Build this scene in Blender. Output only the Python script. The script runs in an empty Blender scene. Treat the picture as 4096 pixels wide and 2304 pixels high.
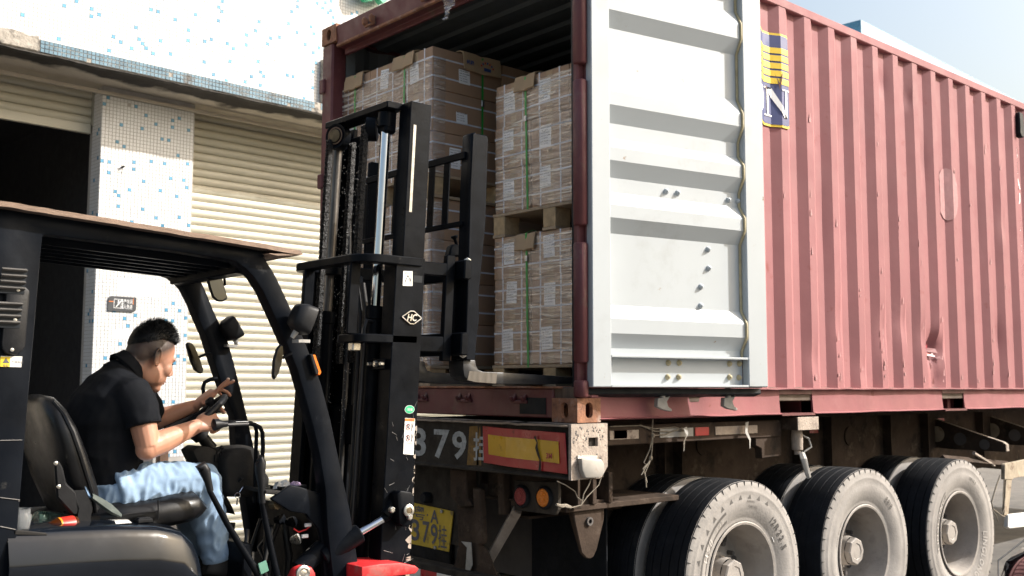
import bpy, bmesh, math, random
from mathutils import Vector, Matrix, noise as mnoise

rad = math.radians
random.seed(7)
scene = bpy.context.scene
col = scene.collection

# ---------------------------------------------------------------- camera, sky, sun, exposure
cam_data = bpy.data.cameras.new('camera')
cam = bpy.data.objects.new('camera', cam_data)
col.objects.link(cam)
cam_data.sensor_width = 36.0
cam_data.lens = 36.237
cam_data.clip_start = 0.05
cam_data.clip_end = 2000
CAM = Vector((-3.5562, -3.5381, 1.5862))
_yaw, _pitch, _roll = 0.846101, 0.094852, 0.0021973
_f = Vector((math.cos(_yaw) * math.cos(_pitch), math.sin(_yaw) * math.cos(_pitch), math.sin(_pitch)))
_r0 = Vector((math.sin(_yaw), -math.cos(_yaw), 0))
_u0 = _r0.cross(_f)
_r = _r0 * math.cos(_roll) + _u0 * math.sin(_roll)
_u = -_r0 * math.sin(_roll) + _u0 * math.cos(_roll)
cam.matrix_world = Matrix(((_r.x, _u.x, -_f.x, CAM.x), (_r.y, _u.y, -_f.y, CAM.y), (_r.z, _u.z, -_f.z, CAM.z), (0, 0, 0, 1)))
scene.camera = cam
cam_data.dof.use_dof = True
cam_data.dof.focus_distance = 4.3
cam_data.dof.aperture_fstop = 5.6

SUN_AZ, SUN_EL = rad(-37), rad(35.5)      # azimuth measured from +X towards +Y
sun_dir = Vector((math.cos(SUN_AZ) * math.cos(SUN_EL), math.sin(SUN_AZ) * math.cos(SUN_EL), math.sin(SUN_EL)))
world = bpy.data.worlds.new('World')
scene.world = world
world.use_nodes = True
wn = world.node_tree
bg = wn.nodes['Background']
sky = wn.nodes.new('ShaderNodeTexSky')
sky.sky_type = 'NISHITA'
sky.sun_disc = False
sky.sun_elevation = SUN_EL
sky.sun_rotation = math.pi / 2 - SUN_AZ
sky.air_density = 1.5
sky.dust_density = 7.0
sky.ozone_density = 1.5
wn.links.new(sky.outputs['Color'], bg.inputs['Color'])
bg.inputs['Strength'].default_value = 0.15
sl = bpy.data.lights.new('sun', 'SUN')
sl.energy = 4.5
sl.angle = rad(0.53)
sl.color = (1.0, 0.975, 0.94)
so = bpy.data.objects.new('sun', sl)
so.rotation_euler = sun_dir.to_track_quat('Z', 'Y').to_euler()
so.location = (6, -6, 9)
col.objects.link(so)
scene.view_settings.view_transform = 'Standard'
scene.view_settings.look = 'None'
scene.view_settings.gamma = 1
scene.view_settings.use_curve_mapping = False
scene.view_settings.exposure = 0.66

# ---------------------------------------------------------------- helpers
BASE = {}
MATS = {}


def thing(name, label, cat, loc=(0, 0, 0), group=None, rotz=0.0, local=False):
    o = bpy.data.objects.new(name, None)
    o.empty_display_size = 0.1
    col.objects.link(o)
    o.location = loc
    o.rotation_euler = (0, 0, rotz)
    o['label'] = label
    o['category'] = cat
    if group:
        o['group'] = group
    BASE[o.name] = Vector((0, 0, 0)) if local else Vector(loc)
    return o


def tag(o, label=None, cat=None, group=None, kind=None):
    if label:
        o['label'] = label
    if cat:
        o['category'] = cat
    if group:
        o['group'] = group
    if kind:
        o['kind'] = kind
    return o


def place(name, mesh, mat, parent=None):
    o = bpy.data.objects.new(name, mesh)
    col.objects.link(o)
    if mat is not None:
        ms = mat if isinstance(mat, (list, tuple)) else [mat]
        if len(mesh.materials) == 0:
            for m in ms:
                mesh.materials.append(MATS[m])
    if parent is not None:
        o.parent = parent
        BASE[o.name] = BASE[parent.name]
    return o


def copy_tree(o, parent=None):
    c = o.copy()
    col.objects.link(c)
    c.parent = parent
    BASE[c.name] = BASE.get(o.name, Vector((0, 0, 0)))
    for ch in list(o.children):
        copy_tree(ch, c)
    return c


class MB:
    def __init__(s):
        s.v = []
        s.f = []
        s.m = []
        s.cur = 0

    def add(s, vs, fs):
        n = len(s.v)
        s.v.extend(Vector(q) for q in vs)
        for q in fs:
            s.f.append([i + n for i in q])
            s.m.append(s.cur)
        return s

    def box(s, a, b):
        (x0, y0, z0), (x1, y1, z1) = a, b
        return s.add([(x0, y0, z0), (x1, y0, z0), (x1, y1, z0), (x0, y1, z0), (x0, y0, z1), (x1, y0, z1), (x1, y1, z1), (x0, y1, z1)],
                     [(3, 2, 1, 0), (4, 5, 6, 7), (0, 1, 5, 4), (1, 2, 6, 5), (2, 3, 7, 6), (3, 0, 4, 7)])

    def obox(s, c, size, M):
        hx, hy, hz = size[0] / 2, size[1] / 2, size[2] / 2
        vs = [Vector(c) + M @ Vector((x * hx, y * hy, z * hz)) for z in (-1, 1) for x, y in ((-1, -1), (1, -1), (1, 1), (-1, 1))]
        return s.add(vs, [(3, 2, 1, 0), (4, 5, 6, 7), (0, 1, 5, 4), (1, 2, 6, 5), (2, 3, 7, 6), (3, 0, 4, 7)])

    def prism(s, pts, axis, a, b):
        n = len(pts)
        if axis == 'y':
            g = lambda q, w: (q[0], w, q[1])
        elif axis == 'x':
            g = lambda q, w: (w, q[0], q[1])
        else:
            g = lambda q, w: (q[0], q[1], w)
        vs = [g(q, a) for q in pts] + [g(q, b) for q in pts]
        fs = [list(range(n))[::-1], list(range(n, 2 * n))] + [(i, (i + 1) % n, n + (i + 1) % n, n + i) for i in range(n)]
        return s.add(vs, fs)

    def tube(s, pts, r, n=8, closed=False, ry=None, up=None):
        pts = [Vector(q) for q in pts]
        k = len(pts)
        rs = r if isinstance(r, (list, tuple)) else [r] * k
        rys = (ry if isinstance(ry, (list, tuple)) else [ry] * k) if ry is not None else rs
        vs = []
        prev = None
        for i in range(k):
            if closed:
                t = pts[(i + 1) % k] - pts[i - 1]
            else:
                t = pts[min(i + 1, k - 1)] - pts[max(i - 1, 0)]
            t = t.normalized() if t.length > 1e-9 else Vector((0, 0, 1))
            if prev is None:
                w = Vector(up) if up is not None else (Vector((0, 0, 1)) if abs(t.z) < 0.9 else Vector((1, 0, 0)))
            else:
                w = prev
            w = (w - t * w.dot(t)).normalized()
            prev = w
            b = t.cross(w)
            for j in range(n):
                a = 2 * math.pi * j / n
                vs.append(pts[i] + w * math.cos(a) * rs[i] + b * math.sin(a) * rys[i])
        fs = []
        rng = k if closed else k - 1
        for i in range(rng):
            i2 = (i + 1) % k
            for j in range(n):
                j2 = (j + 1) % n
                fs.append((i * n + j, i * n + j2, i2 * n + j2, i2 * n + j))
        if not closed:
            fs.append(list(range(n))[::-1])
            fs.append([(k - 1) * n + j for j in range(n)])
        return s.add(vs, fs)

    def cyl(s, a, b, r, r2=None, n=16):
        return s.tube([a, b], [r, r if r2 is None else r2], n)

    def lathe(s, prof, o, axis=(0, 0, 1), n=32, cap=True):
        ax = Vector(axis).normalized()
        w = (Vector((0, 0, 1)) if abs(ax.z) < 0.9 else Vector((1, 0, 0)))
        w = (w - ax * w.dot(ax)).normalized()
        b = ax.cross(w)
        vs = []
        for (r, h) in prof:
            for j in range(n):
                a = 2 * math.pi * j / n
                vs.append(Vector(o) + ax * h + (w * math.cos(a) + b * math.sin(a)) * r)
        fs = []
        for i in range(len(prof) - 1):
            for j in range(n):
                j2 = (j + 1) % n
                fs.append((i * n + j, i * n + j2, (i + 1) * n + j2, (i + 1) * n + j))
        if cap:
            fs.append(list(range(n))[::-1])
            fs.append([(len(prof) - 1) * n + j for j in range(n)])
        return s.add(vs, fs)

    def ell(s, c, r, M=None, nu=20, nv=12):
        c = Vector(c)
        vs = []
        for i in range(nv + 1):
            th = math.pi * i / nv
            for j in range(nu):
                ph = 2 * math.pi * j / nu
                q = Vector((r[0] * math.sin(th) * math.cos(ph), r[1] * math.sin(th) * math.sin(ph), r[2] * math.cos(th)))
                vs.append(c + (M @ q if M else q))
        fs = [(i * nu + j, (i + 1) * nu + j, (i + 1) * nu + (j + 1) % nu, i * nu + (j + 1) % nu) for i in range(nv) for j in range(nu)]
        return s.add(vs, fs)

    def grid(s, fn, nu, nv):
        vs = [fn(i / nu, j / nv) for j in range(nv + 1) for i in range(nu + 1)]
        fs = [(j * (nu + 1) + i, j * (nu + 1) + i + 1, (j + 1) * (nu + 1) + i + 1, (j + 1) * (nu + 1) + i) for j in range(nv) for i in range(nu)]
        return s.add(vs, fs)

    def text(s, string, h, o, xd, yd, sx=1.0, bold=0.0, align='LEFT', thick=0.0):
        vs, fs, w = text_poly(string, bold)
        o, xd, yd = Vector(o), Vector(xd).normalized(), Vector(yd).normalized()
        off = {'LEFT': 0, 'CENTER': -w / 2, 'RIGHT': -w}[align]
        return s.add([o + xd * ((x + off) * h * sx) + yd * (y * h) for x, y in vs], fs)

    def xf(s, fn):
        s.v = [Vector(fn(q)) for q in s.v]
        return s

    def build(s, name, mat, parent=None, bevel=0.0, seg=1, smooth=35, mods=None, fixn=True):
        base = BASE.get(parent.name, Vector((0, 0, 0))) if parent is not None else None
        if base is None:
            xs = [q.x for q in s.v]
            ys = [q.y for q in s.v]
            zs = [q.z for q in s.v]
            base = Vector(((min(xs) + max(xs)) / 2, (min(ys) + max(ys)) / 2, min(zs)))
        me = bpy.data.meshes.new(name)
        me.from_pydata([q - base for q in s.v], [], s.f)
        bm = bmesh.new()
        bm.from_mesh(me)
        for i, fc in enumerate(bm.faces):
            fc.material_index = s.m[i]
        if fixn:
            bmesh.ops.recalc_face_normals(bm, faces=bm.faces[:])
        if bevel > 0:
            es = [e for e in bm.edges if len(e.link_faces) == 2 and e.calc_face_angle(0) > rad(28)]
            bmesh.ops.bevel(bm, geom=es, offset=bevel, segments=seg, affect='EDGES', clamp_overlap=True, profile=0.5)
        bm.to_mesh(me)
        bm.free()
        if smooth:
            me.polygons.foreach_set('use_smooth', [True] * len(me.polygons))
            me.set_sharp_from_angle(angle=rad(smooth))
        o = place(name, me, mat, parent)
        if parent is None:
            o.location = base
        return o


_tc = {}


def text_poly(string, bold=0.0):
    key = (string, bold)
    if key in _tc:
        return _tc[key]
    cu = bpy.data.curves.new('lettering', 'FONT')
    cu.body = string
    cu.size = 1.37          # cap height close to one unit
    cu.offset = bold
    cu.resolution_u = 3
    ob = bpy.data.objects.new('lettering', cu)
    col.objects.link(ob)
    dg = bpy.context.evaluated_depsgraph_get()
    me = ob.evaluated_get(dg).to_mesh()
    vs = [(v.co.x, v.co.y) for v in me.vertices]
    fs = [list(q.vertices) for q in me.polygons]
    ob.evaluated_get(dg).to_mesh_clear()
    bpy.data.objects.remove(ob)
    bpy.data.curves.remove(cu)
    x0 = min(v[0] for v in vs)
    vs = [(x - x0, y) for x, y in vs]
    w = max(v[0] for v in vs)
    _tc[key] = (vs, fs, w)
    return _tc[key]


def remeshed(mb, voxel, smooth_it=3, name='mesh'):
    """union of the parts in mb as one continuous surface"""
    me = bpy.data.meshes.new(name)
    me.from_pydata(mb.v, [], mb.f)
    bm = bmesh.new()
    bm.from_mesh(me)
    bmesh.ops.recalc_face_normals(bm, faces=bm.faces[:])
    bm.to_mesh(me)
    bm.free()
    ob = bpy.data.objects.new(name, me)
    col.objects.link(ob)
    md = ob.modifiers.new('r', 'REMESH')
    md.mode = 'VOXEL'
    md.voxel_size = voxel
    md.adaptivity = 0
    if smooth_it:
        sm = ob.modifiers.new('s', 'SMOOTH')
        sm.factor = 0.5
        sm.iterations = smooth_it
    dg = bpy.context.evaluated_depsgraph_get()
    ev = ob.evaluated_get(dg)
    out = bpy.data.meshes.new_from_object(ev)
    bpy.data.objects.remove(ob)
    bpy.data.meshes.remove(me)
    out.name = name
    return out


def nz(x, y=0.0, z=0.0):
    return mnoise.noise(Vector((x, y, z)))


# ---------------------------------------------------------------- materials
def M(name, base, rough=0.6, metal=0.0, var=0.12, vs=6.0, bump=0.0, bs=80.0, dirt=None, stretch=(1, 1, 1), coat=0.0, spec=0.5,
      dirt2=None, grain=0.0, emit=None):
    m = bpy.data.materials.new(name)
    m.use_nodes = True
    nt = m.node_tree
    N, L = nt.nodes, nt.links
    b = N['Principled BSDF']
    geo = N.new('ShaderNodeNewGeometry')
    mp = N.new('ShaderNodeMapping')
    mp.inputs['Scale'].default_value = stretch
    L.new(geo.outputs['Position'], mp.inputs['Vector'])

    def noise(scale, detail=6, rough_=0.6, src=mp):
        n = N.new('ShaderNodeTexNoise')
        n.inputs['Scale'].default_value = scale
        n.inputs['Detail'].default_value = detail
        n.inputs['Roughness'].default_value = rough_
        L.new(src.outputs['Vector'], n.inputs['Vector'])
        return n

    def mix(fac, a, c):
        x = N.new('ShaderNodeMix')
        x.data_type = 'RGBA'
        if fac is not None:
            L.new(fac, x.inputs['Factor'])
        for sock, val in ((x.inputs['A'], a), (x.inputs['B'], c)):
            if hasattr(val, 'links') or hasattr(val, 'is_linked'):
                L.new(val, sock)
            else:
                sock.default_value = (*val[:3], 1)
        return x.outputs['Result']

    def ramp(src, lo, hi):
        x = N.new('ShaderNodeMapRange')
        x.inputs['From Min'].default_value = lo
        x.inputs['From Max'].default_value = hi
        x.clamp = True
        L.new(src, x.inputs['Value'])
        return x.outputs['Result']

    n1 = noise(vs)
    lo = tuple(max(0, c * (1 - var)) for c in base)
    hi = tuple(min(1, c * (1 + var)) for c in base)
    c = mix(ramp(n1.outputs['Fac'], 0.3, 0.7), lo, hi)
    rsock = None
    for d in (dirt, dirt2):
        if d:
            dc, amount, dscale = d[0], d[1], d[2]
            n2 = noise(dscale, 8, 0.68)
            edge = 0.5 - 0.28 * (amount - 0.5)
            fac = ramp(n2.outputs['Fac'], edge, edge + (d[3] if len(d) > 3 else 0.12))
            c = mix(fac, c, dc)
            rsock = fac
    if grain:
        n3 = noise(bs * 2, 2)
        gm = N.new('ShaderNodeMix')
        gm.data_type = 'RGBA'
        gm.blend_type = 'MULTIPLY'
        gm.inputs['Factor'].default_value = grain
        L.new(c, gm.inputs['A'])
        L.new(n3.outputs['Color'], gm.inputs['B'])
        c = gm.outputs['Result']
    L.new(c, b.inputs['Base Color'])
    b.inputs['Metallic'].default_value = metal
    b.inputs['Specular IOR Level'].default_value = spec
    b.inputs['Coat Weight'].default_value = coat
    rr = N.new('ShaderNodeMapRange')
    rr.inputs['From Min'].default_value = 0.3
    rr.inputs['From Max'].default_value = 0.7
    rr.inputs['To Min'].default_value = max(0.02, rough - 0.12)
    rr.inputs['To Max'].default_value = min(1, rough + 0.12)
    nr = noise(vs * 2.3, 5)
    L.new(nr.outputs['Fac'], rr.inputs['Value'])
    if rsock is not None:
        rm = N.new('ShaderNodeMix')
        L.new(rsock, rm.inputs['Factor'])
        L.new(rr.outputs['Result'], rm.inputs['A'])
        rm.inputs['B'].default_value = 0.85
        L.new(rm.outputs['Result'], b.inputs['Roughness'])
    else:
        L.new(rr.outputs['Result'], b.inputs['Roughness'])
    if bump:
        nb = noise(bs, 4)
        bp = N.new('ShaderNodeBump')
        bp.inputs['Strength'].default_value = bump
        bp.inputs['Distance'].default_value = 0.01
        L.new(nb.outputs['Fac'], bp.inputs['Height'])
        L.new(bp.outputs['Normal'], b.inputs['Normal'])
    if emit:
        b.inputs['Emission Color'].default_value = (*emit[0], 1)
        b.inputs['Emission Strength'].default_value = emit[1]
    MATS[name] = m
    return m


DUST = (0.30, 0.26, 0.22)
RUST = (0.16, 0.065, 0.03)
M('asphalt', (0.11, 0.105, 0.10), 0.9, var=0.25, vs=3, bump=0.4, bs=120, dirt=((0.2, 0.18, 0.16), 0.45, 1.2, 0.3))
M('tile_white', (0.74, 0.74, 0.735), 0.35, var=0.05, vs=1.3, dirt=((0.62, 0.57, 0.48), 0.15, 1.1, 0.35))
M('tile_blue', (0.12, 0.33, 0.50), 0.3, var=0.25, vs=9)
M('tile_teal', (0.105, 0.195, 0.26), 0.4, var=0.35, vs=14, dirt=((0.13, 0.12, 0.11), 0.3, 5))
M('grout', (0.46, 0.44, 0.41), 0.9, var=0.15, vs=5, dirt=((0.25, 0.22, 0.19), 0.25, 2.2, 0.25))
M('plaster', (0.60, 0.54, 0.45), 0.9, var=0.12, vs=4, bump=0.3, bs=30)
M('concrete', (0.34, 0.31, 0.27), 0.95, var=0.3, vs=9, bump=0.7, bs=40, dirt=((0.06, 0.055, 0.05), 0.45, 6))
M('mould', (0.06, 0.055, 0.05), 0.95, var=0.5, vs=12, bump=0.6, bs=50)
M('shutter', (0.58, 0.545, 0.44), 0.42, var=0.07, vs=2, stretch=(0.6, 1, 3), dirt=((0.42, 0.38, 0.27), 0.1, 3, 0.3))
M('shutter_dark', (0.36, 0.35, 0.29), 0.6, var=0.2, vs=7)
M('dark_room', (0.022, 0.022, 0.024), 0.95)  # near-black walls and floor: the room's shade is put into the colour
M('parapet_blue', (0.20, 0.38, 0.52), 0.5, var=0.06, vs=3)
M('sign_grey', (0.06, 0.062, 0.066), 0.5, var=0.05)
M('sign_white', (0.8, 0.8, 0.8), 0.5, var=0.02)
M('sign_orange', (0.7, 0.2, 0.04), 0.5, var=0.02)
M('sign_green', (0.03, 0.42, 0.20), 0.4, var=0.06)
M('wood_brown', (0.13, 0.07, 0.04), 0.7, var=0.3, vs=20)
M('cont_red', (0.300, 0.126, 0.132), 0.68, spec=0.25, var=0.09, vs=2.2, bump=0.06, bs=25, dirt=((0.36, 0.17, 0.175), 0.18, 2.6, 0.3), dirt2=((0.25, 0.085, 0.08), 0.08, 7, 0.12))
M('cont_rail', (0.255, 0.090, 0.096), 0.62, var=0.14, vs=4, bump=0.1, bs=25, spec=0.3, dirt=((0.33, 0.15, 0.15), 0.2, 3.5, 0.3), dirt2=((0.17, 0.06, 0.045), 0.05, 8, 0.1))  # darker than the wall red: shade on the rail put into the colour
M('cont_frame', (0.125, 0.034, 0.036), 0.55, var=0.16, vs=5, bump=0.12, bs=35, dirt=((0.13, 0.075, 0.055), 0.28, 6), dirt2=((0.24, 0.10, 0.085), 0.15, 4, 0.25))
M('rusty', (0.27, 0.125, 0.07), 0.85, var=0.4, vs=14, bump=0.5, bs=70, dirt=((0.36, 0.25, 0.20), 0.35, 9), dirt2=((0.13, 0.06, 0.045), 0.3, 17))
M('cont_white', (0.43, 0.465, 0.485), 0.45, var=0.035, vs=1.8, dirt=((0.345, 0.36, 0.365), 0.3, 2.4, 0.22), dirt2=((0.29, 0.22, 0.16), -0.10, 13, 0.06))
M('cont_grey', (0.19, 0.21, 0.22), 0.6, var=0.12, vs=3, dirt=((0.12, 0.11, 0.10), 0.25, 4, 0.3))
M('cont_roof', (0.10, 0.115, 0.12), 0.6, var=0.12, vs=3)
M('gasket', (0.009, 0.012, 0.016), 0.55, spec=0.2, var=0.2, vs=8)
M('sealant', (0.42, 0.36, 0.22), 0.7, var=0.2, vs=20)
M('floorboard', (0.10, 0.07, 0.05), 0.8, var=0.3, vs=6, stretch=(1, 8, 1))
M('navy', (0.035, 0.05, 0.17), 0.5, var=0.1, vs=5)
M('yellow', (0.82, 0.58, 0.03), 0.5, var=0.06)
M('white_paint', (0.82, 0.82, 0.82), 0.5, var=0.04)
M('scuff', (0.365, 0.175, 0.18), 0.7, var=0.15, vs=14)
M('carton', (0.35, 0.225, 0.145), 0.75, var=0.07, vs=7, bump=0.05, bs=60)
M('torn_red', (0.42, 0.06, 0.08), 0.35, var=0.2, vs=30)
M('carton_flap', (0.40, 0.285, 0.175), 0.8, var=0.08, vs=9)
M('strap_white', (0.62, 0.64, 0.72), 0.4, var=0.04)
M('strap_green', (0.025, 0.30, 0.055), 0.35, var=0.12, vs=20)
M('label_white', (0.85, 0.86, 0.88), 0.6, var=0.02)
M('ink', (0.10, 0.10, 0.12), 0.7, var=0.02)
M('ink_blue', (0.03, 0.07, 0.22), 0.7, var=0.02)
M('ink_red', (0.45, 0.05, 0.04), 0.7, var=0.02)
M('metal_clip', (0.6, 0.6, 0.6), 0.35, metal=1.0)
M('pallet_wood', (0.42, 0.30, 0.17), 0.85, var=0.25, vs=26, bump=0.3, bs=90)
M('pallet_ply', (0.36, 0.27, 0.18), 0.8, var=0.25, vs=10, stretch=(1, 4, 9))
M('chassis', (0.060, 0.043, 0.033), 0.9, spec=0.12, var=0.25, vs=6, bump=0.3, bs=40, dirt=((0.028, 0.023, 0.019), 0.4, 5), dirt2=((0.105, 0.08, 0.062), 0.25, 9))
M('chassis_pale', (0.36, 0.30, 0.25), 0.9, var=0.25, vs=9, bump=0.6, bs=55, dirt=((0.17, 0.13, 0.11), 0.25, 15))
M('bumper', (0.040, 0.035, 0.030), 0.85, spec=0.12, var=0.4, vs=9, bump=0.25, bs=40, dirt=((0.085, 0.072, 0.06), 0.35, 5, 0.2))
M('bumper_old', (0.20, 0.115, 0.03), 0.8, var=0.4, vs=16, dirt=((0.08, 0.06, 0.04), 0.5, 11))
M('stencil', (0.34, 0.36, 0.37), 0.8, var=0.3, vs=30, dirt=((0.09, 0.08, 0.07), 0.15, 22))
M('reflector_red', (0.40, 0.022, 0.025), 0.35, var=0.12, vs=8, dirt=((0.2, 0.07, 0.05), 0.12, 12))
M('reflector_yellow', (0.62, 0.36, 0.015), 0.35, var=0.1, vs=9, dirt=((0.3, 0.17, 0.03), 0.12, 12))
M('plate_yellow', (0.52, 0.36, 0.03), 0.6, var=0.12, vs=12, dirt=((0.16, 0.12, 0.06), 0.3, 9))
M('lamp_red', (0.25, 0.03, 0.03), 0.35, var=0.2, vs=60, bump=0.5, bs=220)
M('lamp_orange', (0.75, 0.22, 0.02), 0.3, var=0.15, vs=30, bump=0.5, bs=160)
M('lamp_white', (0.33, 0.31, 0.28), 0.4, var=0.1, vs=20, dirt=(DUST, 0.2, 20))
M('rubber', (0.012, 0.0135, 0.017), 0.68, spec=0.18, var=0.3, vs=8, bump=0.25, bs=90, dirt=((0.045, 0.043, 0.042), 0.3, 6, 0.3))
M('sidewall', (0.29, 0.27, 0.25), 0.92, var=0.16, vs=5, bump=0.2, bs=60, dirt=((0.17, 0.16, 0.15), 0.34, 4, 0.3), dirt2=((0.40, 0.38, 0.36), 0.2, 7, 0.3))
M('tyre_text', (0.10, 0.092, 0.085), 0.9, var=0.1)
M('tyre_text_pale', (0.46, 0.43, 0.40), 0.9, var=0.1)
M('rim', (0.33, 0.30, 0.27), 0.7, var=0.15, vs=6, bump=0.15, bs=50, dirt=((0.14, 0.12, 0.105), 0.38, 5, 0.3))
M('rim_dark', (0.10, 0.09, 0.085), 0.8, var=0.2, vs=6)
M('rope', (0.22, 0.19, 0.15), 0.9, var=0.3, vs=60)
M('strip_grey', (0.32, 0.31, 0.29), 0.6, var=0.2, vs=20)
M('guard_frame', (0.36, 0.30, 0.22), 0.8, var=0.3, vs=12, dirt=((0.18, 0.12, 0.08), 0.35, 14))
M('fork_black', (0.0045, 0.006, 0.009), 0.40, var=0.3, vs=5, bump=0.04, bs=70, dirt=((0.014, 0.017, 0.022), 0.2, 6.5, 0.3), spec=0.06, dirt2=((0.045, 0.044, 0.042), -0.06, 13, 0.12))
M('mast_black', (0.0045, 0.0055, 0.0075), 0.38, var=0.35, vs=7, bump=0.05, bs=80, dirt=((0.013, 0.0135, 0.014), 0.2, 7, 0.3), spec=0.06, dirt2=((0.05, 0.045, 0.04), -0.05, 15, 0.1))
M('mast_worn', (0.12, 0.11, 0.10), 0.38, metal=0.6, var=0.4, vs=30, stretch=(1, 1, 0.2))
M('fork_steel', (0.030, 0.031, 0.034), 0.4, metal=0.3, var=0.4, vs=14)
M('worn_bright', (0.33, 0.32, 0.30), 0.35, metal=0.7, var=0.3, vs=40)
M('bare_steel', (0.34, 0.29, 0.24), 0.7, var=0.3, vs=30)
M('scratch', (0.20, 0.19, 0.18), 0.6, var=0.2)
M('grease', (0.007, 0.007, 0.0075), 0.30, spec=0.3, var=0.3, vs=30, bump=0.6, bs=160)
M('chrome', (0.62, 0.63, 0.66), 0.13, metal=1.0, var=0.03)
M('bolt_steel', (0.55, 0.53, 0.48), 0.33, metal=0.9, var=0.2, vs=40)
M('black_plastic', (0.010, 0.0105, 0.012), 0.45, var=0.2, vs=9, bump=0.06, bs=150, dirt=((0.022, 0.021, 0.020), 0.2, 7, 0.4), spec=0.22)
M('dusty_plastic', (0.020, 0.019, 0.018), 0.75, spec=0.15, var=0.3, vs=8, bump=0.1, bs=150, dirt=((0.07, 0.063, 0.056), 0.3, 5, 0.4))
M('leather', (0.006, 0.0062, 0.007), 0.36, var=0.25, vs=7, bump=0.06, bs=120, dirt=((0.014, 0.013, 0.012), 0.2, 5, 0.4), spec=0.35)
M('leather_matt', (0.040, 0.037, 0.033), 0.75, var=0.25, vs=9, bump=0.1, bs=120)
M('hood_paint', (0.005, 0.007, 0.011), 0.14, spec=0.35, var=0.3, vs=4, coat=0.1, dirt=((0.02, 0.021, 0.024), 0.1, 3.2, 0.5))
M('red_paint', (0.52, 0.022, 0.025), 0.45, var=0.12, vs=10, dirt=((0.24, 0.17, 0.14), 0.3, 6, 0.2))
M('louvre_dust', (0.085, 0.08, 0.075), 0.8, var=0.3, vs=20)
M('hose', (0.012, 0.012, 0.013), 0.5, var=0.2)
M('mirror_glass', (0.12, 0.13, 0.145), 0.08, metal=1.0, var=0.02)
M('amber', (0.72, 0.17, 0.02), 0.25, var=0.08, vs=30)
M('plywood_face', (0.11, 0.08, 0.065), 0.75, var=0.15, vs=10, stretch=(0.5, 6, 1))
M('plywood_edge', (0.25, 0.175, 0.13), 0.85, var=0.3, vs=18, stretch=(1, 1, 14), bump=0.4, bs=60)
M('skin', (0.41, 0.205, 0.13), 0.5, var=0.06, vs=14, bump=0.04, bs=260)
M('lips', (0.48, 0.18, 0.15), 0.45, var=0.05)
M('stubble', (0.20, 0.13, 0.105), 0.7, var=0.2, vs=60, bump=0.2, bs=300)
M('hair', (0.004, 0.004, 0.0045), 0.45, spec=0.25, var=0.2)
M('nail', (0.75, 0.56, 0.47), 0.3, var=0.05)
M('eye', (0.02, 0.015, 0.012), 0.2, var=0.0)
M('polo', (0.0085, 0.0095, 0.012), 0.85, var=0.2, vs=9, bump=0.05, bs=380, spec=0.08)
M('denim', (0.245, 0.345, 0.475), 0.9, var=0.25, vs=5.5, bump=0.12, bs=600, dirt=((0.30, 0.395, 0.51), 0.3, 4.5, 0.4), dirt2=((0.14, 0.215, 0.33), 0.15, 9, 0.35), spec=0.15)
M('denim_seam', (0.20, 0.31, 0.47), 0.85, var=0.15, vs=40)
M('shoe_black', (0.012, 0.012, 0.013), 0.5, var=0.2, vs=10)
M('sleeve_green', (0.055, 0.068, 0.062), 0.8, var=0.15, vs=14)
M('paper_white', (0.72, 0.70, 0.66), 0.8, var=0.12, vs=9, dirt=((0.5, 0.46, 0.4), 0.3, 6, 0.3))
M('paper_lilac', (0.55, 0.40, 0.58), 0.7, var=0.12, vs=15)
M('tea_red', (0.55, 0.03, 0.02), 0.3, var=0.1)
M('tea_orange', (0.72, 0.28, 0.02), 0.3, var=0.15, vs=30)
M('cap_white', (0.8, 0.8, 0.8), 0.4, var=0.02)
M('brass_dirty', (0.12, 0.09, 0.05), 0.6, metal=0.6, var=0.3, vs=50)
M('nameplate_green', (0.10, 0.24, 0.18), 0.4, var=0.1)
M('car_black', (0.008, 0.008, 0.010), 0.10, var=0.05, coat=0.8)
M('car_glass', (0.01, 0.012, 0.014), 0.05)


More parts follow.
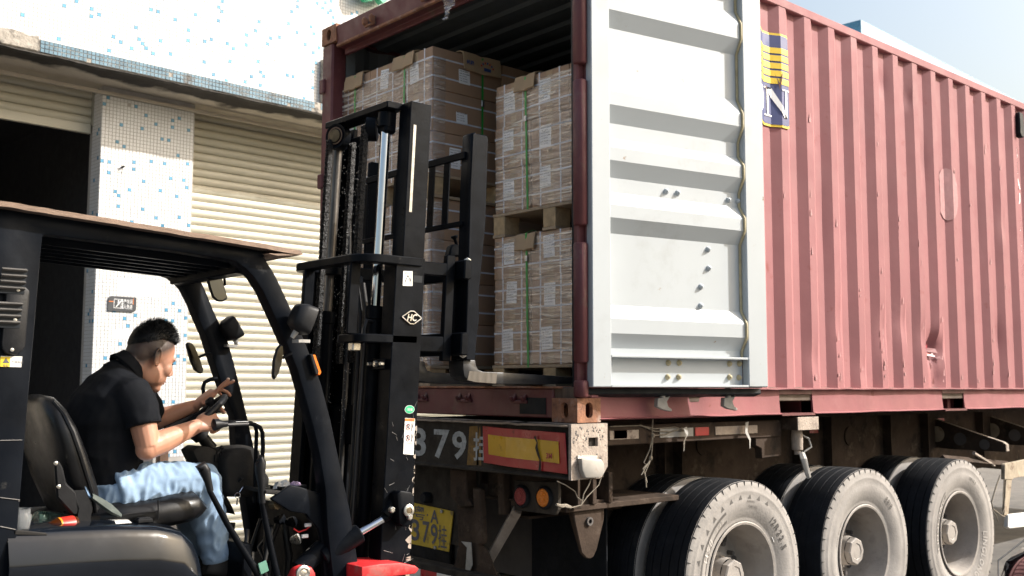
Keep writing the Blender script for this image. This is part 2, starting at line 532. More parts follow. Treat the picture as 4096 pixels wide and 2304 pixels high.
def film_material():
    m = bpy.data.materials.new('stretch_film')
    m.use_nodes = True
    nt = m.node_tree
    N, L = nt.nodes, nt.links
    out = N['Material Output']
    N.remove(N['Principled BSDF'])
    geo = N.new('ShaderNodeNewGeometry')
    mp = N.new('ShaderNodeMapping')
    mp.inputs['Scale'].default_value = (3.2, 3.2, 62)
    mp.inputs['Rotation'].default_value = (0.06, 0.05, 0)
    L.new(geo.outputs['Position'], mp.inputs['Vector'])
    n = N.new('ShaderNodeTexNoise')
    n.inputs['Scale'].default_value = 1.3
    n.inputs['Detail'].default_value = 5
    n.inputs['Distortion'].default_value = 0.7
    L.new(mp.outputs['Vector'], n.inputs['Vector'])
    n2 = N.new('ShaderNodeTexNoise')
    n2.inputs['Scale'].default_value = 3.0
    n2.inputs['Detail'].default_value = 3
    L.new(geo.outputs['Position'], n2.inputs['Vector'])
    bp = N.new('ShaderNodeBump')
    bp.inputs['Strength'].default_value = 0.9
    bp.inputs['Distance'].default_value = 0.02
    L.new(n.outputs['Fac'], bp.inputs['Height'])
    gl = N.new('ShaderNodeBsdfGlossy')
    gl.inputs['Roughness'].default_value = 0.22
    gl.inputs['Color'].default_value = (0.9, 0.9, 0.92, 1)
    L.new(bp.outputs['Normal'], gl.inputs['Normal'])
    df = N.new('ShaderNodeBsdfDiffuse')
    df.inputs['Color'].default_value = (0.82, 0.74, 0.63, 1)  # glare on the wrinkles put into the colour as pale streaks
    tr = N.new('ShaderNodeBsdfTransparent')
    r = N.new('ShaderNodeMapRange')
    r.inputs['From Min'].default_value = 0.49
    r.inputs['From Max'].default_value = 0.64
    r.inputs['To Min'].default_value = 0.01
    r.inputs['To Max'].default_value = 0.85
    L.new(n.outputs['Fac'], r.inputs['Value'])
    pm = N.new('ShaderNodeMath')
    pm.operation = 'MULTIPLY'
    r2 = N.new('ShaderNodeMapRange')
    r2.inputs['From Min'].default_value = 0.35
    r2.inputs['From Max'].default_value = 0.65
    r2.inputs['To Min'].default_value = 0.15
    r2.inputs['To Max'].default_value = 1.1
    L.new(n2.outputs['Fac'], r2.inputs['Value'])
    L.new(r.outputs['Result'], pm.inputs[0])
    L.new(r2.outputs['Result'], pm.inputs[1])
    m1 = N.new('ShaderNodeMixShader')
    L.new(pm.outputs[0], m1.inputs[0])
    L.new(tr.outputs[0], m1.inputs[1])
    L.new(df.outputs[0], m1.inputs[2])
    m2 = N.new('ShaderNodeMixShader')
    m2.inputs[0].default_value = 0.20
    L.new(m1.outputs[0], m2.inputs[1])
    L.new(gl.outputs[0], m2.inputs[2])
    L.new(m2.outputs[0], out.inputs['Surface'])
    MATS['film'] = m


film_material()


def clear_plastic(name, colr, rough):
    m = bpy.data.materials.new(name)
    m.use_nodes = True
    b = m.node_tree.nodes['Principled BSDF']
    b.inputs['Base Color'].default_value = (*colr, 1)
    b.inputs['Transmission Weight'].default_value = 0.92
    b.inputs['Roughness'].default_value = rough
    b.inputs['IOR'].default_value = 1.2
    MATS[name] = m


clear_plastic('clear_cup', (0.9, 0.93, 0.95), 0.15)
clear_plastic('pet_green', (0.45, 0.75, 0.6), 0.1)
clear_plastic('tea', (0.45, 0.12, 0.03), 0.1)
clear_plastic('scrap_film', (0.9, 0.92, 0.95), 0.25)

# ================================================================ ground
g = MB()


def ground_z(x, y):
    return max(0.0, min(0.09, (-1.2 - x) * 0.044))


def gfn(u, v):
    x = -60 + 160 * u
    y = -60 + 130 * v
    return (x, y, 0)


xs = [-80, -30, -12, -6, -5, -4, -3.5, -3, -2.5, -2, -1.5, -1.2, -0.6, 0, 2, 5, 12, 30, 80, 300]
ys = [-300, -80, -20, -8, -4, -2, 0, 2, 4, 5.7, 12, 40, 120, 400]
g.add([(x, y, ground_z(x, y)) for y in ys for x in xs],
      [(j * len(xs) + i, j * len(xs) + i + 1, (j + 1) * len(xs) + i + 1, (j + 1) * len(xs) + i) for j in range(len(ys) - 1) for i in range(len(xs) - 1)])
tag(g.build('ground', 'asphalt'), kind='structure')

# ================================================================ building behind the truck (own axes: x along the front, y inwards)
bld = thing('building', 'white mosaic tiled building with cream roller shutters behind the truck', 'building', (0, 5.4, 0), rotz=rad(2.7), local=True)
TP = 0.0315
YW = -0.45


def bbox(name, a, b, mat, parent=None, bevel=0.004):
    return MB().box(a, b).build(name, mat, parent or bld, bevel=bevel)


# upper storey, canopy underside, pillar core
upper = bbox('upper_wall', (-9, YW, 4.30), (26, YW + 0.3, 6.9), 'grout', bevel=0)
bbox('inner_wall', (-9, 0.32, 4.16), (26, 0.5, 6.9), 'plaster', bevel=0)
bbox('flat_roof', (-9, YW + 0.3, 6.6), (26, 9, 6.75), 'concrete', bevel=0)
soff = MB()
soff.grid(lambda u, v: (-9 + 35 * u, YW - 0.02 + (0.36 - YW + 0.02) * v, 4.19 - 0.02 * v), 60, 4)
soffit = soff.build('soffit', 'plaster', bld)


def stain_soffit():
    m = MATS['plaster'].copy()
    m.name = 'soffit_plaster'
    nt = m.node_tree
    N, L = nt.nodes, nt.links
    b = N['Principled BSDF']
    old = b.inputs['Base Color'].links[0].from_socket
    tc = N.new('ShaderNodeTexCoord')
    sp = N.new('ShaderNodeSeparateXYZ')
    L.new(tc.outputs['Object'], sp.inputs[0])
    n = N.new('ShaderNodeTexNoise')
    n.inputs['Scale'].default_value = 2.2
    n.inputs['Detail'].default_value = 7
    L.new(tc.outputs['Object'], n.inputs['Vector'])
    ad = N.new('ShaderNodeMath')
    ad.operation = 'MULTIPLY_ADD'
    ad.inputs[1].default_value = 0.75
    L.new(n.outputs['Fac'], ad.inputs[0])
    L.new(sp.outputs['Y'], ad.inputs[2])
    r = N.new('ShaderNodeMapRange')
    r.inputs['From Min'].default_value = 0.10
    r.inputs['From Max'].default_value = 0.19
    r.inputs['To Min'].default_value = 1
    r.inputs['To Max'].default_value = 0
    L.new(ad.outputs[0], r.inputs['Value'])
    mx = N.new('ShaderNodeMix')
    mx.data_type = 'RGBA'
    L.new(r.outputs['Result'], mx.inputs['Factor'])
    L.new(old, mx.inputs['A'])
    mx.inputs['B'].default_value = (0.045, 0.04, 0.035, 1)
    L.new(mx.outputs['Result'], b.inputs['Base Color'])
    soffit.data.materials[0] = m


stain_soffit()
band = MB()
band.box((-9, YW - 0.045, 4.195), (26, YW + 0.01, 4.302))
bandp = band.build('canopy_band', 'concrete', bld, bevel=0.004)
# ragged mould hanging under the band
rg = MB()
x = -3.0
pts = []
while x < 3.2:
    pts.append((x, 4.196 - 0.006 - 0.022 * abs(nz(x * 2.1, 3.3)) - 0.012 * abs(nz(x * 9, 1.0))))
    x += 0.04
rg.prism([(pts[0][0], 4.2)] + pts + [(pts[-1][0], 4.2)], 'y', YW - 0.04, YW + 0.03)
rg.build('drip_edge', 'mould', bandp)

pil = MB()
PXL, PXR = -0.415, 0.445
pil.box((PXL, 0.0, 0), (PXR, 0.24, 4.18))
pillar = pil.build('pillar', 'grout', bld)

# mosaic: every tile is a piece; blue accents are single parts, the rest one mass
random.seed(11)


def tile_geo(mb, c, ux, uz, n, w, t=0.003):
    c, ux, uz, n = Vector(c), Vector(ux), Vector(uz), Vector(n)
    h = w / 2
    b4 = [c + ux * (a * h) + uz * (b * h) for a, b in ((-1, -1), (1, -1), (1, 1), (-1, 1))]
    t4 = [c + n * t + ux * (a * (h - 0.001)) + uz * (b * (h - 0.001)) for a, b in ((-1, -1), (1, -1), (1, 1), (-1, 1))]
    mb.add(b4 + t4, [(4, 5, 6, 7), (0, 1, 5, 4), (1, 2, 6, 5), (2, 3, 7, 6), (3, 0, 4, 7)])


white_wall, white_pil = MB(), MB()
blue_spots = []


def mosaic(mb, x0, x1, z0, z1, fn, prob, avoid=None):
    nxt = int((x1 - x0) / TP)
    nzt = int((z1 - z0) / TP)
    last = {}
    for j in range(nzt):
        for i in range(nxt):
            x = x0 + (i + 0.5) * TP
            z = z0 + (j + 0.5) * TP
            c, ux, n = fn(x, z)
            jit = 1 + 0.02 * random.uniform(-1, 1)
            if random.random() < prob and last.get((i - 1, j)) is None and last.get((i, j - 1)) is None:
                last[(i, j)] = 1
                blue_spots.append((c, ux, n))
                continue
            if nz(x * 3.1, z * 3.1, 5) > 0.72 and random.random() < 0.3:
                continue
            tile_geo(mb, c, ux, (0, 0, 1), n, TP * 0.90 * jit)


mosaic(white_wall, -1.9, 2.75, 4.305, 5.75, lambda x, z: ((x, YW, z), (1, 0, 0), (0, -1, 0)), 0.042)
mosaic(white_pil, PXL, PXR, 0.95, 4.16, lambda x, z: ((x, 0.0, z), (1, 0, 0), (0, -1, 0)), 0.04)
mosaic(white_pil, 0.0, 0.20, 0.95, 4.16, lambda x, z: ((PXL, x, z), (0, -1, 0), (-1, 0, 0)), 0.05)
tag(white_wall.build('white_tile_facing', 'tile_white', bld, smooth=0, fixn=False), kind='stuff')
tag(white_pil.build('white_tile_facing', 'tile_white', pillar, smooth=0, fixn=False), kind='stuff')
tb = MB()
tile_geo(tb, (0, 0, 0), (1, 0, 0), (0, 0, 1), (0, -1, 0), TP * 0.92, 0.0035)
tile_o = tb.build('tile', 'tile_blue', bld, smooth=0, fixn=False)
cnt = 0
rest = MB()
random.shuffle(blue_spots)
for c, ux, n in blue_spots:
    if cnt < 299:
        t = tile_o if cnt == 0 else tile_o.copy()
        if cnt:
            col.objects.link(t)
            t.parent = bld
        t.location = c
        t.rotation_euler = (0, 0, 0) if abs(n[1]) > 0.5 else (0, 0, -math.pi / 2)
        cnt += 1
    else:
        tile_geo(rest, c, ux, (0, 0, 1), n, TP * 0.92, 0.0035)
if rest.v:
    tag(rest.build('blue_tile_facing', 'tile_blue', bld, smooth=0, fixn=False), kind='stuff')
# band tiles
bt = MB()
for i in range(int(6.0 / 0.0335)):
    for j in range(3):
        x = -2.9 + (i + 0.5) * 0.0335
        z = 4.199 + (j + 0.5) * 0.0338
        if x < -1.14 or nz(x * 1.7, 8.8) > 0.42 and random.random() < 0.75 or random.random() < 0.02:
            continue
        tile_geo(bt, (x, YW - 0.045, z), (1, 0, 0), (0, 0, 1), (0, -1, 0), 0.0295, 0.003)
tag(bt.build('band_tile_facing', 'tile_teal', bandp, smooth=0, fixn=False), kind='stuff')
# broken concrete lump where the band starts
lump = MB()
lump.grid(lambda u, v: (-3.0 + 1.86 * u, YW - 0.05 - 0.012 * abs(nz(u * 30, v * 6)), 4.205 + 0.115 * v + 0.02 * nz(u * 14, 2) * v), 50, 8)
lump.build('bare_render', 'concrete', bandp)

# surface conduit below the soffit
cd = MB()
cd.box((-3, -0.035, 4.098), (3.2, -0.004, 4.130))
cd.build('cable_trunking', 'plaster', bld, bevel=0.003)

# pipe stub and hole in the pillar
st = MB()
st.cyl((-0.22, -0.03, 3.49), (-0.22, 0.01, 3.49), 0.010, n=10)
st.tube([(-0.22, -0.025, 3.49), (-0.224, -0.02, 3.46), (-0.230, -0.016, 3.42)], 0.002, 5)
st.build('cut_cable', 'gasket', pillar)

# whitewashed patches left by removed notices
for (x0, z0, x1, z1) in ((-0.23, 2.36, 0.16, 2.51), (-0.26, 1.98, -0.02, 2.06)):
    pt = MB()
    pt.box((x0, -0.0052, z0), (x1, -0.0002, z1))
    pt.build('painted_patch', 'tile_white', pillar, bevel=0.002)

# ---- roller shutters
SH = 0.077


def slat_mesh(x0, x1):
    prof = []
    for k in range(9):
        t = k / 8
        prof.append((-0.013 * math.sin(math.pi * t) ** 0.75, t * SH * 0.86))
    prof += [(0.006, SH * 0.885), (-0.006, SH * 0.935), (0.005, SH * 0.985), (0.006, SH * 1.0)]
    back = [(0.012, SH), (0.012, 0)]
    s = MB()
    s.prism(prof + back, 'x', x0, x1)
    return s


def shutter(name, label, x0, x1, zb, zt):
    p = MB()
    p.box((x0 - 0.03, 0.17, zb - 0.005), (x0 + 0.012, 0.235, zt + 0.02))
    p.box((x1 - 0.012, 0.17, zb - 0.005), (x1 + 0.03, 0.235, zt + 0.02))
    sh = thing(name, label, 'shutter', (0, 0, 0), local=True)
    sh.parent = None
    sh.location = (0, 5.4, 0)
    sh.rotation_euler = (0, 0, rad(2.7))
    if not (x0 < -1):
        p.box((x0 - 0.02, 0.20, zb), (x0, 0.26, zt))
    p.build('guide_rail', 'shutter_dark', sh, bevel=0.003)
    first = None
    z = zt
    k = 0
    while z - SH > zb:
        z -= SH
        if first is None:
            first = slat_mesh(x0 + 0.013, x1 - 0.013).build('slat', 'shutter', sh, smooth=40)
            o = first
        else:
            o = first.copy()
            col.objects.link(o)
            o.parent = sh
        o.location = (0, 0.2, z)
        k += 1
    bb = MB()
    bb.box((x0 + 0.013, 0.185, z - 0.075), (x1 - 0.013, 0.215, z - 0.002))
    bb.box((x0 + 0.013, 0.178, z - 0.085), (x1 - 0.013, 0.222, z - 0.073))
    bb.build('bottom_bar', 'shutter', sh, bevel=0.003)
    return sh


shutter('roller_shutter', 'closed cream roller shutter right of the tiled pillar', PXR + 0.005, 4.2, 0.09, 4.175)
shutter('roller_shutter', 'half raised cream roller shutter above the dark doorway', -4.2, PXL - 0.005, 3.86, 4.175)
# dim store room behind the raised shutter
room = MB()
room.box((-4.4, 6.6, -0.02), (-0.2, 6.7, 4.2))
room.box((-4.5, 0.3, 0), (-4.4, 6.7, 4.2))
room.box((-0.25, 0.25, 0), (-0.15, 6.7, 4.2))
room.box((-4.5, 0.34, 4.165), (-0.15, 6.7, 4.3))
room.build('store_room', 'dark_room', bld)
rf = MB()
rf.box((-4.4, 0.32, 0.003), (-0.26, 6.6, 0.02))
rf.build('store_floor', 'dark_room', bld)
bbox('wall_left', (-9, 0.0, 0), (-4.2, 0.4, 4.18), 'plaster')
bbox('wall_right', (4.2, 0.0, 0), (26, 0.4, 4.18), 'plaster')
# raised parapet further along the roof
par = MB()
PPX, PPZ = (12.51, 7.948)
par.box((PPX, YW - 0.06, 6.4), (26, YW + 0.34, PPZ))
parapet = par.build('parapet', 'parapet_blue', bld)
pe = MB()
for i in range(9):
    for j in range(26):
        c = (PPX, YW - 0.04 + (i + 0.5) * 0.041, PPZ - 1.08 + (j + 0.5) * 0.041)
        if random.random() > 0.14:
            tile_geo(pe, c, (0, -1, 0), (0, 0, 1), (-1, 0, 0), 0.036)
tag(pe.build('white_tile_facing', 'tile_white', parapet, smooth=0, fixn=False), kind='stuff')
pe2 = MB()
pe2.box((PPX - 0.004, YW - 0.05, PPZ - 1.1), (PPX + 0.001, YW + 0.33, PPZ - 0.01))
pe2.build('end_face', 'tile_blue', parapet)
# dirty upright fin beside the container post
fin = MB()
fin.box((1.50, YW - 0.06, 4.30), (1.60, YW, 4.74))
fin.build('render_fin', 'concrete', bld, bevel=0.01)

# ---- notice on the pillar and other fixtures
sg = thing('notice_plate', 'dark grey no entry notice fixed to the tiled pillar', 'sign', (0, 5.4, 0), rotz=rad(2.7), local=True)
x0, z0 = (-0.3018, 2.223)
x1, z1 = (-0.052, 2.352)
z0 = min(z0, z1 - 0.10)
w, h = x1 - x0, z1 - z0
s = MB()
cr = 0.03
pp = [(x0, z0), (x1 - cr, z0)] + [(x1 - cr + cr * math.sin(a), z0 + cr - cr * math.cos(a)) for a in (0.5, 1.0, 1.57)] + [(x1, z1), (x0 + cr, z1)] + \
     [(x0 + cr - cr * math.sin(a), z1 - cr + cr * math.cos(a)) for a in (0.5, 1.0, 1.57)]
s.prism(pp, 'y', -0.012, -0.004)
s.build('plate', 'sign_grey', sg)
t = MB()
t.text('生产车间', h * 0.25, (x0 + w * 0.44, -0.0135, z0 + h * 0.55), (1, 0, 0), (0, 0, 1), bold=0.01, sx=w * 0.42 / (text_poly('生产车间', 0.01)[2] * h * 0.25))
t.text('闲人免进', h * 0.25, (x0 + w * 0.44, -0.0135, z0 + h * 0.20), (1, 0, 0), (0, 0, 1), bold=0.01, sx=w * 0.42 / (text_poly('闲人免进', 0.01)[2] * h * 0.25))
fx, fz, fs_ = x0 + w * 0.20, z0 + h * 0.2, h * 0.62
for a, b in (((fx, fz), (fx + fs_, fz + 0.004)), ((fx, fz + fs_ - 0.004), (fx + fs_, fz + fs_)), ((fx, fz), (fx + 0.004, fz + fs_)), ((fx + fs_ - 0.004, fz), (fx + fs_, fz + fs_))):
    t.box((a[0], -0.0137, a[1]), (b[0], -0.0125, b[1]))
t.box((fx + fs_ * 0.42, -0.0137, fz + fs_ * 0.35), (fx + fs_ * 0.58, -0.0125, fz + fs_ * 0.7))
t.ell((fx + fs_ * 0.5, -0.013, fz + fs_ * 0.8), (fs_ * 0.09, 0.0008, fs_ * 0.09), nu=10, nv=6)
t.add([(fx + fs_ * 0.2, -0.0137, fz + fs_ * 0.15), (fx + fs_ * 0.3, -0.0137, fz + fs_ * 0.12), (fx + fs_ * 0.85, -0.0137, fz + fs_ * 0.8), (fx + fs_ * 0.75, -0.0137, fz + fs_ * 0.86)], [(0, 1, 2, 3)])
t.build('lettering', 'sign_white', sg, smooth=0)
t = MB()
t.box((x0 + w * 0.03, -0.0135, z0 + h * 0.60), (x0 + w * 0.18, -0.0125, z0 + h * 0.66))
t.box((x0 + w * 0.88, -0.0135, z0 + h * 0.50), (x0 + w * 0.90, -0.0125, z0 + h * 0.9))
t.build('orange_line', 'sign_orange', sg)

gs = thing('roof_sign', 'green scalloped sign edge high on the tiled wall', 'sign', (0, 5.4, 0), rotz=rad(2.7), local=True)
low = [(1.88, 5.503), (1.912, 5.434), (1.931, 5.414), (1.986, 5.426), (2.041, 5.454), (2.085, 5.479), (2.11, 5.457), (2.136, 5.437), (2.167, 5.459), (2.201, 5.489), (2.255, 5.538), (2.334, 5.602)]
zt = low[-1][1] + 0.35
s = MB()
s.prism([(q[0], q[1]) for q in low] + [(low[-1][0] + 0.25, zt), (low[0][0] - 0.02, zt)], 'y', -0.60, -0.52)
s.build('panel', 'sign_green', gs, bevel=0.004)
s = MB()
for q in (low[0], low[-1]):
    s.cyl((q[0], -0.525, q[1] + 0.2), (q[0], -0.44, q[1] + 0.2), 0.012, n=8)
s.build('standoff', 'metal_clip', gs)

po = MB()
(bx0, bz0), (bx1, bz1) = (0.1502, 0.8091), (0.233, 1.06)
po.box((bx0, -0.14, 0.0), (bx1, -0.06, bz1))
tag(po.xf(lambda q: Matrix.Rotation(rad(2.7), 3, 'Z') @ q + Vector((0, 5.4, 0))).build('timber_post', 'wood_brown', bevel=0.005),
    'short dark brown timber post standing against the tiled pillar', 'post')

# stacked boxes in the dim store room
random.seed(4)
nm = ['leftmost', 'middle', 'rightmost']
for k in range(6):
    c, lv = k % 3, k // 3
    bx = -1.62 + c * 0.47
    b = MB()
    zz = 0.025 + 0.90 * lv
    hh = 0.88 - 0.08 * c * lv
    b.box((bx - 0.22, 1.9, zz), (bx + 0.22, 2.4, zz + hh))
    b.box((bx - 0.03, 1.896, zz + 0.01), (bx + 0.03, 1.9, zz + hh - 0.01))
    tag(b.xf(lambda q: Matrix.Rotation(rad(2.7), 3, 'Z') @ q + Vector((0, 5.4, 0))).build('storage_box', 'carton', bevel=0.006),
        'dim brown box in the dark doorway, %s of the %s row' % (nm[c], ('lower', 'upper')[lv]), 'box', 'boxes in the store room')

# ================================================================ shipping container
ZB = 1.41                      # underside of the container
H = 2.591
WD = 2.438
LEN = 12.19
PITCH = 0.2797
con = thing('shipping_container', 'weathered red shipping container with open rear on a trailer', 'container', (0.0, 0.0, ZB))


def cbox(name, a, b, mat='cont_frame', parent=None, bevel=0.004):
    return MB().box(a, b).build(name, mat, parent or con, bevel=bevel)


def prof_y(X):
    """outer face of the near side wall"""
    t = ((X - 1.712) / PITCH) % 1.0 * PITCH
    if t < 0.068:
        return 0.040 - 0.036 * t / 0.068
    if t < 0.140:
        return 0.004
    if t < 0.208:
        return 0.004 + 0.036 * (t - 0.140) / 0.068
    return 0.040


def breaks(x0, x1):
    out = [x0]
    k0 = int((x0 - 1.712) / PITCH) - 2
    for k in range(k0, k0 + int((x1 - x0) / PITCH) + 5):
        for o in (0, 0.068, 0.140, 0.208):
            x = 1.712 + k * PITCH + o
            if x0 + 1e-4 < x < x1 - 1e-4:
                out.append(x)
    out.append(x1)
    return out


TEAR = (3.697, 1.856)
dents = [(3.06, 3.72, 0.05, 0.09, 0.02), (3.42, 3.66, 0.04, 0.07, 0.018), (3.62, 3.25, 0.05, 0.16, 0.02), (2.40, 1.98, 0.06, 0.18, 0.025), (2.95, 1.96, 0.07, 0.15, 0.03), (3.23, 2.02, 0.07, 0.12, 0.03),
         (3.5, 1.95, 0.06, 0.12, 0.022), (TEAR[0], TEAR[1], 0.09, 0.09, 0.06), (TEAR[0] + 0.03, TEAR[1] - 0.22, 0.06, 0.16, 0.035), (2.1, 1.75, 0.06, 0.1, 0.02), (2.68, 1.70, 0.06, 0.09, 0.02),
         (3.8, 1.95, 0.05, 0.16, 0.02), (4.75, 1.98, 0.06, 0.14, 0.02), (2.25, 2.6, 0.05, 0.2, 0.008), (4.9, 2.9, 0.05, 0.12, 0.016)]


def side_y(X, Z):
    y = prof_y(X)
    for (dx, dz, sx, sz, d) in dents:
        q = ((X - dx) / sx) ** 2 + ((Z - dz) / sz) ** 2
        if q < 9:
            y += (d if d > 0.034 else d * 0.55) * math.exp(-q)
    y += 0.0015 * nz(X * 1.3, Z * 1.1, 2.0)
    return y


xs = []
bk = breaks(0.15, LEN - 0.15)
for a, b in zip(bk[:-1], bk[1:]):
    nsub = 3 if a < 6 else 1
    xs += [a + (b - a) * k / nsub for k in range(nsub)]
xs.append(bk[-1])
zs = [1.575 + (3.935 - 1.575) * k / 80 for k in range(81)]
sw = MB()
nx = len(xs)
sw.add([(x, side_y(x, z), z) for z in zs for x in xs], [(j * nx + i, j * nx + i + 1, (j + 1) * nx + i + 1, (j + 1) * nx + i) for j in range(len(zs) - 1) for i in range(nx - 1)])
near_wall = sw.build('side_wall', 'cont_red', con, smooth=20)
# inner skin of near wall and far wall (grey inside)
fw = MB()
fx = [0.12 + k * 0.035 for k in range(345)]
fx = breaks(0.12, LEN - 0.1)
fw.add([(x, yy, z) for z in (1.575, 3.935) for x in fx for yy in (WD - prof_y(x),)], [(i, i + 1, len(fx) + i + 1, len(fx) + i) for i in range(len(fx) - 1)])
fw.build('side_wall', 'cont_grey', con, smooth=20)
iw = MB()
iw.add([(x, 0.11, z) for z in (1.575, 3.935) for x in fx], [(i, i + 1, len(fx) + i + 1, len(fx) + i) for i in range(len(fx) - 1)])
iw.build('inner_lining', 'cont_grey', near_wall, smooth=20)
# roof: corrugations across
rf = MB()
rx, X = [], 0.10
while X < LEN - 0.1:
    rx += [(X, 3.955), (X + 0.085, 3.955), (X + 0.105, 3.935), (X + 0.19, 3.935)]
    X += 0.21
rf.add([(x, y, z) for y in (0.03, WD - 0.03) for x, z in rx], [(i, i + 1, len(rx) + i + 1, len(rx) + i) for i in range(len(rx) - 1)])
rf.build('roof', 'cont_roof', con, smooth=20)
cbox('floor', (0.02, 0.03, ZB + 0.09), (LEN, WD - 0.03, ZB + 0.172), 'floorboard')
cbox('front_wall', (LEN - 0.12, 0.03, ZB + 0.1), (LEN - 0.06, WD - 0.03, ZB + H - 0.03), 'cont_grey')
# rails
tr = MB()
tr.box((0.16, 0.0, 3.932), (LEN - 0.16, 0.06, 3.992))
tr.build('top_rail', 'cont_red', con, bevel=0.006)
cbox('top_rail', (0.16, WD - 0.06, 3.932), (LEN - 0.16, WD, 3.992), 'cont_frame')
br = MB()
segs = [(0.16, 1.716), (2.071, 3.766), (4.11, 8.0), (8.36, 10.0), (10.35, LEN - 0.16)]
xsr = [0.16 + k * 0.06 for k in range(int((LEN - 0.32) / 0.06))]
for (a, b) in segs:
    n = max(4, int((b - a) / 0.05))
    for part in range(1):
        xx = [a + (b - a) * k / n for k in range(n + 1)]
        ring = []
        for x in xx:
            w = 0.006 * nz(x * 3.0, 7.7) + 0.012 * math.exp(-((x - 0.93) / 0.07) ** 2)
            ring.append([(x, 0.022 + w, ZB + 0.165), (x, 0.020 + w, ZB + 0.09), (x, 0.014 + w * 0.6, ZB + 0.022), (x, -0.006 + w * 0.4, ZB + 0.014 + 0.5 * w), (x, 0.05, ZB + 0.006), (x, 0.10, ZB + 0.02), (x, 0.10, ZB + 0.165)])
        k = 7
        vs = [q for r_ in ring for q in r_]
        fs = [(i * k + j, i * k + (j + 1) % k, (i + 1) * k + (j + 1) % k, (i + 1) * k + j) for i in range(n) for j in range(k)]
        fs += [list(range(k)), list(range(n * k, n * k + k))]
        br.add(vs, fs)
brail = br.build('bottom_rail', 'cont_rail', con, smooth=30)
lg = MB()
n = 120
lg.add([(0.16 + (LEN - 0.32) * k / n, y + 0.003 * nz(k * 0.9, 3), z + 0.004 * nz(k * 0.63, 9)) for k in range(n + 1) for y, z in ((-0.012, ZB + 0.160), (0.06, ZB + 0.160), (0.06, ZB + 0.172), (-0.012, ZB + 0.168))],
       [(i * 4 + j, i * 4 + (j + 1) % 4, (i + 1) * 4 + (j + 1) % 4, (i + 1) * 4 + j) for i in range(n) for j in range(4)])
lg.build('rail_ledge', 'cont_red', brail, smooth=20)
for a, b in ((1.716, 2.071), (3.766, 4.11)):
    pk = MB()
    pk.box((a, 0.02, ZB + 0.13), (b, 0.2, ZB + 0.165))
    pk.box((a, 0.0, ZB + 0.004), (b, 0.2, ZB + 0.018))
    pk.box((a - 0.004, 0.03, ZB + 0.01), (a, 0.9, ZB + 0.16))
    pk.box((b, 0.03, ZB + 0.01), (b + 0.004, 0.9, ZB + 0.16))
    pk.build('forklift_pocket', 'cont_frame', con)
cbox('bottom_rail', (0.16, WD - 0.06, ZB + 0.01), (LEN - 0.16, WD, ZB + 0.165), 'cont_frame')
um = MB()
for k in range(30):
    x = 0.5 + k * 0.39
    um.box((x, 0.1, ZB + 0.015), (x + 0.045, WD - 0.1, ZB + 0.09))
um.build('cross_members', 'cont_frame', con)


# corner castings with oval holes
def casting(x, y, z, sx, sy):
    """x,y,z: outer corner; sx, sy directions inwards"""
    m = MB()
    L, Wd, Hh = 0.178, 0.162, 0.118
    t = 0.022
    cx, cy, cz = L, Wd, Hh

    def face_with_hole(o, u, v, n, w, h, rw, rh):
        o, u, v, n = map(Vector, (o, u, v, n))
        c = o + u * (w / 2) + v * (h / 2)
        k = 16
        outer, inner = [], []
        for i in range(k):
            a = 2 * math.pi * (i + 0.5) / k
            ca, sa = math.cos(a), math.sin(a)
            s_ = min(w / 2 / max(abs(ca), 1e-6), h / 2 / max(abs(sa), 1e-6))
            outer.append(c + u * ca * s_ + v * sa * s_)
            ex = max(-1, min(1, ca * 1.5))
            inner.append(c + u * (rw * ca) + v * (max(-1, min(1, sa * 1.0)) * rw * 0.95 + (rh - rw) * (1 if sa > 0 else -1)))
        # snap outer corners
        cs = [c + u * (a * w / 2) + v * (b * h / 2) for a in (-1, 1) for b in (-1, 1)]
        for q in cs:
            j = min(range(k), key=lambda i: (outer[i] - q).length)
            outer[j] = q
        back = [q - n * t for q in inner]
        m.add(outer + inner + back, [(i, (i + 1) % k, k + (i + 1) % k, k + i) for i in range(k)] + [(k + i, k + (i + 1) % k, 2 * k + (i + 1) % k, 2 * k + i) for i in range(k)])

    o = Vector((x, y, z))
    # rear face (in y,z), side face (in x,z), top and bottom, back faces
    face_with_hole(o, (0, sy, 0), (0, 0, 1), (-sx, 0, 0), L, Hh, 0.026, 0.040)
    face_with_hole(o, (sx, 0, 0), (0, 0, 1), (0, -sy, 0), Wd, Hh, 0.026, 0.040)
    X2, Y2 = x + sx * Wd, y + sy * L
    for zz in (z, z + Hh):
        m.add([(x, y, zz), (X2, y, zz), (X2, Y2, zz), (x, Y2, zz)], [(0, 1, 2, 3)])
    m.add([(X2, y, z), (X2, Y2, z), (X2, Y2, z + Hh), (X2, y, z + Hh)], [(0, 1, 2, 3)])
    m.add([(x, Y2, z), (X2, Y2, z), (X2, Y2, z + Hh), (x, Y2, z + Hh)], [(0, 1, 2, 3)])
    # dark inside
    return m.build('corner_casting', 'rusty', con, smooth=25)


for x, sx in ((0.0, 1), (LEN, -1)):
    for y, sy in ((0.0, 1), (WD, -1)):
        for z in (ZB, ZB + H - 0.118):
            casting(x, y, z, sx, sy)
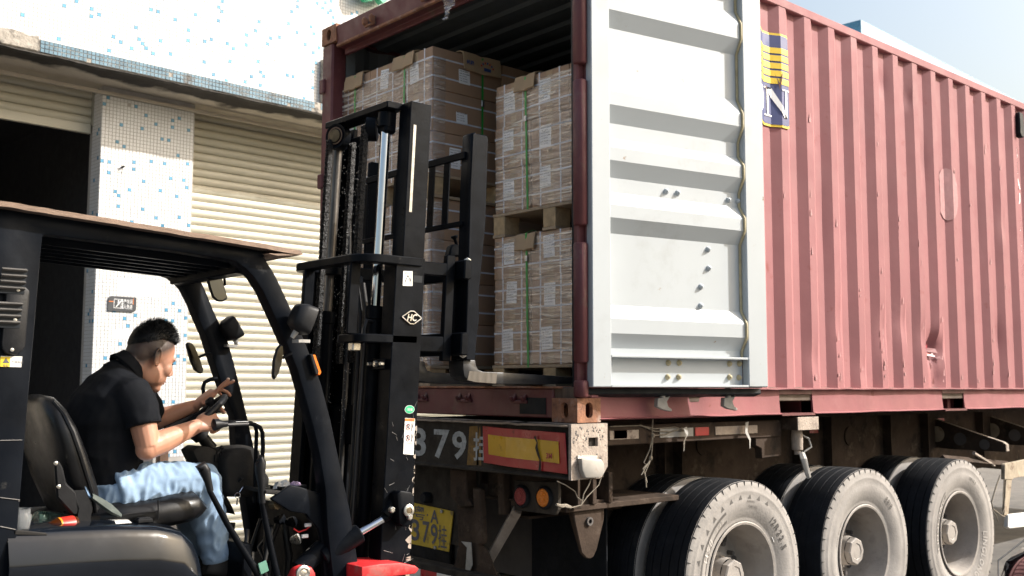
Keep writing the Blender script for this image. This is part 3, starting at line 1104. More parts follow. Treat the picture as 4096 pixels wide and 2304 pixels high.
# posts
cbox('corner_post', (0.006, WD - 0.13, ZB + 0.118), (0.12, WD, ZB + H - 0.118), 'cont_frame', bevel=0.012)
far_in = MB()
far_in.box((0.12, WD - 0.12, ZB + 0.17), (0.20, WD - 0.05, ZB + H - 0.12))
far_in.build('post_return', 'cont_grey', con, bevel=0.006)
cbox('corner_post', (0.012, 0.004, ZB + 0.118), (0.10, 0.040, ZB + H - 0.118), 'cont_frame', bevel=0.008)
cbox('corner_post', (LEN - 0.12, 0.004, ZB + 0.118), (LEN - 0.01, 0.1, ZB + H - 0.118), 'cont_frame')
cbox('post_side', (0.10, 0.004, ZB + 0.118), (0.155, 0.05, ZB + H - 0.118), 'cont_red', bevel=0.006)
# hinge barrels on the near post, lug gaps between them
for z0, z1 in ((1.532, 1.615), (1.70, 2.29), (2.375, 3.11), (3.19, 3.86)):
    hb = MB()
    hb.prism([(0.004, -0.02), (0.0, 0.012), (0.004, 0.034), (0.03, 0.042), (0.06, 0.034), (0.064, 0.0), (0.05, -0.03), (0.02, -0.034)], 'z', z0, z1)
    hb.build('hinge_barrel', 'cont_frame', con, bevel=0.008, smooth=50)
for z0 in (2.0, 2.9, 3.55):
    fh = MB()
    fh.box((-0.012, WD - 0.05, z0), (0.03, WD + 0.01, z0 + 0.10))
    fh.build('hinge_lug', 'cont_frame', con, bevel=0.008)
# header and sill
hd = MB()
hd.prism([(0.004, 3.985), (0.10, 3.985), (0.10, 3.80), (0.075, 3.80), (0.075, 3.835), (0.018, 3.845)], 'y', 0.17, WD - 0.17)
header = hd.build('header', 'cont_frame', con, bevel=0.005)
gt = MB()
gt.tube([(0.005, 0.2 + k * 0.102, 3.842 + 0.006 * nz(k * 0.8, 4)) for k in range(21)], 0.013, 6)
gt.build('drip_gutter', 'rusty', header)
for y in (0.55, 1.85, 1.25):
    ck = MB()
    for s_ in (-1, 1):
        ck.prism([(-0.03, 3.89), (0.004, 3.875), (0.004, 3.93), (-0.012, 3.925), (-0.022, 3.94), (-0.034, 3.92)], 'y', y + s_ * 0.04 - 0.012, y + s_ * 0.04 + 0.012)
    ck.box((-0.012, y - 0.05, 3.872), (0.004, y + 0.05, 3.886))
    ck.build('cam_keeper', 'rusty', header, bevel=0.003)
sl_ = MB()
sl_.box((0.006, 0.178, ZB + 0.018), (0.09, WD - 0.178, ZB + 0.165))
sill = sl_.build('sill', 'cont_frame', con, bevel=0.006)
st_ = MB()
st_.box((-0.004, 0.12, ZB + 0.165), (0.14, WD - 0.12, ZB + 0.176))
st_.build('threshold', 'rusty', sill, bevel=0.002)
for y in (0.87, 1.26, 0.42, 1.9):
    ck = MB()
    for s_ in (-1, 1):
        ck.prism([(0.006, ZB + 0.09), (-0.022, ZB + 0.10), (-0.03, ZB + 0.12), (-0.018, ZB + 0.125), (-0.014, ZB + 0.112), (0.006, ZB + 0.14)], 'y', y + s_ * 0.04 - 0.01, y + s_ * 0.04 + 0.01)
    ck.box((-0.008, y - 0.06, ZB + 0.088), (0.006, y + 0.06, ZB + 0.104))
    ck.build('cam_keeper', 'cont_frame', sill, bevel=0.003)
pkt = MB()
pkt.box((-0.004, 0.20, ZB + 0.03), (0.001, 0.44, ZB + 0.125))
pkt.box((-0.002, 0.205, ZB + 0.035), (0.003, 0.215, ZB + 0.12))
pkt2 = MB()
pkt2.box((0.002, 0.225, ZB + 0.035), (0.0055, 0.42, ZB + 0.118))
pkt2.build('fork_slot', 'gasket', sill)
# lashing ring and rod inside
lr = MB()
lr.tube([(0.42 + 0.03 * math.cos(a), WD - 0.09, 3.63 + 0.04 * math.sin(a)) for a in [2 * math.pi * k / 12 for k in range(12)]], 0.007, 6, closed=True)
lr.build('lashing_ring', 'cont_grey', con)

# ---- logo panel and lettering, following the corrugations


def conform(mb, poly, off):
    """lay a polygon given in (X,Z) onto the corrugated side"""
    x0, x1 = min(q[0] for q in poly), max(q[0] for q in poly)
    bks = breaks(x0, x1)
    for a, b in zip(bks[:-1], bks[1:]):
        pl = list(poly)
        for lim, sgn in ((a, 1), (b, -1)):
            out = []
            for i in range(len(pl)):
                p0, p1 = pl[i], pl[(i + 1) % len(pl)]
                i0, i1 = (p0[0] - lim) * sgn >= -1e-9, (p1[0] - lim) * sgn >= -1e-9
                if i0:
                    out.append(p0)
                if i0 != i1:
                    t = (lim - p0[0]) / (p1[0] - p0[0])
                    out.append((lim, p0[1] + t * (p1[1] - p0[1])))
            pl = out
            if len(pl) < 3:
                break
        if len(pl) >= 3:
            mid = (a + b) / 2
            ya, yb = prof_y(a + 1e-5), prof_y(b - 1e-5)
            mb.add([(q[0], ya + (yb - ya) * (q[0] - a) / (b - a) - off, q[1]) for q in pl], [list(range(len(pl)))])


LX0, LX1, LZ0, LZ1 = 0.55, 1.872, 3.165, 3.755
lgm = MB()


def rrect(x0, z0, x1, z1, r):
    out = []
    for cx, cz, a0 in ((x1 - r, z1 - r, 0), (x0 + r, z1 - r, 90), (x0 + r, z0 + r, 180), (x1 - r, z0 + r, 270)):
        for k in range(4):
            a = rad(a0 + 30 * k)
            out.append((cx + r * math.cos(a), cz + r * math.sin(a)))
    return out


conform(lgm, rrect(LX0, LZ0, LX1, LZ1, 0.03), 0.007)
logo = lgm.build('logo_panel', 'yellow', near_wall, smooth=0)
lgm = MB()
conform(lgm, rrect(LX0 + 0.012, LZ0 + 0.014, LX1 - 0.012, LZ1 - 0.014, 0.025), 0.009)
lgm.build('logo_ground', 'navy', logo, smooth=0)
lgm = MB()
for k in range(5):
    z0 = 3.662 - k * 0.048
    conform(lgm, [(LX0 + 0.012, z0 - 0.036), (LX1 - 0.014, z0 - 0.036), (LX1 - 0.014, z0), (LX0 + 0.012, z0)], 0.011)
lgm.build('logo_stripes', 'yellow', logo, smooth=0)
lgm = MB()
# serif N
nx0, nx1, nz0, nz1 = 1.638, 1.852, 3.225, 3.405


def npt(u, v):
    return (nx0 + (nx1 - nx0) * u, nz0 + (nz1 - nz0) * v)


for poly in ([(0.0, 0), (0.36, 0), (0.36, 0.05), (0.0, 0.05)], [(0.14, 0.04), (0.22, 0.04), (0.22, 0.96), (0.14, 0.96)], [(0.0, 0.95), (0.36, 0.95), (0.36, 1.0), (0.0, 1.0)],
             [(0.12, 1.0), (0.36, 1.0), (0.90, 0.0), (0.76, 0.0)], [(0.78, 0.0), (0.90, 0.0), (0.90, 0.96), (0.82, 0.96)], [(0.68, 0.95), (1.0, 0.95), (1.0, 1.0), (0.68, 1.0)]):
    conform(lgm, [npt(*q) for q in poly], 0.0125)
# O, of which the door hides most
for (cx) in (1.50,):
    k = 20
    for i in range(k):
        a, b = 2 * math.pi * i / k, 2 * math.pi * (i + 1) / k
        pr = lambda a, rx_, rz_: (cx + rx_ * math.cos(a), 3.315 + rz_ * math.sin(a))
        conform(lgm, [pr(a, 0.115, 0.097), pr(b, 0.115, 0.097), pr(b, 0.058, 0.082), pr(a, 0.058, 0.082)], 0.0125)
lgm.build('logo_letters', 'white_paint', logo, smooth=0)
lgm = MB()
conform(lgm, [(1.735, 3.50), (1.752, 3.455), (1.765, 3.40), (1.778, 3.455), (1.80, 3.53), (1.772, 3.47), (1.765, 3.44), (1.75, 3.47)], 0.014)
conform(lgm, [(1.655, 3.41), (1.668, 3.415), (1.662, 3.37)], 0.014)
lgm.build('logo_tear', 'cont_frame', logo, smooth=0)
lgm = MB()
for i, ch in enumerate('BEAU2271'):
    zz = 3.50 - i * 0.128 - (0.10 if i > 3 else 0)
    vs_, fs_, w_ = text_poly(ch, 0.012)
    hh = 0.10
    for fc in fs_:
        conform(lgm, [(5.235 + vs_[i_][0] * hh * 0.9, zz + vs_[i_][1] * hh) for i_ in fc], 0.006)
lgm.build('serial_lettering', 'white_paint', near_wall, smooth=0)
vt = MB()
vt.prism([(5.21, 3.70), (5.24, 3.67), (5.29, 3.67), (5.30, 3.70), (5.30, 3.85), (5.28, 3.88), (5.22, 3.88)], 'y', -0.03, 0.02)
vt.build('vent_cover', 'gasket', near_wall, bevel=0.008)
sc = MB()
k = 16
conform(sc, [(3.97 + 0.13 * math.cos(2 * math.pi * i / k) + 0.02 * nz(i), 3.03 + 0.20 * math.sin(2 * math.pi * i / k) + 0.03 * nz(i, 4)) for i in range(k)], 0.0045)
sc.build('paint_scuff', 'scuff', near_wall, smooth=0)
sc = MB()
rnd = random.Random(3)
for k in range(60):
    x = 1.95 + rnd.random() * 3.1
    z = 1.62 + (rnd.random() ** 2) * 2.0
    # wear only on the crests
    t = (x - 1.712) % PITCH
    x += 0.069 - t + rnd.random() * 0.03
    conform(sc, [(x, z), (x + 0.004 + 0.02 * rnd.random(), z + 0.003), (x + 0.008 + 0.01 * rnd.random(), z + 0.02 + 0.05 * rnd.random()), (x + 0.002, z + 0.03 * rnd.random() + 0.006)], 0.004)
tag(sc.build('paint_scratches', 'scuff', near_wall, smooth=0), kind='stuff')

tm = MB()
tx, tz = TEAR
for k, (dx, dz, w, h) in enumerate(((-0.06, 0.03, 0.05, 0.03), (0.0, 0.0, 0.10, 0.028), (-0.01, -0.03, 0.08, 0.022), (0.05, -0.05, 0.05, 0.02))):
    x0, z0 = tx + dx - w / 2, tz + dz - h / 2
    tm.cur = k % 2
    tm.add([(x0, side_y(x0, z0) - 0.010, z0), (x0 + w, side_y(x0 + w, z0) - 0.022, z0 - 0.01), (x0 + w * 0.9, side_y(x0 + w * 0.9, z0 + h) - 0.012, z0 + h * 0.8), (x0 + w * 0.1, side_y(x0 + w * 0.1, z0 + h) - 0.016, z0 + h)], [(0, 1, 2, 3)])
tag(tm.build('torn_patch', ['torn_red', 'scuff'], near_wall, smooth=0), kind='stuff')

# ---- near door, swung round against the side; w runs along the door, n points out of the white face
DA = rad(-11)
dT = Vector((math.cos(DA), math.sin(DA), 0))
dN = Vector((math.sin(DA), -math.cos(DA), 0))
dO = Vector((0.06, -0.06, 0))


def dw(q):   # q = (w, n, z)
    return dO + dT * q[0] + dN * q[1] + Vector((0, 0, q[2]))


DZ0, DZ1, DW0, DW1 = 1.582, 3.885, -0.012, 1.141


def dbuild(mb, name, mat, parent, **k):
    return mb.xf(dw).build(name, mat, parent, **k)


# pressed panel profile in (n, z): ridges at n=-0.008, recess at -0.048
R1, R0 = -0.006, -0.047
pz = [(1.735, R0), (1.774, R0), (1.846, R1), (1.919, R1), (1.988, R0), (2.348, R0), (2.422, R1), (2.487, R1), (2.558, R0), (2.632, R0), (2.712, R1), (2.778, R1), (2.835, R0),
      (2.911, R0), (2.996, R1), (3.066, R1), (3.15, R0), (3.406, R0), (3.488, R1), (3.57, R1), (3.65, R0), (3.72, R0), (3.77, R0)]
pm = MB()
nw = 8
wl = [0.10 + (1.0 - 0.10) * k / nw for k in range(nw + 1)]
pm.add([(w, n, z) for z, n in pz for w in wl], [(j * (nw + 1) + i, j * (nw + 1) + i + 1, (j + 1) * (nw + 1) + i + 1, (j + 1) * (nw + 1) + i) for j in range(len(pz) - 1) for i in range(nw)])
door_core = MB()
door_core.box((DW0 + 0.006, -0.062, DZ0 + 0.004), (DW1 - 0.006, -0.050, DZ1 - 0.004))
door = dbuild(door_core, 'door', 'cont_frame', con)
dbuild(pm, 'pressed_panel', 'cont_white', door, smooth=25)
fm_ = MB()
fm_.box((DW0, -0.050, DZ0), (0.101, 0.0, DZ1))
dbuild(fm_, 'stile', 'cont_white', door, bevel=0.004)
fm_ = MB()
fm_.box((0.999, -0.050, DZ0), (DW1, 0.0, DZ1))
dbuild(fm_, 'stile', 'cont_white', door, bevel=0.006)
fm_ = MB()
fm_.box((0.101, -0.050, 1.728), (0.999, 0.0, 1.740))
fm_.box((0.101, -0.052, 1.59), (0.999, -0.047, 1.735))
fm_.box((0.101, -0.050, DZ0), (0.999, 0.0, DZ0 + 0.012))
dbuild(fm_, 'bottom_channel', 'cont_white', door, bevel=0.002)
fm_ = MB()
fm_.box((0.101, -0.050, 3.77), (0.999, 0.0, 3.782))
fm_.box((0.101, -0.052, 3.77), (0.999, -0.047, DZ1 - 0.01))
fm_.box((0.101, -0.050, DZ1 - 0.012), (0.999, 0.0, DZ1))
dbuild(fm_, 'top_channel', 'cont_white', door, bevel=0.002)
# sealant bead along the free stile
sb = MB()
pts = []
for j in range(len(pz) - 1):
    for k in range(4):
        z = pz[j][0] + (pz[j + 1][0] - pz[j][0]) * k / 4
        n = pz[j][1] + (pz[j + 1][1] - pz[j][1]) * k / 4
        pts.append((0.992, n + 0.004 + 0.002 * nz(z * 40, 3), z))
sb.tube(pts, 0.008, 6)
dbuild(sb, 'sealant_bead', 'sealant', door)
rdm = MB()
rdm.box((DW0 - 0.004, -0.066, DZ0 - 0.004), (DW1 + 0.002, -0.048, DZ1 + 0.004))
dbuild(rdm, 'door_edge', 'cont_frame', door, bevel=0.003)
gk = MB()
for (a, b) in (((-0.038, -0.098, DZ0 - 0.030), (-0.014, -0.064, DZ1 + 0.03)), ((-0.044, -0.134, DZ0 - 0.05), (-0.018, -0.100, DZ1 + 0.03))):
    gk.box(a, b)
gk.tube([(-0.046, -0.100, DZ0 - 0.03), (-0.048, -0.102, DZ1)], 0.006, 6)
gk.prism([(-0.064, DZ0 - 0.006), (-0.060, DZ0 - 0.034), (-0.120, DZ0 - 0.052), (-0.124, DZ0 - 0.006)], 'x', -0.03, DW1 + 0.004)
dbuild(gk, 'door_gasket', 'gasket', door, bevel=0.004)
for k, (w, z, hb_) in enumerate([(0.490, 2.596, 0), (0.567, 2.595, 0), (0.918, 2.591, 0), (0.985, 2.591, 0), (0.769, 2.311, 0), (0.771, 2.211, 0), (0.715, 2.109, 0), (0.712, 2.009, 0),
                                 (0.490, 1.706, 1), (0.562, 1.707, 1), (0.905, 1.707, 1), (0.975, 1.708, 1), (0.485, 1.634, 1), (0.557, 1.634, 1), (0.903, 1.636, 1), (0.97, 1.634, 1)]):
    b = MB()
    r_ = 0.013
    b.lathe([(r_ * 1.25, 0), (r_ * 1.2, 0.003), (r_, 0.005), (r_, 0.010), (r_ * 0.75, 0.013), (r_ * 0.5, 0.014), (r_ * 0.45, 0.018), (r_ * 0.3, 0.019)], (w, R0, z), (0, 1, 0), n=10)
    dbuild(b, 'bolt', 'sealant' if hb_ else 'cont_white', door, smooth=40)
# locking-bar feet under the door
for w in (0.50, 0.95):
    b = MB()
    b.cyl((w, -0.11, DZ0 - 0.06), (w, -0.11, DZ0 + 0.2), 0.017, n=12)
    b.prism([(w - 0.04, DZ0 - 0.055), (w + 0.03, DZ0 - 0.05), (w + 0.05, DZ0 - 0.035), (w + 0.02, DZ0 - 0.075), (w + 0.03, DZ0 - 0.10), (w + 0.055, DZ0 - 0.115), (w + 0.05, DZ0 - 0.125), (w - 0.01, DZ0 - 0.115), (w - 0.045, DZ0 - 0.10)], 'y', -0.125, -0.095)
    dbuild(b, 'lock_bar_cam', 'strip_grey', door, bevel=0.003)

# ================================================================ palletised cartons in the container
def pallet(x0, x1, y0, y1, z0, z1, label, blocks=True):
    t = thing('pallet', label, 'pallet', ((x0 + x1) / 2, (y0 + y1) / 2, z0), 'pallets in the container')
    MB().box((x0, y0, z1 - 0.018), (x1, y1, z1)).build('deck', 'pallet_ply', t, bevel=0.002)
    bw = 0.10
    for i, bx in enumerate((x0, (x0 + x1) / 2 - 0.06, x1 - 0.12)):
        for j, by in enumerate((y0 + 0.005, (y0 + y1) / 2 - bw / 2, y1 - bw - 0.005)):
            MB().box((bx + 0.002, by, z0 + 0.018), (bx + 0.12, by + bw, z1 - 0.018)).build('block', 'pallet_wood', t, bevel=0.003)
    for by in (y0, (y0 + y1) / 2 - 0.055, y1 - 0.11):
        MB().box((x0, by, z0), (x1, by + 0.11, z0 + 0.018)).build('skid_board', 'pallet_ply', t, bevel=0.002)
    return t


def carton_proto(w, h, d):
    """front at x=0, runs to x=d; y 0..w; z 0..h"""
    t = thing('carton', 'x', 'carton', (0, 0, 0))
    b = MB()
    b.box((0, 0.0015, 0.0012), (d, w - 0.0015, h - 0.0012))
    b.build('box', 'carton', t, bevel=0.005, seg=2)
    fl = MB()
    fl.box((-0.0006, w / 2 - 0.024, 0.004), (0.001, w / 2 + 0.024, h - 0.004))
    fl.build('sealing_tape', 'carton_flap', t)
    e = 0.0015
    for y in (w * 0.24, w * 0.76):
        s = MB()
        for a, c in (((-e, y - 0.005, -e * 0.5), (0.0004, y + 0.005, h + e * 0.5)), ((d - 0.0004, y - 0.005, 0), (d + e, y + 0.005, h)), ((0, y - 0.005, h - 0.0018), (d, y + 0.005, h + e * 0.4))):
            s.box(a, c)
        s.build('strap', 'strap_white', t)
    for z in (h * 0.30, h * 0.74):
        s = MB()
        for a, c in (((-e * 1.3, 0.001, z - 0.005), (0.0002, w - 0.001, z + 0.005)), ((0, -e, z - 0.005), (d, 0.0018, z + 0.005)), ((0, w - 0.0018, z - 0.005), (d, w + e, z + 0.005))):
            s.box(a, c)
        s.build('strap', 'strap_white', t)
    return t


def side_strap(t, w, h, d, mb):
    pass


def ship_label(w, h):
    t = MB()
    t.box((-0.0032, 0, 0), (-0.0022, 0.088, 0.125))
    p = MB()
    y = 0.108
    for ln in ('PRODUCT: CASTERS', 'ITEM: 1209550', 'TYPE: NO BRAKE', 'SIZE: 2 INCH/50MM', 'QTY: 250 PCS', 'N.W.: 22.5 KGS', 'G.W.: 23.0 KGS'):
        p.text(ln, 0.0068, (-0.0036, 0.083, y), (0, -1, 0), (0, 0, 1), bold=0.02)
        y -= 0.0155
    return t, p


_cart = {}
_lt, _lp = ship_label(1, 1)
_lab = None


def carton(x, y, z, w, h, d, label, group, shown=True, lab=True, yaw=0.0):
    global _lab
    key = (round(w, 3), round(h, 3), round(d, 3))
    if key not in _cart:
        p = carton_proto(w, h, d)
        _cart[key] = p
        t = p
    else:
        t = copy_tree_nolabel(_cart[key])
    t.location = (x, y, z)
    t.rotation_euler = (0, 0, yaw)
    t['label'] = label
    t['category'] = 'carton'
    t['group'] = group
    if lab:
        if _lab is None:
            l = _lt.build('shipping_label', 'label_white', t)
            q = _lp.build('print', 'ink', l, smooth=0)
            _lab = (l, q)
        else:
            l = _lab[0].copy()
            col.objects.link(l)
            l.parent = t
            q = _lab[1].copy()
            col.objects.link(q)
            q.parent = l
        l.location = (0, w * 0.5 - 0.02 + random.uniform(-0.02, 0.02), h * 0.30 + random.uniform(-0.01, 0.03))
        l.rotation_euler = (rad(random.uniform(-5, 5)), 0, 0)
    return t


def copy_tree_nolabel(o, parent=None):
    c = o.copy()
    col.objects.link(c)
    c.parent = parent
    BASE[c.name] = BASE.get(o.name, Vector((0, 0, 0)))
    for ch in list(o.children):
        if not ch.name.startswith('shipping_label'):
            copy_tree_nolabel(ch, c)
    return c


random.seed(21)
FLOOR = ZB + 0.174
ordn = ['first', 'second', 'third', 'fourth']
layer3 = ['bottom', 'middle', 'top']
layer4 = ['bottom', 'second', 'third', 'top']
# right-hand column
RX, RY0, RY1 = 0.36, 0.095, 1.035
rw = (RY1 - RY0) / 3
RD = 0.55
pallet(RX - 0.01, RX + 2 * RD, RY0 - 0.01, RY1 + 0.012, FLOOR, 1.705, 'floor pallet under the right-hand stack with the fork in front')
pallet(RX - 0.01, RX + 2 * RD, RY0 - 0.01, RY1 + 0.012, 2.450, 2.592, 'upper pallet between the two right-hand carton stacks')
for (zb, zt, nm) in ((1.706, 2.449, 'lower right'), (2.593, 3.362, 'upper right')):
    h = (zt - zb) / 3
    for L_ in range(3):
        for c in range(3):
            yy = RY1 - (c + 1) * rw
            carton(RX + random.uniform(-0.006, 0.004), yy, zb + L_ * h, rw, h, RD, 'brown strapped carton, %s layer of the %s stack, %s from the left' % (layer3[L_], nm, ordn[c]),
                   'strapped cartons in the container', lab=True, yaw=random.uniform(-0.008, 0.008))
# left-hand column, standing nearer the door and one layer higher
LX, LY0, LY1 = 0.10, 1.313, 2.333
lw = (LY1 - LY0) / 3
pallet(LX - 0.01, LX + 2 * RD, LY0 - 0.012, LY1 + 0.01, FLOOR, 1.705, 'floor pallet under the left-hand stack behind the mast')
pallet(LX - 0.01, LX + 2 * RD, LY0 - 0.012, LY1 + 0.01, 2.706, 2.85, 'upper pallet between the two left-hand carton stacks')
for (zb, zt, n, nm, lay) in ((1.706, 2.705, 4, 'lower left', layer4), (2.851, 3.632, 3, 'upper left', layer3)):
    h = (zt - zb) / n
    for L_ in range(n):
        for c in range(3):
            yy = LY1 - (c + 1) * lw
            carton(LX + random.uniform(-0.006, 0.004), yy, zb + L_ * h, lw, h, RD, 'brown strapped carton, %s layer of the %s stack, %s from the left' % (lay[L_], nm, ordn[c]),
                   'strapped cartons in the container', lab=(random.random() < 0.8), yaw=random.uniform(-0.006, 0.006))
        for rrow in (1, 2):
            xo = LX + rrow * (RD + 0.006) + (0.04 if rrow == 2 else 0)
            carton(xo, LY0, zb + L_ * h, lw, h, RD, 'dark carton %s of the %s stack, %s layer' % (('directly behind the front corner', 'two rows behind the front corner')[rrow - 1], nm, lay[L_]),
                   'shaded cartons deeper in the container', lab=False)
# labels stuck on the shaded flank of the left stack
for (x, z, rz) in ((0.42, 3.25, 4), (0.36, 2.96, -3), (0.44, 3.50, 3)):
    l = _lab[0].copy()
    col.objects.link(l)
    cands = [o for o in col.objects if o.parent is None and o.name.startswith('carton') and abs(o.location.x - LX) < 0.02 and abs(o.location.y - LY0) < 0.02]
    host = min(cands, key=lambda o: abs(o.location.z + 0.13 - z))
    l.parent = host
    l.rotation_euler = (0, rad(rz), math.pi / 2)
    l.location = (x - LX - 0.05, 0.0, z - host.location.z - 0.06)
    q = _lab[1].copy()
    col.objects.link(q)
    q.parent = l


def film(name, label, x0, x1, y0, y1, z0, z1, seed, flank=True):
    """wrinkled stretch film round the front and both flanks of a stack"""
    m = MB()
    path = []
    r_ = 0.02
    n = 0
    pts = [(x1, y1 + 0.010), (x0 + 0.03, y1 + 0.010), (x0 - 0.006, y1 - 0.01)]
    for k in range(25):
        pts.append((x0 - 0.009, y1 - 0.02 - (y1 - y0 - 0.04) * k / 24))
    pts += [(x0 - 0.004, y0 + 0.008), (x0 + 0.03, y0 - 0.010), (x1 if flank else x0 + 0.09, y0 - 0.010)]
    nv = 70
    vs = []
    for j in range(nv + 1):
        z = z0 + (z1 - z0) * j / nv
        for i, (x, y) in enumerate(pts):
            w = 0.004 * nz(i * 0.35 + seed, z * 46, seed) + 0.003 * nz(i * 1.1, z * 11, seed + 3)
            edge = 0.02 * nz(i * 0.4, seed) if j in (0, nv) else 0
            vs.append((x - abs(w), y, z + edge))
    k = len(pts)
    m.add(vs, [(j * k + i, j * k + i + 1, (j + 1) * k + i + 1, (j + 1) * k + i) for j in range(nv) for i in range(k - 1)])
    return tag(m.build(name, 'film', smooth=60), label, 'stretch film', 'film wrapped round the pallet loads')


film('stretch_film', 'clear stretch film wrapped round the lower right carton stack', RX, RX + 0.9, RY0, RY1, 1.712, 2.43, 1.0)
film('stretch_film', 'clear stretch film wrapped round the upper right carton stack', RX, RX + 0.9, RY0, RY1, 2.60, 3.33, 5.0)
film('stretch_film', 'clear stretch film wrapped round the lower left carton stack', LX, LX + 0.9, LY0, LY1, 1.712, 2.69, 9.0, False)
film('stretch_film', 'clear stretch film wrapped round the upper left carton stack', LX, LX + 0.9, LY0, LY1, 2.858, 3.57, 13.0, False)


def green_strap(label, y, x0, x1, z0, z1, buckle, sway=0.0):
    m = MB()
    n = 14
    w = 0.008
    e = 0.013
    path = [(x0 - e - 0.003 * nz(k, y), y + sway * k / n + 0.003 * nz(k * 0.5, y * 9), z0 + (z1 - z0) * k / n) for k in range(n + 1)] + \
           [(x0 + 0.04, y + sway, z1 + 0.022), (x0 + 0.12, y + sway, z1 + 0.006), (x1, y + sway, z1 + 0.003), (x1 + 0.004, y + sway, z1 - 0.4)]
    vs = []
    for (a, b, c) in path:
        vs += [(a, b - w, c), (a, b + w, c)]
    m.add(vs, [(2 * i, 2 * i + 1, 2 * i + 3, 2 * i + 2) for i in range(len(path) - 1)])
    t = thing('packing_strap', label, 'strap', (x0, y, z0), 'green straps round the pallet loads')
    m.build('band', 'strap_green', t)
    b = MB()
    b.box((x0 - e - 0.008, y + sway * 0.7 - w - 0.002, buckle), (x0 - e - 0.003, y + sway * 0.7 + w + 0.002, buckle + 0.032))
    b.box((x0 - e - 0.010, y + sway * 0.7 - w - 0.001, buckle + 0.010), (x0 - e - 0.005, y + sway * 0.7 + w + 0.001, buckle + 0.020))
    b.build('crimp_seal', 'metal_clip', t, bevel=0.002)


green_strap('green packing strap round the lower right carton stack', 0.735, RX, RX + 1.1, 1.69, 2.452, 2.29, 0.015)
green_strap('green packing strap round the upper right carton stack', 0.74, RX, RX + 1.1, 2.585, 3.362, 3.10, 0.02)
green_strap('green packing strap over the far end of the upper left stack', 2.145, LX, LX + 1.1, 2.84, 3.632, 3.05, 0.005)
green_strap('green packing strap near the corner of the upper left stack', 1.585, LX, LX + 1.1, 2.84, 3.632, 3.30, 0.01)
# strap round the shaded flank
m = MB()
path = [(0.478 + 0.004 * nz(k), LY0 - 0.013, 2.84 + 0.79 * k / 10) for k in range(11)] + [(0.48, LY0 + 0.05, 3.652), (0.48, LY0 + 0.5, 3.637)]
vs = []
for (a, b, c) in path:
    vs += [(a - 0.008, b, c), (a + 0.008, b, c)]
m.add(vs, [(2 * i, 2 * i + 1, 2 * i + 3, 2 * i + 2) for i in range(len(path) - 1)])
t = thing('packing_strap', 'green packing strap down the shaded flank of the upper left stack', 'strap', (0.48, LY0, 2.84), 'green straps round the pallet loads')
m.build('band', 'strap_green', t)
b = MB()
b.box((0.468, LY0 - 0.02, 3.32), (0.49, LY0 - 0.014, 3.36))
b.build('crimp_seal', 'metal_clip', t, bevel=0.002)


def pad(label, c, w, drop, top, ztop, facing='x', fold=0.0):
    """cardboard edge protector bent over the top edge; facing x: front edge at x=c[0]"""
    m = MB()
    n = 10
    th = 0.007

    def row(s):
        # s runs from the bottom of the front flap over the bend to the end of the top flap
        if s < 0.5:
            k = s / 0.5
            return (-0.018 - 0.012 * (1 - k), -drop * (1 - k))
        k = (s - 0.5) / 0.5
        return (-0.014 + (top + 0.014) * k, 0.014 * math.sin(math.pi * min(1, k * 1.3)) + 0.012)

    outer = []
    for i in range(n + 1):
        s = i / n
        outer.append(row(s))
    ys_ = [-1, -0.33, -0.1, 0, 0.1, 0.33, 1]
    vs = []
    for layer in (0, 1):
        for y in ys_:
            for (dx, dz) in outer:
                pin = 0.010 * math.exp(-(y / 0.22) ** 2)
                dx2 = dx + pin * 0.6 - (0 if layer == 0 else -th)
                dz2 = dz - pin * 0.6 - (0 if layer == 0 else th * 0.7) + 0.006 * (1 - abs(y)) * 0
                if facing == 'x':
                    vs.append((c[0] + dx2, c[1] + y * w / 2, ztop + dz2))
                else:
                    vs.append((c[0] + y * w / 2, c[1] + dx2, ztop + dz2))
    k = n + 1
    r_ = len(ys_)
    fs = []
    for l in (0, 1):
        o = l * k * r_
        for j in range(r_ - 1):
            for i in range(n):
                fs.append((o + j * k + i, o + j * k + i + 1, o + (j + 1) * k + i + 1, o + (j + 1) * k + i))
    o2 = k * r_
    for j in (0, r_ - 1):
        for i in range(n):
            fs.append((j * k + i, j * k + i + 1, o2 + j * k + i + 1, o2 + j * k + i))
    for i in (0, n):
        for j in range(r_ - 1):
            fs.append((j * k + i, (j + 1) * k + i, o2 + (j + 1) * k + i, o2 + j * k + i))
    m.add(vs, fs)
    t = thing('edge_pad', label, 'cardboard pad', (c[0], c[1], ztop), 'cardboard pads under the straps')
    m.build('sheet', 'carton_flap', t, smooth=50)
    return t


pad('folded cardboard pad on the upper right stack', (RX, 0.76), 0.17, 0.075, 0.12, 3.362)
pad('folded cardboard pad on the lower right stack below the pallet', (RX, 0.755), 0.16, 0.075, 0.10, 2.435)
pad('cardboard pad at the far end of the upper left stack', (LX, 2.16), 0.21, 0.085, 0.14, 3.632)
pad('cardboard pad near the corner of the upper left stack', (LX, 1.60), 0.22, 0.075, 0.14, 3.632)
pd = pad('printed cardboard pad on the shaded flank of the upper left stack', (0.47, LY0), 0.30, 0.10, 0.14, 3.632, facing='y')
pr = MB()
ky = LY0 - 0.0315
for i in range(7):
    a, b = rad(20 + i * 20), rad(33 + i * 20)
    cx, cz = 0.50, 3.548
    pr.cur = 0 if i % 2 else 1
    pr.add([(cx + r_ * math.cos(q), ky, cz + r_ * 0.9 * math.sin(q)) for q, r_ in ((a, 0.048), (b, 0.048), (b, 0.062), (a, 0.062))], [(0, 1, 2, 3)])
pr.cur = 0
pr.box((0.475, ky - 0.0005, 3.545), (0.53, ky + 0.0005, 3.565))
pr.text('纸箱', 0.022, (0.335, ky, 3.565), (1, 0, 0), (0, 0, 1), bold=0.03)
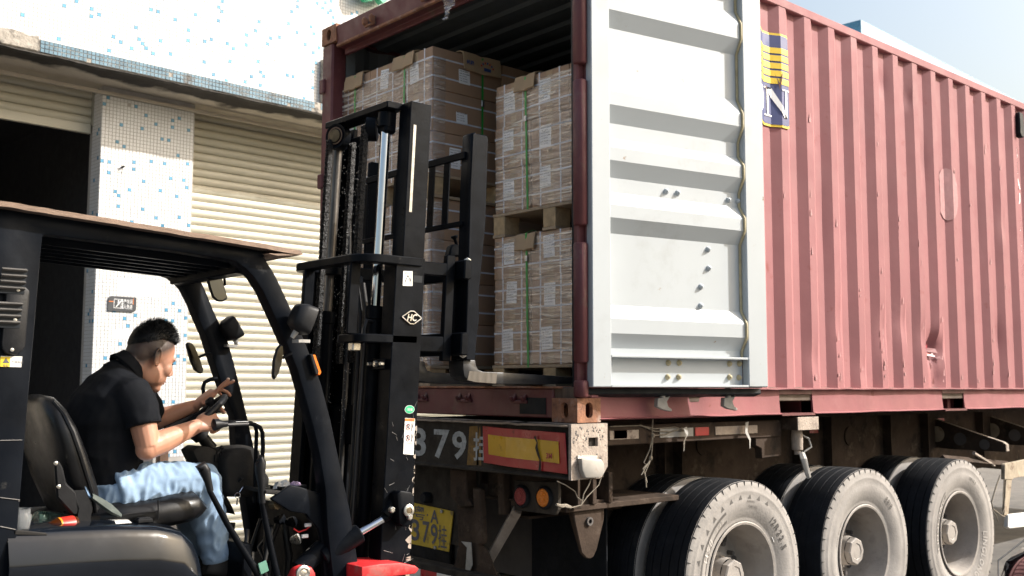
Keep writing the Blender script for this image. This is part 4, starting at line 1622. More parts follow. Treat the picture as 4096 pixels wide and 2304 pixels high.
pr.build('print', ['ink_blue', 'ink_red'], pd, smooth=0)

# torn film hanging from the header
m = MB()
hp = [(-0.0763, 0.95, 3.795), (-0.0578, 0.95, 3.744), (-0.0753, 0.95, 3.7), (-0.0786, 0.95, 3.675), (-0.0962, 0.95, 3.647)]
path = []
for i, q in enumerate(hp):
    path.append(Vector(q))
n = 24
rows = []
for k in range(n + 1):
    s = k / n * (len(path) - 1)
    i = min(int(s), len(path) - 2)
    rows.append(path[i].lerp(path[i + 1], s - i))
ww = [0.045, 0.05, 0.042, 0.03, 0.02, 0.014, 0.012, 0.018, 0.022]
vs = []
cc = 9
for k, q in enumerate(rows):
    w = ww[int(k / n * (len(ww) - 1))]
    for j in range(cc):
        u = j / (cc - 1) * 2 - 1
        vs.append(q + Vector((0.022 * nz(k * 0.6, j * 1.3), -u * w + 0.01 * nz(k * 0.9, j, 4), 0.012 * nz(k * 0.5, j * 0.8, 9))))
m.add(vs, [(k * cc + j, k * cc + j + 1, (k + 1) * cc + j + 1, (k + 1) * cc + j) for k in range(n) for j in range(cc - 1)])
tag(m.build('film_scrap', 'film', smooth=30), 'crumpled scrap of clear film hanging from the container header', 'plastic scrap')

# ================================================================ semi-trailer
tra = thing('semi_trailer', 'dusty brown skeletal semi-trailer carrying the red container', 'trailer', (1.3, 1.22, 0.0))


def tbox(name, a, b, mat='chassis', parent=None, bevel=0.004):
    return MB().box(a, b).build(name, mat, parent or tra, bevel=bevel)


bp = MB()
bp.prism([(-0.052, 1.392), (-0.052, 1.404), (0.19, 1.404), (0.19, 1.14), (-0.052, 1.14), (-0.052, 1.152), (-0.034, 1.158), (-0.034, 1.388)], 'y', 0.006, 2.43)
bump = bp.build('rear_bumper', 'bumper', tra, bevel=0.003)
# rough top lip
tl = MB()
n = 60
tl.add([(x + 0.006 * nz(k * 0.7, 2) * (1 if x < 0 else 0), 0.006 + 2.42 * k / n, z + 0.004 * nz(k * 0.5, 6)) for k in range(n + 1) for x, z in ((-0.062, 1.400), (0.0, 1.4065), (0.0, 1.398), (-0.058, 1.391))],
       [(i * 4 + j, i * 4 + (j + 1) % 4, (i + 1) * 4 + (j + 1) % 4, (i + 1) * 4 + j) for i in range(n) for j in range(4)])
tl.build('bumper_lip', 'chassis_pale', bump, smooth=25)
ep = MB()
# end plate with a square hole
o4 = [(-0.055, 1.14), (0.15, 1.14), (0.197, 1.195), (0.197, 1.405), (-0.055, 1.405)]
h4 = [(0.062, 1.295), (0.128, 1.295), (0.128, 1.338), (0.062, 1.338)]
vs = []
for y in (-0.012, 0.006):
    vs += [(x, y, z) for x, z in o4] + [(x, y, z) for x, z in h4]
f0 = [(0, 1, 6, 5), (1, 2, 6), (2, 3, 7, 6), (3, 4, 8, 7), (4, 0, 5, 8)]
fs = [tuple(reversed(q)) for q in f0] + [tuple(i + 9 for i in q) for q in f0]
fs += [(i, (i + 1) % 5, 9 + (i + 1) % 5, 9 + i) for i in range(5)] + [(5 + i, 5 + (i + 1) % 4, 14 + (i + 1) % 4, 14 + i) for i in range(4)]
ep.add(vs, fs)
ep.build('end_plate', 'chassis_pale', bump, smooth=20)
pit = MB()
rnd = random.Random(5)
for k in range(70):
    x, z = rnd.uniform(-0.04, 0.18), rnd.uniform(1.30, 1.39) if rnd.random() < 0.8 else rnd.uniform(1.18, 1.3)
    if 0.05 < x < 0.14 and 1.28 < z < 1.35:
        continue
    r_ = rnd.uniform(0.002, 0.007)
    pit.ell((x, -0.012, z), (r_, 0.002, r_ * rnd.uniform(0.6, 1.2)), nu=7, nv=4)
tag(pit.build('rust_scabs', 'rim_dark', bump), kind='stuff')
# side marker lamp
lm = MB()
lm.prism([(-0.0176, 1.245), (0.1236, 1.234), (0.1445, 1.207), (0.1424, 1.165), (0.1141, 1.145), (0.0107, 1.149), (-0.0111, 1.188)], 'y', -0.045, -0.014)
lamp = lm.build('side_marker_lamp', 'lamp_white', bump, bevel=0.008, seg=2)
lm = MB()
lm.prism([(-0.0175, 1.257), (0.1168, 1.251), (0.1201, 1.234), (-0.0176, 1.238)], 'y', -0.018, -0.0125)
lm.build('lamp_bracket', 'metal_clip', lamp, bevel=0.001)
wr = MB()
for pts in ([(0.0724, -0.02, 1.145), (0.0549, -0.02, 1.113), (0.0204, -0.02, 1.074), (0.0117, -0.02, 1.047), (0.0031, -0.02, 1.028)], [(0.1422, -0.02, 1.146), (0.1243, -0.02, 1.109), (0.046, -0.02, 1.06), (0.0031, -0.02, 1.022), (-0.0557, -0.02, 1.015), (-0.1021, -0.02, 1.02)], [(-0.109, 0.03, 1.137), (-0.0526, 0.03, 1.116), (0.0113, 0.03, 1.082), (0.0282, 0.03, 1.052), (0.059, 0.03, 1.035)]):
    wr.tube(pts, 0.0028, 5)
wr.tube([(-0.1432, 0, 1.033), (-0.1105, 0, 1.023), (-0.0775, -0, 1.024), (-0.0492, 0, 1.012)], [0.006, 0.010, 0.008, 0.009], 6)
wr.build('lamp_wire', 'rope', bump)
# reflective rear panels


def rear_panel(yc, label):
    m = MB()
    pts = [(0.665, 1.376, 0.0), (0.47, 1.370, -0.010), (0.24, 1.366, -0.004), (0.035, 1.362, -0.012)]
    bot = [(0.655, 1.186), (0.46, 1.178), (0.23, 1.172), (0.02, 1.168)]
    vs = []
    for (y, z, dx), (yb, zb) in zip(pts, bot):
        vs += [(-0.040 + dx, y + yc, z), (-0.040 + dx, yb + yc, zb), (-0.034 + dx, y + yc, z), (-0.034 + dx, yb + yc, zb)]
    fs = []
    for i in range(3):
        a, b = i * 4, i * 4 + 4
        fs += [(a, a + 1, b + 1, b), (a + 2, b + 2, b + 3, a + 3), (a, b, b + 2, a + 2), (a + 1, a + 3, b + 3, b + 1)]
    fs += [(0, 2, 3, 1), (12, 13, 15, 14)]
    m.add(vs, fs)
    p = m.build('reflector_panel', 'reflector_red', bump, bevel=0.0015)
    m = MB()
    for (fz0, fz1, ins) in ((0.24, 0.78, 0.045),):
        vs = []
        for i, ((y, z, dx), (yb, zb)) in enumerate(zip(pts, bot)):
            if i == 0:
                y, yb = y - ins, yb - ins
            if i == 3:
                y, yb = y + ins, yb + ins
            for f in (fz0, fz1):
                vs.append((-0.0425 + dx, yb + (y - yb) * f + yc, zb + (z - zb) * f))
        m.add(vs, [(0, 1, 3, 2), (2, 3, 5, 4), (4, 5, 7, 6)])
    m.build('reflector_field', 'reflector_yellow', p, smooth=0)
    return p


p1 = rear_panel(0.0, 'near')
rear_panel(1.75, 'far')
t = MB()
t.text('3M', 0.026, (-0.058, 0.160 + 0.0, 1.236), (0, -1, 0), (0, 0, 1), bold=0.04)
t.text('车辆尾部标志板', 0.011, (-0.058, 0.195, 1.208), (0, -1, 0), (0, 0, 1), bold=0.0)
t.build('panel_lettering', 'reflector_red', p1, smooth=0)
t = MB()
cr_ = [(0.2445, 1.339), (0.2263, 1.309), (0.2318, 1.284), (0.2191, 1.254), (0.2047, 1.225), (0.2083, 1.17)]
t.tube([(-0.055, a, b) for a, b in cr_], [0.008, 0.004, 0.010, 0.009, 0.006, 0.010], 5, ry=[0.001] * 6, up=(0, 1, 0))
t.build('panel_tear', 'bumper', p1)
# stencilled number on the bumper
t = MB()
for ch, (ya, za), (yb, zb), bo in (('3', (1.293, 1.19), (1.165, 1.35), 0.03), ('7', (1.093, 1.187), (0.9529, 1.346), 0.03), ('9', (0.9288, 1.19), (0.805, 1.343), 0.03), ('挂', (0.7465, 1.192), (0.618, 1.341), 0.02)):
    vs_, fs_, w_ = text_poly(ch, bo)
    hy = max(v[1] for v in vs_) - min(v[1] for v in vs_)
    y0_ = min(v[1] for v in vs_)
    t.add([(-0.0352, ya + (yb - ya) * v[0] / w_, za + (zb - za) * (v[1] - y0_) / hy) for v in vs_], fs_)
t.build('stencil_number', 'stencil', bump, smooth=0)
t = MB()
for y0, y1 in ((0.70, 0.80), (0.68, 0.72)):
    t.add([(-0.0346, y0, 1.17), (-0.0346, y1, 1.165), (-0.0346, y1 - 0.02, 1.37), (-0.0346, y0 + 0.01, 1.375)], [(0, 1, 2, 3)])
t.build('old_paint', 'bumper_old', bump, smooth=0)

# tail lamp bracket
tl = MB()
tl.prism([(0.5178, 1.098), (0.1946, 1.113), (0.1876, 1.071), (0.1914, 0.976), (0.2129, 0.9496), (0.3367, 0.948), (0.5115, 0.9473)], 'x', 0.05, 0.075)
lampp = tl.build('tail_lamp_bracket', 'bumper', tra, bevel=0.003)
for (c, mat, nm) in (((0.05, 0.446, 1.023), 'lamp_red', 'red_tail_lamp'), ((0.05, 0.2778, 1.03), 'lamp_orange', 'amber_tail_lamp')):
    m = MB()
    m.lathe([(0.056, 0), (0.058, 0.012), (0.050, 0.022), (0.046, 0.022)], c, (-1, 0, 0), n=28, cap=False)
    hs = m.build(nm, 'rubber', lampp, smooth=50)
    m = MB()
    m.lathe([(0.0465, 0.018), (0.040, 0.024), (0.032, 0.023), (0.030, 0.026), (0.020, 0.025), (0.018, 0.028), (0.004, 0.028)], c, (-1, 0, 0), n=28)
    m.build('lens', mat, hs, smooth=25)
# rear structure under the bumper
rp = MB()
rp.box((0.16, 0.16, 0.98), (0.18, 0.86, 1.14))
rp.box((0.13, 0.16, 0.975), (0.19, 0.86, 0.99))
rp.build('rear_cross_member', 'chassis', tra, bevel=0.003)
rb = MB()
rb.prism([(0.7117, 1.144), (0.6605, 1.147), (0.6473, 0.9078), (0.7001, 0.9029)], 'x', 0.10, 0.15)
rb.build('post', 'chassis', tra, bevel=0.004)
pb = MB()
pb.box((0.10, 0.86, 0.70), (0.12, 2.0, 1.14))
pb.build('plate_backing', 'bumper', tra, bevel=0.003)
pl = MB()
q = [(1.477, 0.9044), (1.068, 0.8864), (1.106, 0.6596), (1.523, 0.665)]
pl.prism(q, 'x', 0.085, 0.092)
plate = pl.build('number_plate', 'plate_yellow', tra, bevel=0.002)
t = MB()
for ch, (ya, za), (yb, zb), bo in (('粤', (1.435, 0.8101), (1.327, 0.8916), 0.005), ('A', (1.273, 0.8059), (1.199, 0.8803), 0.02), ('7', (1.348, 0.6849), (1.282, 0.8078), 0.02),
                               ('3', (1.458, 0.6869), (1.379, 0.8098), 0.02), ('9', (1.271, 0.6823), (1.207, 0.8012), 0.02), ('挂', (1.2, 0.6736), (1.119, 0.8017), 0.0)):
    vs_, fs_, w_ = text_poly(ch, bo)
    y0_ = min(v[1] for v in vs_)
    hy = max(v[1] for v in vs_) - y0_
    t.add([(0.0825, ya + (yb - ya) * v[0] / w_, za + (zb - za) * (v[1] - y0_) / hy) for v in vs_], fs_)
t.ell((0.083, *(1.302, 0.8455)), (0.001, 0.006, 0.006), nu=8, nv=5)
t.build('plate_lettering', 'ink', plate, smooth=0)
for px in ((0.08, 1.162, 0.8797), (0.08, 1.22, 0.6717)):
    MB().lathe([(0.010, 0), (0.010, 0.008), (0.005, 0.010)], px, (-1, 0, 0), n=8).build('plate_bolt', 'strip_grey', plate)
st = MB()
st.lathe([(0.030, 0), (0.034, 0.03), (0.026, 0.05)], (0.1, 1.307, 0.9433), (-1, 0, 0), n=16)
st.build('rubber_buffer', 'rubber', tra)
# box-section drop leg with bracket
dl = MB()
dl.prism([(1.033, 1.128), (0.8852, 1.13), (0.8772, 0.9762), (0.8298, 0.9402), (0.9374, 0.9241), (1.027, 0.9776)], 'x', 0.03, 0.12)
dl.build('drop_leg', 'chassis', tra, bevel=0.006)
dl = MB()
dl.prism([(0.8365, 1.039), (0.7689, 1.037), (0.7532, 0.9001), (0.7438, 0.7569), (0.7769, 0.7375), (0.8084, 0.7431)], 'x', 0.03, 0.07)
dl.build('bracket_rail', 'chassis', tra, bevel=0.008)
dl = MB()
dl.prism([(0.9927, 0.9306), (0.8449, 0.93), (0.7801, 0.7404), (0.7384, 0.7164), (0.6561, 0.592), (0.6458, 0.5601), (1.059, 0.5021), (0.9768, 0.7018)], 'x', 0.055, 0.065)
dl.build('gusset_plate', 'chassis', tra)
dl = MB()
dl.tube([(0.15, 0.5998, 0.9317), (0.15, 0.8339, 0.6426)], 0.036, 4)
dl.build('brace', 'chassis_pale', tra, bevel=0.004)
fl = MB()
fq = [(0.9307, 0.7418), (0.8447, 0.7461), (0.833, 0.6288), (0.8539, 0.5971), (0.8924, 0.5973), (0.8808, 0.7155)]
fl.prism(fq, 'x', 0.034, 0.037)
fl.build('hanging_tag', 'strip_grey', tra)
(ua, uz) = (1.21, 0.5815)
(ub, uz2) = (0.5864, 0.601)
ur = MB()
ur.box((0.0, 0.5, uz - 0.10), (0.10, 2.1, uz + 0.012))
urb = ur.build('underrun_bar', 'bumper', tra, bevel=0.006)
yk = 2.0
for k in range(9):
    (MB().box((-0.003, yk - 0.15, uz - 0.085), (-0.0005, yk - 0.002, uz - 0.025))).build('reflective_strip', 'reflector_red' if k % 2 else 'paper_white', urb)
    yk -= 0.15

# main beams
for y, nm in ((0.62, 'n'), (1.72, 'f')):
    m = MB()
    m.box((0.19, y, 0.90), (11.2, y + 0.012, 1.37))
    m.box((0.19, y - 0.07, 1.37), (11.2, y + 0.08, 1.39))
    m.box((0.19, y - 0.07, 0.885), (11.2, y + 0.08, 0.90))
    beam = m.build('main_beam', 'chassis', tra, bevel=0.002)
    if nm == 'n':
        for x in (0.55, 1.30, 1.46, 2.75, 3.15, 4.0, 4.6, 5.6):
            MB().box((x, y - 0.068, 0.902), (x + 0.012, y, 1.368)).build('rib', 'chassis', beam)
        for (x, z) in ((0.75, 1.2), (1.75, 1.22), (3.5, 1.22)):
            m = MB()
            m.lathe([(0.07, 0), (0.07, 0.01), (0.05, 0.012)], (x, y, z), (0, -1, 0), n=20)
            m.build('cover_disc', 'chassis', beam)
        for (x, z, mt) in ((2.9, 1.28, 'paper_white'), (2.97, 1.255, 'reflector_red'), (4.9, 1.28, 'reflector_red')):
            MB().box((x, y - 0.004, z), (x + 0.11, y - 0.001, z + 0.045)).build('reflective_strip', mt, beam)
for x in (0.5, 1.2, 2.4, 3.4, 5.0, 7, 9):
    tbox('cross_beam', (x, 0.7, 1.0), (x + 0.06, 1.7, 1.25))
# side rail below the container
tbox('side_rail', (0.2, 0.10, 1.285), (1.85, 0.16, 1.385), 'chassis', bevel=0.004)
for (x, w, mt) in ((0.36, 0.10, 'reflector_red'), (0.33, 0.22, 'chassis_pale'), (0.72, 0.28, 'strip_grey'), (1.02, 0.12, 'reflector_red'), (1.2, 0.4, 'chassis_pale')):
    MB().box((x, 0.096 - (0.001 if mt == 'strip_grey' else 0), 1.315 + 0.01 * nz(x * 9)), (x + w, 0.0995, 1.36)).build('worn_tape', mt, tra)
# twist-lock bolster
bl = MB()
bl.box((1.855, -0.01, 1.325), (2.075, 0.62, 1.402))
bol = bl.build('lock_bolster', 'chassis', tra, bevel=0.005)
MB().box((1.852, -0.016, 1.325), (2.078, -0.009, 1.404)).build('bolster_face', 'chassis_pale', bol, bevel=0.002)
m = MB()
m.prism([(1.60, 1.325), (1.86, 1.325), (1.86, 1.17), (1.66, 1.16), (1.655, 1.22), (1.60, 1.24)], 'y', 0.11, 0.16)
m.build('bolster_gusset', 'chassis', bol, bevel=0.004)
m = MB()
m.lathe([(0.032, 0), (0.036, -0.05), (0.034, -0.12), (0.020, -0.125), (0.020, -0.15)], (1.955, 0.06, 1.325), (0, 0, 1), n=16)
m.build('twist_lock', 'chassis_pale', bol)
m = MB()
m.tube([(1.955, 0.03, 1.185), (1.93, 0.0, 1.15), (1.935, -0.01, 1.10), (1.965, -0.01, 1.04)], [0.012, 0.012, 0.011, 0.009], 6, ry=[0.02, 0.022, 0.02, 0.016])
m.tube([(1.97, 0.05, 1.30), (2.02, 0.02, 1.27), (2.03, 0.01, 1.22), (1.98, 0.03, 1.19)], 0.006, 6)
m.build('lock_lever', 'strip_grey', bol)
# spring hanger and axle gear
hg = MB()
hg.prism([(0.1797, 1.013), (0.4217, 0.9988), (0.4132, 0.8907), (0.3597, 0.7483), (0.3354, 0.7143), (0.3078, 0.7072), (0.2805, 0.7151), (0.2481, 0.7447), (0.1988, 0.9085)], 'y', 0.22, 0.24)
hgo = hg.build('spring_hanger', 'chassis', tra, bevel=0.004)
hg = MB()
hg.prism([(0.3055, 0.9912), (0.5911, 0.9738), (0.5822, 0.8611), (0.5264, 0.7126), (0.4723, 0.6698), (0.4101, 0.7088), (0.3419, 0.881)], 'y', 0.38, 0.40)
hg.box((0.30, 0.24, 0.93), (0.42, 0.38, 0.95))
hg.build('hanger_plate', 'chassis', hgo, bevel=0.004)
MB().lathe([(0.022, 0), (0.022, 0.012), (0.012, 0.012), (0.012, 0.0)], (0.3, 0.22, 0.8976), (0, -1, 0), n=14).build('hanger_bush', 'rim_dark', hgo)
MB().box((0.12, 0.2, 0.955), (1.0, 0.62, 0.985)).build('hanger_beam', 'chassis', tra, bevel=0.004)
MB().box((0.30, 0.19, 0.985), (0.33, 0.6, 1.14)).build('hanger_post', 'chassis', tra, bevel=0.003)
MB().box((0.42, 0.19, 0.985), (0.45, 0.6, 1.14)).build('hanger_post', 'chassis', tra, bevel=0.003)
for x in (1.305, 2.6, 3.92):
    MB().cyl((x, 0.1, 0.53), (x, 2.35, 0.53), 0.075, n=14).build('axle', 'chassis', tra)
    m = MB()
    for k in range(6):
        m.box((x - 0.5 + k * 0.04, 0.62, 0.62 + k * 0.02), (x + 0.5 - k * 0.04, 0.70, 0.636 + k * 0.02))
    m.build('leaf_spring', 'chassis', tra)

# ---- dual wheels
TR = 0.535


def tread_profile(r):
    w = 0.272
    prof = []
    h0 = -w / 2
    lands = [(-0.136, -0.092), (-0.082, -0.034), (-0.024, 0.024), (0.034, 0.082), (0.092, 0.136)]
    return lands


def make_wheel(smooth_tread=False):
    """axis along y, outer face towards -y; centre at origin"""
    w = thing('wheel', 'x', 'x', (0, 0, 0))
    del w['label']
    del w['category']
    N = 72
    m = MB()
    prof = [(TR - 0.030, -0.140), (TR - 0.006, -0.137)]
    lands = [(-0.132, -0.092), (-0.083, -0.034), (-0.025, 0.025), (0.034, 0.083), (0.092, 0.132)]
    gd = 0.004 if smooth_tread else 0.012
    for i, (a, b) in enumerate(lands):
        prof += [(TR - 0.004 * (abs(a) / 0.13) ** 2, a), (TR - 0.004 * (abs(b) / 0.13) ** 2, b)]
        if i < 4:
            prof += [(TR - gd, b + 0.001), (TR - gd, lands[i + 1][0] - 0.001)]
    prof += [(TR - 0.006, 0.137), (TR - 0.030, 0.140)]
    m.lathe(prof, (0, 0, 0), (0, 1, 0), n=N, cap=False)
    m.build('tread', 'rubber', w, smooth=30)
    # shoulder cuts as small blocks make the scalloped edge
    sh = MB()
    for side in (-1, 1):
        sp = [(TR - 0.0035, 0.1335), (TR - 0.014, 0.1405), (TR - 0.034, 0.1445), (TR - 0.052, 0.1452), (TR - 0.058, 0.1485), (TR - 0.066, 0.1485), (TR - 0.072, 0.147), (TR - 0.105, 0.1475), (TR - 0.112, 0.1492), (TR - 0.150, 0.143),
              (TR - 0.185, 0.132), (TR - 0.205, 0.122), (TR - 0.214, 0.118), (TR - 0.222, 0.119), (TR - 0.236, 0.112), (TR - 0.242, 0.100)]
        sh.lathe([(r, h * side) for r, h in sp], (0, 0, 0), (0, 1, 0), n=N, cap=False)
    sh.build('sidewall', 'sidewall', w, smooth=40)
    cuts = MB()
    nc = 48
    for k in range(nc):
        a = 2 * math.pi * k / nc
        for side in (-1,):
            rr = Matrix.Rotation(a, 3, 'Y')
            c = rr @ Vector((0, side * 0.1425, TR - 0.019))
            cuts.obox(c, (0.0022, 0.0052, 0.024), rr)
    tag(cuts.build('shoulder_cuts', 'rubber', w), kind='stuff')
    # rim: deep dish of an outer dual wheel
    m = MB()
    m.lathe([(0.300, -0.118), (0.306, -0.124), (0.300, -0.129), (0.288, -0.126), (0.283, -0.115), (0.276, -0.095), (0.270, -0.07), (0.262, -0.055), (0.255, 0.02), (0.252, 0.075), (0.240, 0.093), (0.215, 0.100), (0.20, 0.098),
             (0.16, 0.080), (0.145, 0.075), (0.10, 0.075)], (0, 0, 0), (0, 1, 0), n=56, cap=False)
    m.lathe([(0.288, -0.118), (0.262, -0.05), (0.262, 0.10), (0.29, 0.125)], (0, 0, 0), (0, 1, 0), n=40, cap=False)
    rim = m.build('rim', 'rim', w, smooth=40)
    for k in range(8):
        a = 2 * math.pi * k / 8 + 0.2
        c = Vector((0.212 * math.cos(a), 0.0975, 0.212 * math.sin(a)))
        MB().lathe([(0.029, -0.0045), (0.029, -0.003)], c, (0, 1, 0), n=16).build('hand_hole', 'rim_dark', rim)
    m = MB()
    m.lathe([(0.125, 0.075), (0.118, 0.05), (0.100, 0.045), (0.095, 0.0), (0.090, -0.03)], (0, 0, 0), (0, 1, 0), n=24, cap=False)
    m.lathe([(0.088, -0.03), (0.088, -0.062), (0.080, -0.070), (0.055, -0.070), (0.050, -0.066)], (0, 0, 0), (0, 1, 0), n=8)
    hub = m.build('hub', 'rim', w, smooth=30)
    for k in range(10):
        a = 2 * math.pi * k / 10
        c = Vector((0.165 * math.cos(a), 0.08, 0.165 * math.sin(a)))
        MB().cyl(c, c + Vector((0, -0.04, 0)), 0.013, n=6).build('wheel_nut', 'rim_dark', hub)
    return w


def arc_text(mb, string, h, r, a0, y, bold=0.02, sx=1.0, inward=False):
    """letters along a circle, reading clockwise seen from -y; a0 in degrees from the top, clockwise"""
    x = 0.0
    total = a0
    for ch in string:
        if ch == ' ':
            total += math.degrees(0.45 * h * sx / r)
            continue
        vs_, fs_, w_ = text_poly(ch, bold)
        ang = rad(total + math.degrees(w_ * h * sx / 2 / r))
        # clockwise from top seen from -y (x to the right)
        rad_dir = Vector((math.sin(ang), 0, math.cos(ang)))
        tan = Vector((math.cos(ang), 0, -math.sin(ang)))
        o = rad_dir * r
        mb.add([o + tan * ((v[0] - w_ / 2) * h * sx) + rad_dir * (v[1] * h) + Vector((0, y(r + v[1] * h) - 0.0014, 0)) for v in vs_], fs_)
        total += math.degrees((w_ * h * sx + 0.22 * h * sx) / r)


def wall_y(r):
    d = TR - r
    tab = [(0.052, 0.1452), (0.072, 0.147), (0.105, 0.1478), (0.112, 0.1492), (0.150, 0.143), (0.185, 0.132), (0.205, 0.122), (0.22, 0.12)]
    for (a, b), (c, e) in zip(tab[:-1], tab[1:]):
        if a <= d <= c:
            return -(b + (e - b) * (d - a) / (c - a)) - 0.0012
    return -0.1505


wheel0 = make_wheel(False)
wheel1 = make_wheel(True)
AX = [(1.305, wheel0), (2.6, wheel1), (3.92, wheel0)]
first = {id(wheel0): True, id(wheel1): True}
outer_wheels = []


def put_wheel(src, x, y, yaw, spin):
    if first[id(src)]:
        first[id(src)] = False
        o = src
    else:
        o = copy_tree(src)
    o.parent = tra
    b = BASE[tra.name]
    o.location = Vector((x, y, TR - 0.006)) - b
    o.rotation_euler = (0, spin, yaw)
    return o


for i, (x, src) in enumerate(AX):
    outer_wheels.append(put_wheel(src, x, 0.125, 0, 0.0))
    put_wheel(src if i != 1 else wheel0, x, 0.475, math.pi, 0.7 + i)
    put_wheel(wheel0, x, WD - 0.125, math.pi, 0.3)
    put_wheel(wheel0, x, WD - 0.475, 0, 0.5)
BASE_W = Vector((0, 0, 0))
for k, wo in enumerate(outer_wheels):
    BASE[wo.name] = BASE_W
    m = MB()
    d = MB()
    if k == 0:
        d2 = MB()
        for j in range(14):
            a = rad(-118 + j * 11.2)
            rr = Matrix.Rotation(a, 3, 'Y')
            # little sawtooth wave ornament
            vs = [rr @ Vector((-0.020, 0, 0.432)), rr @ Vector((0.014, 0, 0.432)), rr @ Vector((0.004, 0, 0.458))]
            vs = [Vector((v.x, wall_y(math.hypot(v.x, v.z)), v.z)) for v in vs]
            d.add(vs, [(0, 1, 2)])
        # dark field under H58
        nseg = 14
        vs = []
        for j in range(nseg + 1):
            a = rad(-82 + 56 * j / nseg)
            for r_ in (0.345, 0.415):
                vs.append(Vector((r_ * math.sin(a), wall_y(r_) - 0.0006, r_ * math.cos(a))))
        d.add(vs, [(2 * j, 2 * j + 1, 2 * j + 3, 2 * j + 2) for j in range(nseg)])
        arc_text(m, 'H58', 0.044, 0.358, -72, wall_y, 0.03, 1.1)
        arc_text(m, '节油型', 0.020, 0.368, -44, wall_y, 0.01, 1.0)
        arc_text(d, 'RADIAL', 0.013, 0.412, 2, wall_y, 0.01)
        arc_text(d, 'TUBELESS', 0.013, 0.385, 4, wall_y, 0.01)
        arc_text(d, '12R22.5', 0.040, 0.372, 40, wall_y, 0.02, 1.05)
        MB().add([(0.30 * 0, 0, 0)] * 0, []).v
        st = MB()
        a = rad(58)
        rr = Matrix.Rotation(a, 3, 'Y')
        st.obox(rr @ Vector((0, -0.126, 0.345)), (0.035, 0.002, 0.016), rr)
        st.build('white_sticker', 'white_paint', wo)
    elif k == 1:
        arc_text(d, 'STEEL BELTED', 0.016, 0.35, -78, wall_y, 0.0)
        arc_text(d, '8818', 0.040, 0.385, 36, wall_y, -0.005, 0.9)
    else:
        nseg = 14
        vs = []
        for j in range(nseg + 1):
            a = rad(-104 + 66 * j / nseg)
            for r_ in (0.345, 0.402):
                vs.append(Vector((r_ * math.sin(a), wall_y(r_) - 0.0006, r_ * math.cos(a))))
        d.add(vs, [(2 * j, 2 * j + 1, 2 * j + 3, 2 * j + 2) for j in range(nseg)])
        arc_text(m, 'LINGLONG', 0.044, 0.352, -102, wall_y, 0.03, 1.05)
        arc_text(m, 'LINGLONG', 0.044, 0.352, 92, wall_y, 0.03, 1.05)
        arc_text(d, '12R22.5', 0.022, 0.402, 18, wall_y, 0.01)
    if m.v:
        tag(m.build('raised_lettering', 'tyre_text_pale', wo, smooth=0), kind='stuff')
    if d.v:
        tag(d.build('moulded_marks', 'tyre_text', wo, smooth=0), kind='stuff')

# ---- outriggers, guard frame, ropes
for (X0, mt) in ((4.85, 'chassis'), (5.9, 'chassis')):
    lo = [(0.8111, 1.096), (0.8025, 1.332), (0.7026, 1.347), (0.3057, 1.223), (0.0691, 1.152), (0.0426, 1.133), (0.041, 1.081), (0.0529, 1.074), (0.498, 1.077)]
    m = MB()
    n = len(lo)
    holes = [((0.796, 1.206), 0.075), ((0.6062, 1.196), 0.066), ((0.411, 1.162), 0.052), ((0.2126, 1.126), 0.042)]
    m.prism(lo, 'x', X0, X0 + 0.012)
    o = m.build('outrigger', mt, tra)
    m = MB()
    for a, b in zip(lo[1:7], lo[2:8]):
        m.add([(X0 - 0.004, a[0], a[1]), (X0 + 0.05, a[0], a[1]), (X0 + 0.05, b[0], b[1]), (X0 - 0.004, b[0], b[1])], [(0, 1, 2, 3)])
    m.build('outrigger_flange', 'chassis_pale', o)
    for k, ((hy, hz), r_) in enumerate(holes):
        MB().lathe([(r_, 0.0), (r_, 0.0015)], (X0 - 0.002, hy, hz), (1, 0, 0), n=20).build('lightening_hole', 'guard_frame' if k in (1,) else 'rim_dark', o)
for a, b in (((4.407, 0.1, 1.082), (4.746, 0.1, 0.9706)),):
    MB().tube([a, b], 0.014, 6).build('stay_rod', 'chassis_pale', tra)
m = MB()
m.tube([(3.938, 0.12, 1.052), (5.043, 0.12, 0.955)], 0.035, 4)
m.build('guard_arm', 'chassis', tra)
gf = MB()
gf.prism([(4.689, 0.9792), (4.708, 0.9936), (5.138, 1.009), (5.124, 0.8784), (4.851, 0.874), (4.822, 0.864), (4.678, 0.8722)], 'y', -0.01, 0.02)
gfo = gf.build('side_guard', 'guard_frame', tra, bevel=0.003)
gf = MB()
gf.prism([(4.715, 0.874), (4.823, 0.8717), (4.772, 0.7281), (4.722, 0.5937), (4.651, 0.5994)], 'y', -0.006, 0.014)
gf.build('guard_post', 'guard_frame', gfo, bevel=0.003)
gf = MB()
gf.prism([(4.697, 0.6034), (5.093, 0.5916), (5.082, 0.4825), (4.713, 0.4953), (4.669, 0.5105)], 'y', -0.02, 0.014)
gf.build('guard_rail', 'paper_white', gfo, bevel=0.005)
rp_ = MB()
rp_.tube([(4.608, -0.005, 0.9071), (4.51, -0.005, 0.803), (4.441, -0.005, 0.7138), (4.462, -0.005, 0.6654), (4.579, -0.005, 0.6132), (4.665, -0.005, 0.5873)], 0.0055, 6)
rp_.tube([(4.665, -0.01, 0.8794), (4.635, -0.01, 0.7573), (4.652, -0.01, 0.661), (4.603, -0.01, 0.6155)], 0.004, 5)
rp_.tube([(4.393, -0.01, 0.6842), (4.502, -0.01, 0.6122), (4.528, -0.01, 0.567)], 0.004, 5)
rp_.build('guard_cord', 'rope', gfo)
rp_ = MB()
